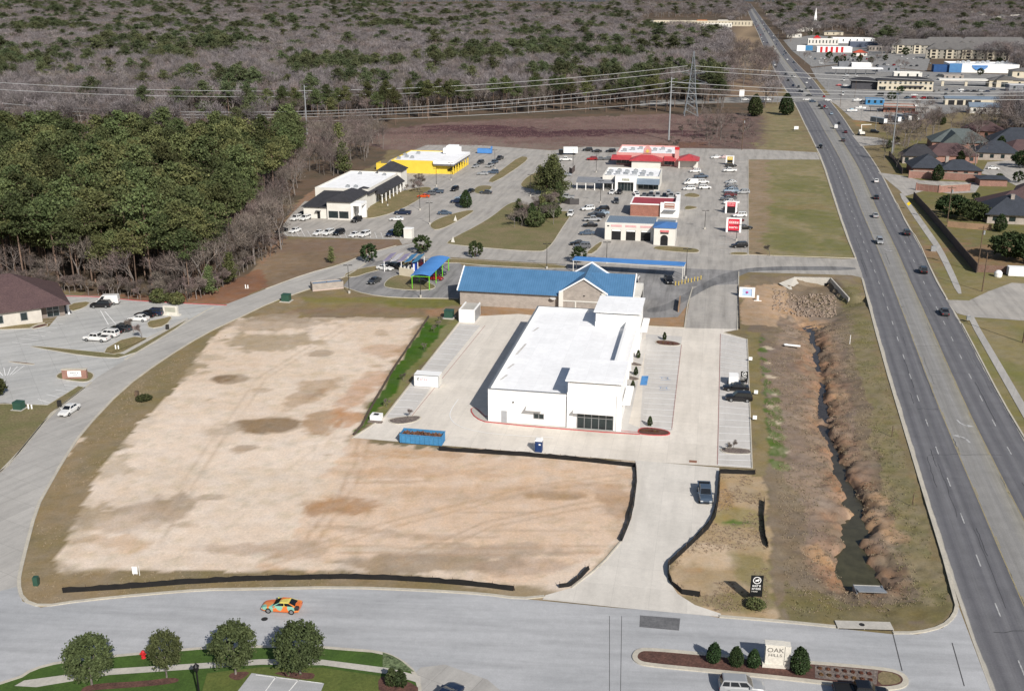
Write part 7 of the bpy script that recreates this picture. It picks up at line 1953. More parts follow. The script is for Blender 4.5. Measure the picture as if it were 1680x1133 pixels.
for _ in range(800):
    px, py = rr.uniform(1268, 1372), rr.uniform(478, 514)
    if px < 1300 and rr.random() < .5: continue
    x, y = G(px, py, -1)
    z = float(ditch_z(np.array([x]), np.array([y]))[0]); s = rr.uniform(.10, .27)
    pts = [Vector((rr.uniform(-1, 1), rr.uniform(-1, 1), rr.uniform(-.7, .9))).normalized() * s * rr.uniform(.7, 1.1) for _ in range(8)]
    q = [Vector((sx * s * rr.uniform(.6, 1), sy * s * rr.uniform(.6, 1), sz * s * rr.uniform(.5, .8))) for sz in (-1, 1) for sx, sy in ((-1, -1), (1, -1), (1, 1), (-1, 1))]
    rp_.add([(x + p.x, y + p.y, z + .1 + p.z) for p in q], [(0, 3, 2, 1), (4, 5, 6, 7), (0, 1, 5, 4), (1, 2, 6, 5), (2, 3, 7, 6), (3, 0, 4, 7)])
tag(rp_.build('riprap', pm('riprap_stone', (.36, .29, .23), (.24, .18, .14), 1.2, .9)), 'heap of tan riprap stones below the culvert headwall', 'riprap', kind='stuff')
t = bld('fallen_pipe', 'white broken pipe lying on the left bank of the creek', 'pipe', 1288, 566, 0); one(lambda m: (m.tube((0, 0, .1), (3.0, -1.0, .1), .22, .22, 8), m.box(-.2, -.1, 0, .6, .5, .2)), 'pipe', M['white'], t)
for px, py, lb in ((1394, 564, 'short white marker post on the right bank of the creek'), (1463, 716, 'dark marker post on the right bank halfway down the creek'), (1497, 828, 'thin dark stake near the highway side of the creek')):
    t = bld('marker_post', lb, 'post', px, py, 0); one(lambda m: m.tube((0, 0, 0), (0, 0, 2.0), .07, .07, 6), 'post', M['white'] if px == 1394 else M['wood'], t)
# walls, fences on the right
def wall(label, pts, h, th, mat, name='board_fence', cat='fence', cap_=None, posts=None):
    line = Gp(pts); x0, y0 = line[0]
    t = thing(name, label, cat, (x0, y0, 0))
    m = MB(); ribbon(m, [(p[0] - x0, p[1] - y0) for p in line], th, 0, h); m.build('panels', mat, t)
    if cap_: m = MB(); ribbon(m, [(p[0] - x0, p[1] - y0) for p in line], th + .15, h, h + .12); m.build('coping', cap_, t)
    if posts:
        for p in resample(line, posts): m = MB(); m.box(p[0] - x0 - .25, p[1] - y0 - .25, 0, p[0] - x0 + .25, p[1] - y0 + .25, h + .25); m.build('pier', mat, t)
    return t
wall('long dark grey board fence beside the highway verge', [(1498, 326), (1525, 356), (1552, 388), (1580, 422), (1602, 448)], 2.6, .14, M['greywood'])
wall('brown panel fence at the end of the board fence, running right', [(1604, 446), (1640, 448), (1690, 451), (1760, 455)], 2.0, .12, pm('rusty_fence', (.17, .10, .075), (.2, .13, .1), .8, fine=3))
wall('tan cedar fence in front of the corner house', [(1554, 372), (1585, 375), (1626, 378)], 1.9, .12, M['fencewood'])
wall('dark board fence above the brick walls', [(1458, 256), (1470, 270), (1480, 286)], 2.4, .14, M['greywood'])
wall('upper rose brick wall beside the slate-roofed house', [(1491, 292), (1540, 294), (1603, 298)], 2.9, .3, M['pinkbrick'], 'brick_wall', 'wall', M['kerb'], 9)
wall('lower rose brick wall facing the highway apron', [(1503, 312), (1540, 316), (1590, 313)], 2.6, .3, M['pinkbrick'], 'brick_wall', 'wall', M['kerb'], 12)
wall('grey slatted bin fence below the tall evergreens', [(920, 333), (935, 336), (950, 336)], 2.2, .12, pm('grey_slats', (.08, .075, .075), None, 1), 'bin_fence')
wall('dark bin fence near the box truck', [(934, 284), (938, 286), (943, 280)], 2.4, .14, M['greywood'], 'bin_fence')
t = bld('shed_box', 'white storage box in front of the brown panel fence', 'shed', 1654, 453, 12); one(lambda m: m.box(0, 0, .1, 5.2, 2.4, 2.4), 'box', M['white'], t)
t = bld('propane_tank', 'squat white tank left of the white storage box', 'tank', 1637, 454, 0); one(lambda m: m.lathe([(.9, 0), (1.0, .3), (1.0, 1.2), (.6, 1.7), (.1, 1.85)], 14), 'vessel', M['white'], t)
t = bld('fence_box', 'small white booth beside the cedar and dark crossover', 'utility box', 662.5, 391, AX); one(lambda m: m.box(0, 0, 0, 2.6, 2.4, 2.9), 'booth', M['offwhite'], t); one(lambda m: m.box(-.1, -.1, 2.9, 2.7, 2.5, 3.05), 'lid', M['white'], t)
for k in range(9):
    t = bld('bollard', 'yellow safety bollard in the row at the mouth of the car wash', 'bollard', 1108 + k * 5.2, 468 - k * 1.2 + (k % 2), AX, 'yellow bollards of the car wash'); one(lambda m: m.tube((0, 0, 0), (0, 0, 1.1), .16, .16, 8), 'post', pm('safety_yellow', (.55, .42, .12), None, 2), t)
t = bld('timber_screen', 'slanting tan timber screen beside the car wash drive', 'fence', 1112, 512, AX); one(lambda m: m.box(0, 0, 0, .25, 9, 1.5), 'boards', M['fencewood'], t)
# bins and mailboxes near the streets
for px, py, lb, mt in ((98, 667, 'black bin on the verge beside the driving white sedan', 'darksteel'), (275, 541, 'black post box on the clinic verge', 'darksteel'), (1391, 527 + 0, '', None), (225, 651, 'dark stake with a clump of weeds on the graded lot', 'wood'), (60, 959, 'small green utility marker on the front corner verge', 'transf')):
    if mt:
        t = bld('utility_post', lb, 'post', px, py, 0); one(lambda m: m.box(-.3, -.3, 0, .3, .3, 1.2), 'body', M[mt], t)
t = bld('post_box', 'grey roadside mail box by the right-hand pavement', 'mail box', 1588, 528, 10); one(lambda m: m.box(-.4, -.3, .5, .4, .3, 1.3), 'box', M['steel'], t); one(lambda m: m.box(-.06, -.06, 0, .06, .06, .5), 'post', M['wood'], t)
t = bld('bus_stop_box', 'pale metal cabinet on the right-hand pavement', 'utility box', 1531, 412, 10); one(lambda m: m.box(-.7, -.4, 0, .7, .4, 1.5), 'cabinet', M['steel'], t)
# poles
def pole(label, px, py, h, r=.12, mat='steel', arm=None, name='light_pole', cat='light pole', az=0):
    t = bld(name, label, cat, px, py, az)
    one(lambda m: m.tube((0, 0, 0), (0, 0, h), r, r * .7, 8), 'pole', M[mat], t)
    if arm == 'lamp':
        one(lambda m: (m.box(-1.1, -.15, h - .05, -.15, .15, h + .1), m.box(.15, -.15, h - .05, 1.1, .15, h + .1)), 'lamp_head', M['darksteel'], t)
        one(lambda m: m.tube((0, 0, 0), (0, 0, .7), .3, .3, 10), 'footing', M['conc'], t)
    if arm == 'cross':
        one(lambda m: m.box(-1.3, -.08, h - .7, 1.3, .08, h - .5), 'crossarm', M[mat], t)
        one(lambda m: m.tube((.35, 0, h - 2.2), (.35, 0, h - 1.2), .28, .28, 10), 'transformer_can', M['steel'], t)
    return t
for px, py, h, lb in ((573, 481, 7.2, 'tall thin light pole beside the long tan bin store'), (690, 488, 4.6, 'slim light pole on the swale side of the car wash lot'), (1125, 457, 8.0, 'thin light pole at the right end of the long blue canopy'), (897, 441, 7.0, 'thin light pole at the left end of the long blue canopy'),
              (995, 432, 6, 'light pole on the strip below the service garage'), (705, 368, 7, 'light pole beside the tan island of the office lot'), (689, 345, 6.5, 'light pole by the white sedan of the office lot'), (716, 306, 7, 'light pole below the yellow store'), (812, 277, 8, 'light pole on the yellow store car park'),
              (636, 338, 6, 'light pole on the tan verge below the office shrubs'), (740, 296, 7, 'light pole by the blue mural corner of the yellow store'), (940, 280, 9, 'light pole right of the box truck'), (978, 283, 8, 'light pole left of the red-roofed restaurant'), (985, 333, 8, 'light pole in front of the grey awning'), (870, 322, 8, 'light pole on the small tan island by the evergreens'),
              (1156, 376, 6, 'light pole on the drive below the brick shop'), (1208, 395, 5, 'light pole near the lower red sign')):
    pole(lb, px, py, h, .09, 'darksteel', 'lamp')
pole('leaning timber utility pole right of the board fence', 1611, 478, 10, .16, 'wood', None, 'utility_pole', 'utility pole')
pole('timber utility pole at the end of the board fence with a transformer can', 1603, 446, 12.5, .16, 'wood', 'cross', 'utility_pole', 'utility pole', 10)
pole('timber utility pole in front of the live oaks with a crossarm', 1554, 365, 12, .16, 'wood', 'cross', 'utility_pole', 'utility pole', 10)
pole('timber utility pole at the right edge beside the pavement', 1678, 562, 13, .17, 'wood', None, 'utility_pole', 'utility pole')
pole('tall pale steel pole above the storage trailers', 1463, 252, 27, .35, 'steel', None, 'utility_pole', 'utility pole')
pole('timber utility pole in the brush left of the far field', 1217, 246, 15, .2, 'wood', 'cross', 'utility_pole', 'utility pole')
for k, (px, py, h) in enumerate(((1337, 132, 12), (1310, 104, 12), (1358, 152, 11), (1378, 176, 12), (1412, 200, 13), (1290, 80, 13), (1276, 66, 13), (1266, 52, 13), (1330, 112, 12), (1402, 160, 12), (1436, 214, 11), (1392, 122, 11))):
    pole('thin roadside pole beside the far highway', px, py, h, .14, 'wood' if k % 2 else 'steel', None, 'utility_pole', 'utility pole').__setitem__('group', 'thin poles beside the far highway')
# far highway sign
t = bld('highway_sign', 'tall white sign beside the crossing road left of the cedars', 'sign', 1216, 168, 0); one(lambda m: m.box(-1.7, -.3, 4, 1.7, .3, 8.5), 'panel', M['white'], t); one(lambda m: m.tube((0, 0, 0), (0, 0, 4), .25, .25, 8), 'post', M['steel'], t)
t = bld('roadside_sign', 'small white sign on the far verge left of the highway', 'sign', 1306, 214, 0); one(lambda m: m.box(-1.2, -.2, .6, 1.2, .2, 2.2), 'panel', M['white'], t); one(lambda m: m.box(-.9, -.1, 0, -.7, .1, .6), 'post', M['steel'], t)

# ------------------------------------------------------------------ power lines
def lattice(label, px, py, h):
    t = bld('lattice_tower', label, 'power tower', px, py, 5)
    def leg(z):                                # half width at height z
        return np.interp(z, [0, 16, 26, h], [4.2, 2.0, 1.3, .15])
    m = MB(); zs = [0, 4, 8, 12, 16, 19, 22, 25, 28, 31, 34, h]
    for z0, z1 in zip(zs, zs[1:]):
        a, b_ = leg(z0), leg(z1)
        c0 = [(-a, -a, z0), (a, -a, z0), (a, a, z0), (-a, a, z0)]; c1 = [(-b_, -b_, z1), (b_, -b_, z1), (b_, b_, z1), (-b_, b_, z1)]
        for i in range(4):
            j = (i + 1) % 4
            m.tube(c0[i], c1[i], .26, .26, 4); m.tube(c0[i], c1[j], .13, .13, 3); m.tube(c0[j], c1[i], .13, .13, 3); m.tube(c1[i], c1[j], .13, .13, 3)
    m.build('tower_frame', M['towersteel'], t)
    for z, w_ in ((25.5, 7.5), (19.5, 9)):
        for sx in (-1, 1):
            q = MB(); a = leg(z)
            q.tube((sx * a, -a, z), (sx * w_, 0, z + .4), .16, .12, 4); q.tube((sx * a, a, z), (sx * w_, 0, z + .4), .16, .12, 4); q.tube((sx * a, 0, z + 2.4), (sx * w_, 0, z + .4), .14, .1, 4)
            q.build('crossarm', M['towersteel'], t)
    return t
lattice('tall grey lattice power tower at the edge of the far wood', 1133, 190, 38.5)
def mono(label, px, py, h, r=.5):
    t = bld('power_pole', label, 'power pole', px, py, 5)
    one(lambda m: m.tube((0, 0, 0), (0, 0, h), r, r * .55, 10), 'pole', M['steel'], t)
    for z in (h - 1, h - 4, h - 7):
        one(lambda m: m.tube((0, 0, z), (1.6, 0, z + .3), .14, .1, 5), 'arm', M['steel'], t)
    return t
mono('single pale steel power pole in the brush field below the lattice tower', 1097, 230, 31.5)
mono('single pale steel power pole above the pine wood', 504, 222, 26, .45)
A1, B1 = G(1133, 190), (-420.0, 600.0)
A2, B2 = G(1097, 230), G(504, 222)
Rr1 = (520.0, 700.0)
WM = pm('conductor', (.46, .47, .48), (.36, .37, .38), .05, .5, metal=.3)
def cable(label, pts, A, B, r=.15):
    w_ = [on_plane(p[0], p[1], A, B) for p in pts]
    # ease through the sighted points
    P3 = []
    xs_ = [p[0] for p in w_]; o_ = np.argsort(xs_)
    x_ = np.array([w_[i][0] for i in o_]); y_ = np.array([w_[i][1] for i in o_]); z_ = np.array([w_[i][2] for i in o_])
    deg = min(2, len(x_) - 1)
    cz = np.polyfit(x_, z_, deg); cy = np.polyfit(x_, y_, 1)
    q = np.linspace(x_[0], x_[-1], 26)
    zz = np.polyval(cz, q); yy_ = np.polyval(cy, q)
    m = MB()
    for i in range(25): m.tube((q[i], yy_[i], zz[i]), (q[i + 1], yy_[i + 1], zz[i + 1]), r, r, 4, caps=False)
    o = m.build('power_cable', WM); tag(o, label, 'cable', 'power cables across the wood'); return o
LB = 'power line cable strung across the wood between the steel poles and the lattice tower'
cable(LB, [(-40, 134), (250, 144), (500, 151), (720, 143), (940, 127), (1128, 108)], A1, B1); cable(LB, [(-40, 145), (300, 157), (560, 158), (800, 146), (1130, 116)], A1, B1)
cable(LB, [(-40, 168), (200, 178), (504, 182), (800, 171), (1098, 134)], A2, B2); cable(LB, [(-40, 174), (250, 187), (504, 186), (800, 175), (1098, 143)], A2, B2); cable(LB, [(-40, 181), (250, 193), (504, 190), (800, 181), (1098, 152)], A2, B2)
cable(LB, [(504, 199), (760, 190), (1098, 168)], A2, B2)
for ya, yb, yc in ((108, 119, 128), (116, 126, 136)): cable(LB, [(1136, ya), (1300, yb), (1720, yc + 12)], A1, Rr1)
C2 = (A2[0] + 320, A2[1] + 30)
for ya, yb, yc in ((134, 146, 150), (143, 152, 156), (152, 160, 163)): cable(LB, [(1098, ya), (1300, yb), (1720, yc)], A2, C2)
# ------------------------------------------------------------------ trees and plants
def quad_cloud(centres, sizes, rs, stretch_=1.0, up=.35):
    """small leaf-sized faces, one at every centre, turned at random"""
    n = len(centres)
    c = np.asarray(centres, float)
    a = rs.normal(size=(n, 3)); a /= np.linalg.norm(a, axis=1, keepdims=True)
    b_ = rs.normal(size=(n, 3)); b_[:, 2] += up
    b_ -= (b_ * a).sum(1, keepdims=True) * a; b_ /= np.linalg.norm(b_, axis=1, keepdims=True)
    s = np.asarray(sizes)[:, None]
    a = a * s * .5; b_ = b_ * s * .5 * stretch_
    v = np.stack([c - a - b_, c + a - b_ * .6, c + a * .3 + b_, c - a * .8 + b_ * .7], 1).reshape(-1, 3)
    f = np.arange(4 * n).reshape(-1, 4)
    return v, f

def np_mesh(name, v, f, mat):
    me_ = bpy.data.meshes.new(name)
    k = f.shape[1]
    me_.vertices.add(len(v)); me_.vertices.foreach_set('co', v.astype(np.float32).ravel())
    me_.loops.add(f.size); me_.loops.foreach_set('vertex_index', f.astype(np.int32).ravel())
    me_.polygons.add(len(f)); me_.polygons.foreach_set('loop_start', np.arange(0, f.size, k, dtype=np.int32))
    me_.update(calc_edges=True)
    me_.materials.append(mat)
    return me_

def obj_of(name, me_, parent=None):
    o = bpy.data.objects.new(name, me_); COL.objects.link(o)
    if parent: o.parent = parent
    return o

def pine_proto(seed, h=22.0, full=False, mat='pine', rad=4.9):
    rs = np.random.RandomState(seed)
    tk = MB(); lean = rs.uniform(-.5, .5, 2)
    def ax_at(z): return np.array([lean[0] * (z / h) ** 2 * 1.6, lean[1] * (z / h) ** 2 * 1.6])
    zs = np.linspace(0, h * .96, 7)
    for z0, z1 in zip(zs, zs[1:]):
        p, q = ax_at(z0), ax_at(z1)
        tk.tube((*p, z0), (*q, z1), .26 * (1 - z0 / h * .85), .26 * (1 - z1 / h * .85), 6, caps=False)
    cs, sz = [], []
    lo = .12 if full else .60
    nb = 46 if full else 34
    for i in range(nb):
        t = lo + (1 - lo) * (i + rs.uniform(0, 1)) / nb
        z = h * t
        k = (t - lo) / (1 - lo)
        reach = rad * ((1 - k) ** .8 * (.55 if full else .5) + (.55 * math.sin(math.pi * min(1, k * .92 + .12)) if not full else .35 * (1 - k))) * rs.uniform(.6, 1.25) + .3
        an = rs.uniform(0, 6.28)
        p = ax_at(z); e = np.array([p[0] + reach * math.cos(an), p[1] + reach * math.sin(an), z + reach * rs.uniform(-.05, .35)])
        tk.tube((*p, z), tuple(e), .06, .03, 3, caps=False)
        for c in range(3 if reach > 1.6 else 2):
            w_ = 1 - c * .36
            cc = np.array([*p, z]) * (1 - w_) + e * w_
            m = 18 if full else 23
            cs.append(cc + rs.normal(size=(m, 3)) * np.array([.62, .62, .38]) * (1.15 if c == 0 else .9)); sz.append(rs.uniform(.32, .70, m))
    cs = np.concatenate(cs); sz = np.concatenate(sz)
    v, f = quad_cloud(cs, sz, rs, .8)
    crown = np_mesh('crown', v, f, M[mat])
    trunk = MB(); trunk.v, trunk.f, trunk.m = tk.v, tk.f, tk.m
    return trunk, crown

def bare_proto(seed, h=14.0, mat='twig', dens=1.0, spread=.42, leafy=None):
    rs = np.random.RandomState(seed)
    tk = MB(); tips = []
    def grow(p, d, L, r, lvl):
        q = p + d * L
        tk.tube(tuple(p), tuple(q), r, r * .62, 5 if lvl < 2 else 3, caps=False)
        if lvl >= 3:
            tips.append((q, d)); return
        for _ in range((3, 4, 3)[lvl]):
            a = rs.normal(size=3); a -= a.dot(d) * d; a /= np.linalg.norm(a) + 1e-6
            nd = d * .75 + a * rs.uniform(.35, .8); nd[2] += .18; nd /= np.linalg.norm(nd)
            grow(q, nd, L * rs.uniform(.62, .85), r * .58, lvl + 1)
        if lvl > 0: tips.append((q, d))
    grow(np.zeros(3), np.array([rs.uniform(-.1, .1), rs.uniform(-.1, .1), 1.0]), h * .33, h * .014 + .05, 0)
    P0, D, Ln = [], [], []
    for q, d in tips:
        n = int(13 * dens)
        for _ in range(n):
            a = rs.normal(size=3) * .75 + d; a[2] += .35; a /= np.linalg.norm(a)
            P0.append(q + rs.normal(size=3) * h * .035); D.append(a); Ln.append(h * rs.uniform(.05, .13))
    P0, D, Ln = np.array(P0), np.array(D), np.array(Ln)[:, None]
    sd_ = np.cross(D, rs.normal(size=D.shape)); sd_ /= np.linalg.norm(sd_, axis=1, keepdims=True)
    wv = (.022 + .0016 * h) * rs.uniform(.7, 1.5, (len(D), 1))
    v = np.stack([P0 - sd_ * wv, P0 + sd_ * wv, P0 + D * Ln], 1).reshape(-1, 3)
    f = np.arange(len(v)).reshape(-1, 3)
    top = max(v[:, 2].max(), .1)
    k = h / top
    tk.v = [(x * k, y * k, z * k) for x, y, z in tk.v]
    crown = np_mesh('crown', v * k, f, M[mat])
    return tk, crown

def globe_proto(seed, h, rad, z0, n, size, mat, conic=0.0, trunk_r=.12, shoots=False):
    """dense evergreen: leaf faces on an uneven, lobed surface shell with some depth"""
    rs = np.random.RandomState(seed)
    d = rs.normal(size=(n, 3)); d /= np.linalg.norm(d, axis=1, keepdims=True)
    lob = rs.normal(size=(9, 3)); lob /= np.linalg.norm(lob, axis=1, keepdims=True)
    bump = np.max(d @ lob.T, axis=1)
    r = (.80 + .24 * bump) * (1 - np.abs(rs.normal(size=n)) * .16)
    c = d * r[:, None]
    t = (c[:, 2] + 1) / 2
    wid = 1 - conic * np.clip(t, 0, 1) ** 1.3
    hh = (h - z0) / 2
    c = np.stack([c[:, 0] * rad * wid, c[:, 1] * rad * wid, z0 + hh + c[:, 2] * hh], 1)
    stray = rs.rand(n) < .05
    c[stray] = (c[stray] - np.array([0, 0, z0 + hh])) * 1.12 + np.array([0, 0, z0 + hh])
    if shoots:
        m = n // 26
        sd = rs.normal(size=(m, 3)); sd[:, 2] += .25; sd /= np.linalg.norm(sd, axis=1, keepdims=True)
        ln = rs.uniform(.84, 1.06, m) * (.86 + .18 * np.max(sd @ lob.T, axis=1))
        w_ = rs.uniform(.55, 1.0, (m, 26)) ** .6
        q = sd[:, None, :] * (w_ * ln[:, None])[:, :, None] + rs.normal(size=(m, 26, 3)) * .055
        q = q.reshape(-1, 3); q[:, 2] = np.maximum(q[:, 2], -.92)
        c = np.stack([q[:, 0] * rad * (1 - conic * (q[:, 2] + 1)), q[:, 1] * rad * (1 - conic * (q[:, 2] + 1)), z0 + hh + q[:, 2] * hh], 1)
    v, f = quad_cloud(c, rs.uniform(size * .6, size * 1.4, len(c)), rs, .8)
    crown = np_mesh('crown', v, f, M[mat])
    tk = MB(); tk.tube((0, 0, 0), (0, 0, z0 + hh * .8), trunk_r, trunk_r * .6, 8)
    for k in range(4): tk.tube((0, 0, z0 * .8 + .1), (math.cos(k * 1.6) * rad * .5, math.sin(k * 1.6) * rad * .5, z0 + hh), trunk_r * .5, trunk_r * .2, 5)
    return tk, crown

PROTO = {}
def tree(key, name, label, cat, loc, scale=1.0, group=None, rot=None):
    tk, cr, bark = PROTO[key]
    rr_ = random.Random(int(loc[0] * 97 + loc[1] * 31) & 0xffff)
    if isinstance(tk, MB):
        me_ = tk.build('trunk', bark)
        mesh = me_.data; COL.objects.unlink(me_); bpy.data.objects.remove(me_)
        PROTO[key] = (mesh, cr, bark); tk = mesh
    t = thing(name, label, cat, (loc[0], loc[1], loc[2] if len(loc) > 2 else 0), rr_.uniform(0, 6.28) if rot is None else rot, group)
    if isinstance(scale, (int, float)): scale = (scale,) * 3
    t.scale = scale
    obj_of('trunk', tk, t); obj_of('crown', cr, t)
    return t

for i in range(6): tk, cr = pine_proto(100 + i, 22 + (i % 3)); PROTO['pine%d' % i] = (tk, cr, M['bark'])
for i in range(3): tk, cr = pine_proto(150 + i, 13, True, 'pine', 3.2); PROTO['fir%d' % i] = (tk, cr, M['bark'])
tk, cr = pine_proto(160, 13, True, 'pine', 6.2); PROTO['fat'] = (tk, cr, M['bark'])
for i in range(5): tk, cr = bare_proto(200 + i, 14); PROTO['bare%d' % i] = (tk, cr, M['barkgrey'])
for i in range(3): tk, cr = bare_proto(230 + i, 4.5, 'twig', 1.6); PROTO['brush%d' % i] = (tk, cr, M['barkgrey'])
for i in range(2): tk, cr = bare_proto(250 + i, 9, 'russet', 1.2); PROTO['russet%d' % i] = (tk, cr, M['barkgrey'])
for i in range(2): tk, cr = globe_proto(300 + i, 6.1, 2.7, 1.2, 7500, .20, 'oakleaf', .12, shoots=True); PROTO['oak%d' % i] = (tk, cr, M['barkgrey'])
tk, cr = globe_proto(310, 5.6, 2.6, 1.4, 5600, .19, 'oakleaf', .1, shoots=True); PROTO['thinoak'] = (tk, cr, M['barkgrey'])
for i in range(2): tk, cr = globe_proto(320 + i, 5.2, 2.5, .4, 2000, .36, 'darkleaf', shoots=True); PROTO['lotoak%d' % i] = (tk, cr, M['bark'])
for i in range(3): tk, cr = globe_proto(330 + i, 2.7, 1.05, .05, 2600, .15, 'shrubleaf', .55); PROTO['holly%d' % i] = (tk, cr, M['bark'])
for i in range(2): tk, cr = globe_proto(340 + i, 9, 7.0, .8, 4500, .6, 'darkleaf', shoots=True); PROTO['liveoak%d' % i] = (tk, cr, M['bark'])
tk, cr = globe_proto(350, 2.0, .55, .1, 420, .2, 'darkleaf', .75, .04); PROTO['sapling'] = (tk, cr, M['bark'])
tk, cr = globe_proto(351, 1.0, .7, .0, 420, .18, 'russet', .2, .03); PROTO['bush'] = (tk, cr, M['bark'])
tk, cr = globe_proto(352, 7.0, 3.1, .2, 1900, .45, 'darkleaf', .6); PROTO['cedar'] = (tk, cr, M['bark'])
tk, cr = globe_proto(353, 3.2, 2.4, .1, 900, .4, 'pine', .2); PROTO['bushgreen'] = (tk, cr, M['bark'])

# --- named trees
def at(px, py): return G(px, py)
for px, py, k, s, lb in ((151, 1124, 'oak1', (1.12, 1.12, 1.0), 'leftmost round street tree on the front lawn'), (274, 1112, 'thinoak', (.84, .84, 1.05), 'thin pale round street tree beside the red hydrant'), (387, 1107, 'oak0', (1.06, 1.06, 1.08), 'dense round street tree left of the forecourt corner'), (493, 1107, 'oak1', (1.18, 1.18, 1.06), 'rightmost round street tree above the forecourt')):
    tree(k, 'street_tree', lb, 'tree', at(px, py), s)
for px, py, k, s, lb in ((1171, 1087, 'holly0', .98, 'leftmost conical evergreen on the median'), (1207, 1092, 'holly1', .95, 'second conical evergreen on the median'), (1236, 1095, 'holly2', .90, 'small conical evergreen touching the left of the stone sign'), (1311, 1103, 'holly0', (1.28, 1.28, 1.22), 'largest conical evergreen, right of the stone sign')):
    tree(k, 'evergreen_shrub', lb, 'shrub', at(px, py), s)
for px, py, lb in ((643, 1125, 'upright dark shrub in the mulch by the forecourt drive'), (657, 1127, 'upright grey-green shrub at the right of the forecourt mulch')): tree('sapling', 'upright_shrub', lb, 'shrub', at(px, py), (1.6, 1.6, 1.2))
tree('bushgreen', 'bush', 'dark evergreen bush at the left image edge of the clinic lot', 'shrub', at(-14, 650), 1.2)
for px, py, s, lb in ((606, 430, 1.0, 'round evergreen left of the striped canopy'), (693, 416, 1.08, 'round evergreen above the bright blue canopy'), (780, 422, .9, 'round evergreen above the left end of the blue roof'), (949, 431, .92, 'round evergreen beside the back gable of the blue roof')):
    tree('lotoak%d' % (int(px) % 2), 'evergreen_tree', lb, 'tree', at(px, py), s)
tree('fir0', 'young_pine', 'small bright young pine alone on the verge by the side street', 'tree', at(545, 432), .36)
for px, py, s, lb in ((655, 388, .72, 'small cedar beside the white booth'), (764, 341, .9, 'dark cedar beside the navy crossover')): tree('cedar', 'cedar_tree', lb, 'tree', at(px, py), s)
# wooded island in the middle
for i, (px, py, k, s) in enumerate(((897, 320, 'fat', .95), (910, 320, 'fat', 1.08), (918, 324, 'fat', .8), (889, 318, 'fat', .8), (904, 314, 'fat', 1.05))):
    tree(k, 'evergreen_tree', 'tall bright evergreen in the clump at the top of the wooded island', 'tree', at(px, py), s, 'tall evergreens of the wooded island')
rs = random.Random(21)
for i in range(26):
    px = rs.uniform(843, 920); py = rs.uniform(342, 376) - (px - 843) * .12
    k = rs.choice(('bushgreen', 'brush0', 'brush1', 'bare0', 'fir2', 'cedar', 'bushgreen'))
    tree(k, 'thicket_tree', 'tangled small tree in the thicket of the wooded island', 'tree', at(px, py), {'bare0': .5, 'fir2': .62, 'bushgreen': 1.4, 'cedar': .85}.get(k, 1.2) * rs.uniform(.8, 1.15), 'thicket of the wooded island')
# pine wood on the left and its edge
def wood(n, poly, keys, name, label, cat, group, smin, smax, seed, mind=2.6, sort=True):
    r = random.Random(seed); out = []
    P_ = Gp(poly)
    x0, x1 = min(p[0] for p in P_), max(p[0] for p in P_); y0, y1 = min(p[1] for p in P_), max(p[1] for p in P_)
    tries = 0
    while len(out) < n and tries < n * 60:
        tries += 1
        x, y = r.uniform(x0, x1), r.uniform(y0, y1)
        if not inpoly(np.array([x]), np.array([y]), P_)[0]: continue
        if any((x - a) ** 2 + (y - b_) ** 2 < mind * mind for a, b_ in out): continue
        out.append((x, y))
    for x, y in out: tree(r.choice(keys), name, label, cat, (x, y), r.uniform(smin, smax), group)
    return len(out)
EDGE = [(-60, 482), (60, 474), (130, 476), (235, 488), (300, 490), (338, 482), (380, 458), (425, 428)]
PN = ['pine%d' % i for i in range(6)]
wood(205, [(-70, 482), (60, 474), (130, 476), (235, 486), (300, 488), (338, 472), (372, 432), (398, 397), (440, 347), (400, 345), (330, 395), (240, 402), (120, 392), (-70, 396)], PN, 'pine_tree', 'tall bare-trunked pine in the dense wood left of the lots', 'tree', 'pines of the near wood', .58, 1.12, 31, 3.4)
wood(30, [(440, 347), (470, 318), (490, 290), (490, 270), (470, 268), (400, 345)], PN, 'pine_tree', 'tall bare-trunked pine in the dense wood left of the lots', 'tree', 'pines of the near wood', .80, 1.05, 32, 3.6)
wood(46, EDGE + [(450, 380), (470, 345), (455, 350), (400, 420), (340, 468), (235, 482), (60, 468)], ['bare%d' % i for i in range(5)], 'bare_tree', 'leafless grey tree along the front edge of the near wood', 'tree', 'leafless trees along the near wood', .5, 1.1, 33, 3)
wood(75, [(430, 395), (450, 378), (475, 338), (520, 304), (560, 288), (625, 256), (640, 232), (615, 218), (480, 232), (490, 290), (450, 345)], ['bare%d' % i for i in range(5)], 'bare_tree', 'leafless grey-brown tree between the near wood and the office building', 'tree', 'leafless trees by the office building', .75, 1.1, 35, 3.2)
for px, py, k, s, lb in ((312, 489, 'pine2', .72, 'bright green pine at the corner where the wood meets the drive'), (378, 466, 'fir0', .62, 'short full young pine at the right end of the near wood'), (345, 484, 'fir1', .55, 'low dark young pine left of the short full one'), (262, 496, 'bushgreen', 1.1, 'yellow-green bush at the wood edge behind the white van, left'), (290, 499, 'bushgreen', .9, 'yellow-green bush at the wood edge, right'), (428, 380, 'fir2', .35, 'small dark conifer at the edge by the white crossovers'), (556, 262, 'fir0', 1.2, 'bright yellow-green pine left of the yellow store'), (565, 286, 'fir1', 1.0, 'bright pine just below the yellow-green one'), (470, 232, 'lotoak0', 1.6, 'round bright crown under the single power pole')):
    tree(k, 'evergreen_tree', lb, 'tree', at(px, py), s)
wood(60, EDGE + [(420, 432), (380, 464), (340, 488), (300, 497), (235, 494), (130, 482), (60, 480), (-60, 488)], ['brush0', 'brush1', 'brush2'], 'brush', 'low leafless brush at the foot of the near wood', 'shrub', 'brush along the near wood', .7, 1.5, 37, 1.5)
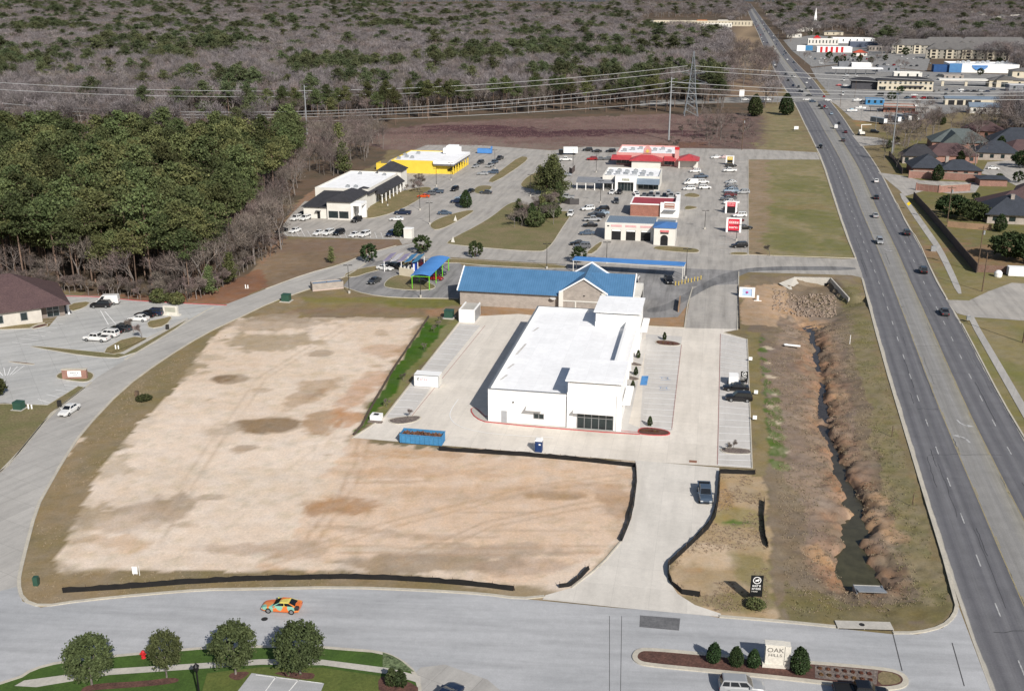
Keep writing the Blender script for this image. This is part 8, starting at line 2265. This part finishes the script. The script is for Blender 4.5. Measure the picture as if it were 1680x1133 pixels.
wood(14, [(400, 440), (430, 412), (450, 400), (470, 402), (440, 430)], ['brush0', 'brush2', 'bare1'], 'brush', 'low leafless brush on the verge right of the near wood', 'shrub', 'brush on the verge', .35, 1.2, 39, 2)
wood(12, [(664, 322), (690, 316), (700, 300), (680, 290), (655, 310)], ['brush0', 'brush1', 'brush2'], 'bare_shrub', 'reddish leafless shrub in the bed beside the white office building', 'shrub', 'leafless shrubs by the office', .6, 1.0, 41, 2)
for px, py, lb in ((1066, 699, 'small dark conifer on the lower right planting island'), (1090, 558, 'small dark conifer on the upper planting island'), (1047, 588, 'small dark conifer by the shopfront, topmost'), (1043, 616, 'small dark conifer by the shopfront, middle'), (1038, 639, 'small dark conifer by the shopfront, lowest')): tree('sapling', 'young_conifer', lb, 'tree', at(px, py), 1.0)
for i in range(14):
    px, py = (1345 + (i % 7) * 13.5 + (2 if i >= 7 else 0), (1098 if i < 7 else 1108) + (i % 7) * 1.5)
    tree('bush', 'bedding_plant', 'small russet bedding plant in two rows at the right of the median', 'plant', at(px, py), .38, 'bedding plants on the median')
for i in range(11): tree('bush', 'bedding_plant', 'dark little shrub on the shop planting islands', 'plant', at(*((1052 + i * 4.5, 707 + i * .35) if i < 7 else (1080 + (i - 7) * 8, 562 + (i - 7)))), .35, 'little shrubs on the shop islands')
for px, py, lb in ((671, 687, 'tiny bare tree on the left planting island'), (1203, 736, 'tiny bare tree on the right planting island'), (1192, 741, 'tiny bare shrub on the right planting island')): tree('brush1', 'bare_sapling', lb, 'tree', at(px, py), .42)
for i, (px, py) in enumerate(((720, 537), (722, 530), (696, 575), (712, 545), (662, 625), (634, 668))): tree('brush2', 'weed_bush', 'grey weed bush on the bank of the green swale', 'shrub', at(px, py), .38, 'weed bushes on the swale bank')
tree('bushgreen', 'weed_clump', 'dark weeds round the post of the tall leasing board', 'shrub', at(1240, 996), (.55, .55, .35))
tree('bushgreen', 'weed_clump', 'clump of weeds on the graded lot beside the dark stake', 'shrub', at(236, 656), (.7, .7, .3))
for px, py, lb in ((233, 556, 'thin bare tree on the upper clinic verge near the pickup'), (219, 545, 'thin bare tree beside the lower clinic row'), (1262, 420, 'thin bare tree on the highway field')): tree('brush1', 'bare_sapling', lb, 'tree', at(px, py), .8)
# right side: live oaks, cedars, bare shade trees
for px, py, k, s, lb in ((1560, 356, 'liveoak0', .82, 'big dark live oak left of the corner house'), (1596, 362, 'liveoak1', .72, 'dark live oak touching the corner house'), (1656, 425, 'liveoak1', .85, 'spreading live oak in the yard of the corner house'), (1690, 430, 'liveoak0', .9, 'live oak at the right image edge'), (1538, 297, 'cedar', .95, 'small cedar between the brick walls'),
                         (1678, 275, 'liveoak0', .8, 'dark live oak behind the cul-de-sac'), (1640, 295, 'bushgreen', .8, 'russet bush by the small garage'), (1289, 189, 'cedar', 1.9, 'dark cedar beside the highway, right one of two'), (1238, 191, 'cedar', 1.9, 'dark cedar beside the highway, left one of two')):
    tree(k, 'live_oak' if 'live' in k else 'evergreen_tree', lb, 'tree', at(px, py), s)
for i, (px, py, s) in enumerate(((1450, 262, .8), (1466, 250, .9), (1482, 262, .75), (1490, 240, 1.0), (1510, 232, .9), (1520, 222, .9), (1540, 215, .85), (1600, 272, 1.05), (1588, 280, .8), (1645, 212, 1.3), (1620, 205, .9), (1660, 205, .9), (1560, 212, .8), (1500, 250, .8), (1470, 278, .6), (1560, 200, .7), (1580, 205, .8), (1530, 205, .7), (1600, 208, .8), (1668, 230, 1.0), (1590, 255, .9))):
    tree('bare%d' % (i % 5), 'bare_tree', 'leafless shade tree among the houses right of the highway', 'tree', at(px, py), s, 'leafless trees among the houses')
for i, (px, py, s) in enumerate(((1470, 236, .7), (1458, 244, .6), (1545, 240, .7), (1580, 224, .6), (1505, 212, .9), (1560, 238, 1), (1610, 240, .9), (1640, 250, 1.1), (1495, 262, .6), (1575, 268, .8), (1625, 225, 1), (1545, 205, .9), (1670, 300, .9), (1640, 380, .8), (1600, 330, .6))): tree('cedar' if i % 2 else 'lotoak0', 'evergreen_tree', 'dark evergreen among the leafless trees by the houses', 'tree', at(px, py), s, 'evergreens by the houses')
for i, (px, py, s) in enumerate(((1360, 97, 1.6), (1372, 104, 1.5), (1400, 96, 1.2), (1412, 98, 1.1), (1428, 104, 1.3), (1452, 100, 1.3), (1500, 88, 2.0), (1485, 92, 2.0), (1490, 84, 1.8), (1608, 124, 1.3), (1662, 112, 1.4), (1476, 155, 1.2), (1462, 166, 1.3), (1535, 118, 1.1))):
    tree('lotoak%d' % (i % 2), 'evergreen_tree', 'round evergreen among the far shops', 'tree', at(px, py), s, 'evergreens among the far shops')
r9 = random.Random(91)
for i in range(34):
    px = r9.uniform(1440, 1700); py = r9.uniform(196, 232) + max(0, 1500 - px) * .5
    tree('bare%d' % (i % 5), 'bare_tree', 'leafless shade tree among the houses right of the highway', 'tree', at(px, py), r9.uniform(.65, 1.15), 'leafless trees among the houses')
for i in range(40):
    px = r9.uniform(1300, 1690); py = r9.uniform(58, 66) if i % 3 else r9.uniform(88, 118)
    k = 'lotoak%d' % (i % 2) if i % 4 == 0 else 'bare%d' % (i % 5)
    tree(k, 'evergreen_tree' if k[0] == 'l' else 'bare_tree', 'round evergreen among the far shops' if k[0] == 'l' else 'leafless tree among the far shops', 'tree', at(px, py), r9.uniform(1.0, 1.9) if k[0] == 'l' else r9.uniform(.7, 1.1), 'evergreens among the far shops' if k[0] == 'l' else 'leafless trees among the far shops')
# brush beside the highway bend and tower
wood(46, [(1090, 245), (1110, 225), (1130, 206), (1170, 200), (1228, 200), (1240, 240), (1180, 246)], ['brush0', 'brush1', 'brush2', 'bare2'], 'brush', 'leafless brush in the field under the power lines', 'shrub', 'brush under the power lines', .5, 1.2, 47, 4)
wood(48, [(1190, 128), (1205, 100), (1240, 92), (1262, 104), (1272, 128), (1250, 140), (1200, 150)], ['bare%d' % i for i in range(5)], 'bare_tree', 'leafless tree in the grey clump left of the highway', 'tree', 'grey clump left of the highway', 1.3, 1.9, 49, 5)
# front row of the far wood, trunk by trunk
FRONT = [(440, 214), (620, 208), (760, 193), (900, 187), (1100, 183), (1190, 181), (1190, 172), (1100, 171), (900, 174), (700, 182), (440, 198)]
wood(42, FRONT, ['bare%d' % i for i in range(5)], 'bare_tree', 'leafless tree in the front row of the far wood', 'tree', 'front row of the far wood', 1.0, 1.4, 51, 4)
wood(55, FRONT[:6] + [(1190, 176), (1000, 176), (700, 190), (440, 204)], PN, 'pine_tree', 'pine in the front row of the far wood', 'tree', 'pines in the front row of the far wood', .75, 1.0, 53, 5)

# --- the far woods as one growing mass (stuff)
def scatter_nodes(name, crown, trunk, bark):
    ng = bpy.data.node_groups.new(name, 'GeometryNodeTree')
    ng.interface.new_socket('Geometry', in_out='INPUT', socket_type='NodeSocketGeometry'); ng.interface.new_socket('Geometry', in_out='OUTPUT', socket_type='NodeSocketGeometry')
    gi, go_ = ng.nodes.new('NodeGroupInput'), ng.nodes.new('NodeGroupOutput')
    jn = ng.nodes.new('GeometryNodeJoinGeometry')
    for ob in (crown, trunk):
        if ob is None: continue
        oi = ng.nodes.new('GeometryNodeObjectInfo'); oi.inputs['Object'].default_value = ob; oi.inputs['As Instance'].default_value = True
        ip = ng.nodes.new('GeometryNodeInstanceOnPoints')
        ra = ng.nodes.new('GeometryNodeInputNamedAttribute'); ra.data_type = 'FLOAT'; ra.inputs['Name'].default_value = 'turn'
        sc_ = ng.nodes.new('GeometryNodeInputNamedAttribute'); sc_.data_type = 'FLOAT_VECTOR'; sc_.inputs['Name'].default_value = 'size'
        cx_ = ng.nodes.new('ShaderNodeCombineXYZ'); ng.links.new(ra.outputs[0], cx_.inputs[2])
        ng.links.new(gi.outputs[0], ip.inputs['Points']); ng.links.new(oi.outputs['Geometry'], ip.inputs['Instance']); ng.links.new(cx_.outputs[0], ip.inputs['Rotation']); ng.links.new(sc_.outputs[0], ip.inputs['Scale'])
        ng.links.new(ip.outputs[0], jn.inputs[0])
    ng.links.new(jn.outputs[0], go_.inputs[0])
    return ng

def growth(name, label, cat, pts, sizes, crown, trunk, seed):
    r = np.random.RandomState(seed)
    me_ = bpy.data.meshes.new(name); me_.vertices.add(len(pts)); me_.vertices.foreach_set('co', np.asarray(pts, np.float32).ravel())
    a = me_.attributes.new('turn', 'FLOAT', 'POINT'); a.data.foreach_set('value', r.uniform(0, 6.28, len(pts)).astype(np.float32))
    a = me_.attributes.new('size', 'FLOAT_VECTOR', 'POINT'); a.data.foreach_set('vector', np.asarray(sizes, np.float32).ravel())
    me_.update()
    o = bpy.data.objects.new(name, me_); COL.objects.link(o)
    md = o.modifiers.new('growth', 'NODES'); md.node_group = scatter_nodes(name, crown, trunk, None)
    return tag(o, label, cat, kind='stuff')

def proto_objs(key, matname, name, label, loc, s, barkm=None, group=None):
    """a real tree standing in the wood whose crown and trunk the mass repeats"""
    tk, cr, bark = PROTO[key]
    cr2 = cr.copy(); cr2.materials.clear(); cr2.materials.append(M[matname]); PROTO[key + matname] = (tk, cr2, barkm or bark)
    t = tree(key + matname, name, label, 'tree', loc, s, 'pines of the near wood' if 'dense wood' in label else 'trees at the front of the far wood')
    return t.children[0] if t.children[0].name.startswith('crown') else t.children[1], t.children[1] if t.children[0].name.startswith('crown') else t.children[0]

rs = np.random.RandomState(77)
far_pts = []
def band(y0, y1, step, sc_):
    yy_ = y0
    out = []
    while yy_ < y1:
        half = yy_ * .56 + 40
        n = int(2 * half / step)
        xx = rs.uniform(-half, half, n); q = yy_ + rs.uniform(0, step, n)
        out.append(np.stack([xx, q, np.full(n, sc_)], 1)); yy_ += step
    return np.concatenate(out)
cand = np.concatenate([band(300, 700, 6.6, 1.2), band(700, 1100, 7.0, 1.3), band(1100, 1900, 10.5, 1.42), band(1900, 3200, 21, 1.55), band(3200, 6000, 38, 2.0), band(6000, 12000, 80, 3.0)])
px_, py_ = [], []
zc = cand[:, 1] * CT - (0 - CAMZ) * ST
px_ = CX + FOC * cand[:, 0] / zc; py_ = CY - FOC * (cand[:, 1] * ST + (0 - CAMZ) * CT) / zc
def inpx(poly): return inpoly(px_, py_, poly)
keep = np.zeros(len(cand), bool)
WOODPX = [(-900, 212), (440, 198), (620, 190), (760, 179), (900, 173), (1100, 170), (1188, 169), (1192, 118), (1192, 70), (1186, 46), (1205, 38), (1228, 26), (1216, 8), (1216, -7), (-900, -7)]
keep |= inpx(WOODPX)
keep |= inpx([(-900, 394), (120, 390), (240, 400), (330, 394), (400, 344), (470, 267), (490, 276), (300, 288), (-900, 292)])
keep |= inpx([(-900, 214), (440, 214), (440, 222), (-900, 226)])
RIGHTPX = [(1232, -7), (1238, 11), (1258, 38), (1276, 60), (1296, 84), (1300, 60), (1325, 56), (1380, 50), (1430, 64), (1450, 72), (1560, 76), (1680, 74), (1900, 78), (2600, 60), (2600, -7)]
keep |= inpx(RIGHTPX)
for q in ([(1660, 120), (1680, 100), (1900, 90), (1900, 120)], [(1640, 190), (1900, 180), (1900, 230), (1680, 240)], [(1440, 60), (1460, 80), (1476, 100), (1460, 100), (1440, 84)], [(1480, 93), (1540, 98), (1545, 92), (1490, 86)], [(1570, 98), (1680, 104), (1680, 96), (1580, 92)], [(1255, 165), (1275, 160), (1275, 172), (1255, 175)]):
    keep |= inpx(q)
# openings: the corridor, the plaza, the fields on the skyline, the roofs
cut = inpx([(1040, 64), (1050, 30), (1192, 30), (1206, 62), (1150, 58), (1100, 52)]) | inpx([(640, 8), (1000, 6), (1000, 15), (660, 18)]) | inpx([(1196, 120), (1190, 66), (1232, 38), (1250, 66), (1238, 86), (1206, 100)])
for (bxp, byp) in spots:
    cut |= (np.abs(px_ - bxp - 5) < 12) & (py_ > byp - 1.5) & (py_ < byp + 4.5)
for (ax0, ax1, ay0, ay1) in ((1460, 1690, 79, 99), (1322, 1345, 42, 50), (1250, 1290, 25, 31)):
    cut |= (px_ > ax0) & (px_ < ax1) & (py_ > ay0) & (py_ < ay1)
keep &= ~cut
cand = cand[keep]; pxk, pyk = px_[keep], py_[keep]
hw_l = np.array([by_y(HLe, q)[0] for q in cand[:, 1]]); hw_r = np.array([by_y(HRe, q)[0] for q in cand[:, 1]])
clear = (cand[:, 0] < hw_l - 12) | (cand[:, 0] > hw_r + 16)
cand, pxk, pyk = cand[clear], pxk[clear], pyk[clear]
# evergreens come in drifts
dr = fbm(cand[:, 0] + 3000, cand[:, 1] * .8 + 500, 95, 61, 4)
thr = np.where(pxk < 420, .665, np.where(pxk < 800, .69, .725)) + np.where(cand[:, 1] > 3000, -.03, 0)
rnd_ = rs.rand(len(cand))
green = (dr + (rnd_ - .5) * .26) > thr
nearw = (pyk > 226) & (pxk < 492)
nearw &= pyk > 240
green |= nearw & (rnd_ < np.where(pxk > 380, .62, .86))
green |= rnd_ > .975
var = rs.randint(0, 3, len(cand))
zz0 = np.zeros(len(cand))
hill = np.interp(cand[:, 1], [0, 2500, 5000, 12000], [0, 0, 6, 40]) * (fbm(cand[:, 0] + 9000, cand[:, 1], 900, 71, 3) + .2)
sizes_ = cand[:, 2] * rs.uniform(.6, 1.28, len(cand))
wide = np.where(cand[:, 1] > 1100, 1.45, 1.0) * np.where(cand[:, 1] > 1900, 1.25, 1.0)
protos = []
for k in range(3):
    x, y = G(760 + 60 * k, 181 - k)
    c_, t_ = proto_objs('bare%d' % k, 'twigbrown' if k == 2 else 'twigfar', 'bare_tree', 'leafless tree standing at the front of the far wood', (x, y), 1.15)
    m = (~green) & (var == k)
    sz = np.stack([sizes_ * wide * 1.12, sizes_ * wide * 1.12, sizes_ * 1.05], 1)
    growth('bare_woodland', 'mass of leafless grey trees of the far woods', 'wood', np.stack([cand[m, 0], cand[m, 1], hill[m] - 1.0], 1), sz[m], c_, t_ , k)
    x, y = G(740 + 90 * k, 183 - k)
    c_, t_ = proto_objs('pine%d' % k, 'pinefar', 'pine_tree', 'pine standing at the front of the far wood', (x, y), .9)
    x2, y2 = G(455 + 8 * k, 300 - 9 * k)
    c2, t2 = proto_objs('pine%d' % (k + 3), 'pine', 'pine_tree', 'tall bare-trunked pine in the dense wood left of the lots', (x2, y2), .95)
    m = green & (var == k) & nearw; s3 = np.stack([sizes_ * .8] * 3, 1)
    growth('pine_woodland', 'dense back part of the near pine wood', 'wood', np.stack([cand[m, 0], cand[m, 1], hill[m]], 1), s3[m], c2, t2, 20 + k)
    m = green & (var == k) & ~nearw
    s2 = .72 * sizes_
    sz = np.stack([s2 * wide * 1.15, s2 * wide * 1.15, s2], 1)
    growth('pine_woodland', 'drifts of dark pines in the far woods', 'wood', np.stack([cand[m, 0], cand[m, 1], hill[m] - 1.0], 1), sz[m], c_, t_, 10 + k)

# rising ground at the skyline so the woods close the view
hm_ = MB()
n_ = 60
pts = [(-9000 + 18000 * i / n_, 12500 + 600 * math.sin(i * .9), 0) for i in range(n_ + 1)]
for i in range(n_):
    a, b_ = pts[i], pts[i + 1]
    ha, hb = 62 + 14 * math.sin(i * .7) + 8 * math.sin(i * 2.3), 62 + 14 * math.sin((i + 1) * .7) + 8 * math.sin((i + 1) * 2.3)
    hm_.quad((a[0], a[1], -1), (b_[0], b_[1], -1), (b_[0], b_[1] + 900, hb), (a[0], a[1] + 900, ha))
structure('hills', hm_, pm('far_hill_woods', (.085, .09, .10), (.06, .07, .075), .01, 1.0))

# --- dead weeds in the creek valley and along the verges (stuff)
def tufts(name, label, poly, n, seed, mat, smin, smax, avoid=None, zf=None, hgt=.6):
    r = np.random.RandomState(seed)
    P_ = Gp(poly); x0, x1 = min(p[0] for p in P_), max(p[0] for p in P_); y0, y1 = min(p[1] for p in P_), max(p[1] for p in P_)
    x = r.uniform(x0, x1, n * 3); y = r.uniform(y0, y1, n * 3)
    m = inpoly(x, y, P_)
    dn = fbm(x, y, 6, seed, 3)
    m &= dn > .42
    x, y = x[m][:n], y[m][:n]
    z = zf(x, y) if zf else np.zeros(len(x))
    if avoid is not None:
        k = ~inpoly(x, y, avoid); x, y, z = x[k], y[k], z[k]
    B = 7
    n = len(x)
    base = np.repeat(np.stack([x, y, z], 1), B, 0) + np.concatenate([r.normal(size=(n * B, 2)) * .10, np.zeros((n * B, 1))], 1)
    d = r.normal(size=(n * B, 3)) * .55; d[:, 2] = 1; d /= np.linalg.norm(d, axis=1, keepdims=True)
    L = np.repeat(r.uniform(smin, smax, n), B)[:, None] * r.uniform(.6, 1.2, (n * B, 1)) * hgt
    sdv = np.cross(d, r.normal(size=d.shape)); sdv /= np.linalg.norm(sdv, axis=1, keepdims=True)
    w_ = .05
    v = np.stack([base - sdv * w_, base + sdv * w_, base + d * L], 1).reshape(-1, 3)
    o = obj_of(name, np_mesh(name, v, np.arange(len(v)).reshape(-1, 3), mat))
    return tag(o, label, 'weeds', kind='stuff')
WT = leaf_mat('dead_weed_stems', (.31, .245, .175), (.24, .185, .135), 0, .25)
WG = leaf_mat('olive_weed_stems', (.25, .22, .115), (.18, .175, .08), 0)
WR = leaf_mat('red_brown_weed_stems', (.33, .225, .15), (.24, .155, .105), 0)
tufts('dead_weeds', 'dead tan weeds covering the creek valley', [(1275, 545), (1245, 600), (1270, 760), (1285, 900), (1290, 1000), (1400, 1010), (1520, 985), (1470, 800), (1420, 640), (1385, 520), (1300, 520)], 6500, 3, WT, .14, .36, WATER, ditch_z)
tufts('bank_weeds', 'red-brown weeds on the creek banks', [(1310, 540), (1315, 700), (1350, 850), (1350, 960), (1460, 960), (1440, 830), (1400, 740), (1375, 600), (1350, 535)], 350, 4, WR, .12, .3, WATER, ditch_z)
tufts('verge_grass', 'olive grass on the highway side of the creek', [(1378, 470), (1410, 470), (1490, 760), (1560, 985), (1530, 1022), (1290, 1012), (1290, 985), (1480, 980), (1450, 800)], 5000, 5, WG, .15, .35, WATER, ditch_z)
tufts('outlot_weeds', 'thin tan weeds on the right-hand outlot', [(1182, 780), (1250, 782), (1262, 1005), (1170, 1000), (1110, 970), (1100, 930), (1170, 850)], 1500, 6, WT, .12, .3)
tufts('verge_grass', 'dry grass along the side street and front street', [(40, 955), (66, 835), (110, 757), (205, 642), (340, 553), (470, 500), (380, 545), (290, 620), (180, 745), (100, 870), (90, 935), (430, 938), (800, 958), (560, 958), (240, 970), (70, 990), (40, 980)], 6000, 7, WT, .10, .26)
tufts('field_weeds', 'purple-brown weeds in the field under the power lines', [(640, 240), (640, 216), (760, 203), (900, 196), (1100, 190), (1235, 190), (1240, 243), (930, 240)], 9000, 9, leaf_mat('field_weed_stems', (.25, .175, .155), (.16, .11, .10), 0), .4, 1.0)
for o in list(scene.objects):
    if o.type == 'MESH' and 'group' in o.keys() and o['group'] == '': del o['group']
    elif o.type == 'EMPTY' and 'group' in o.keys() and o['group'] == '': del o['group']
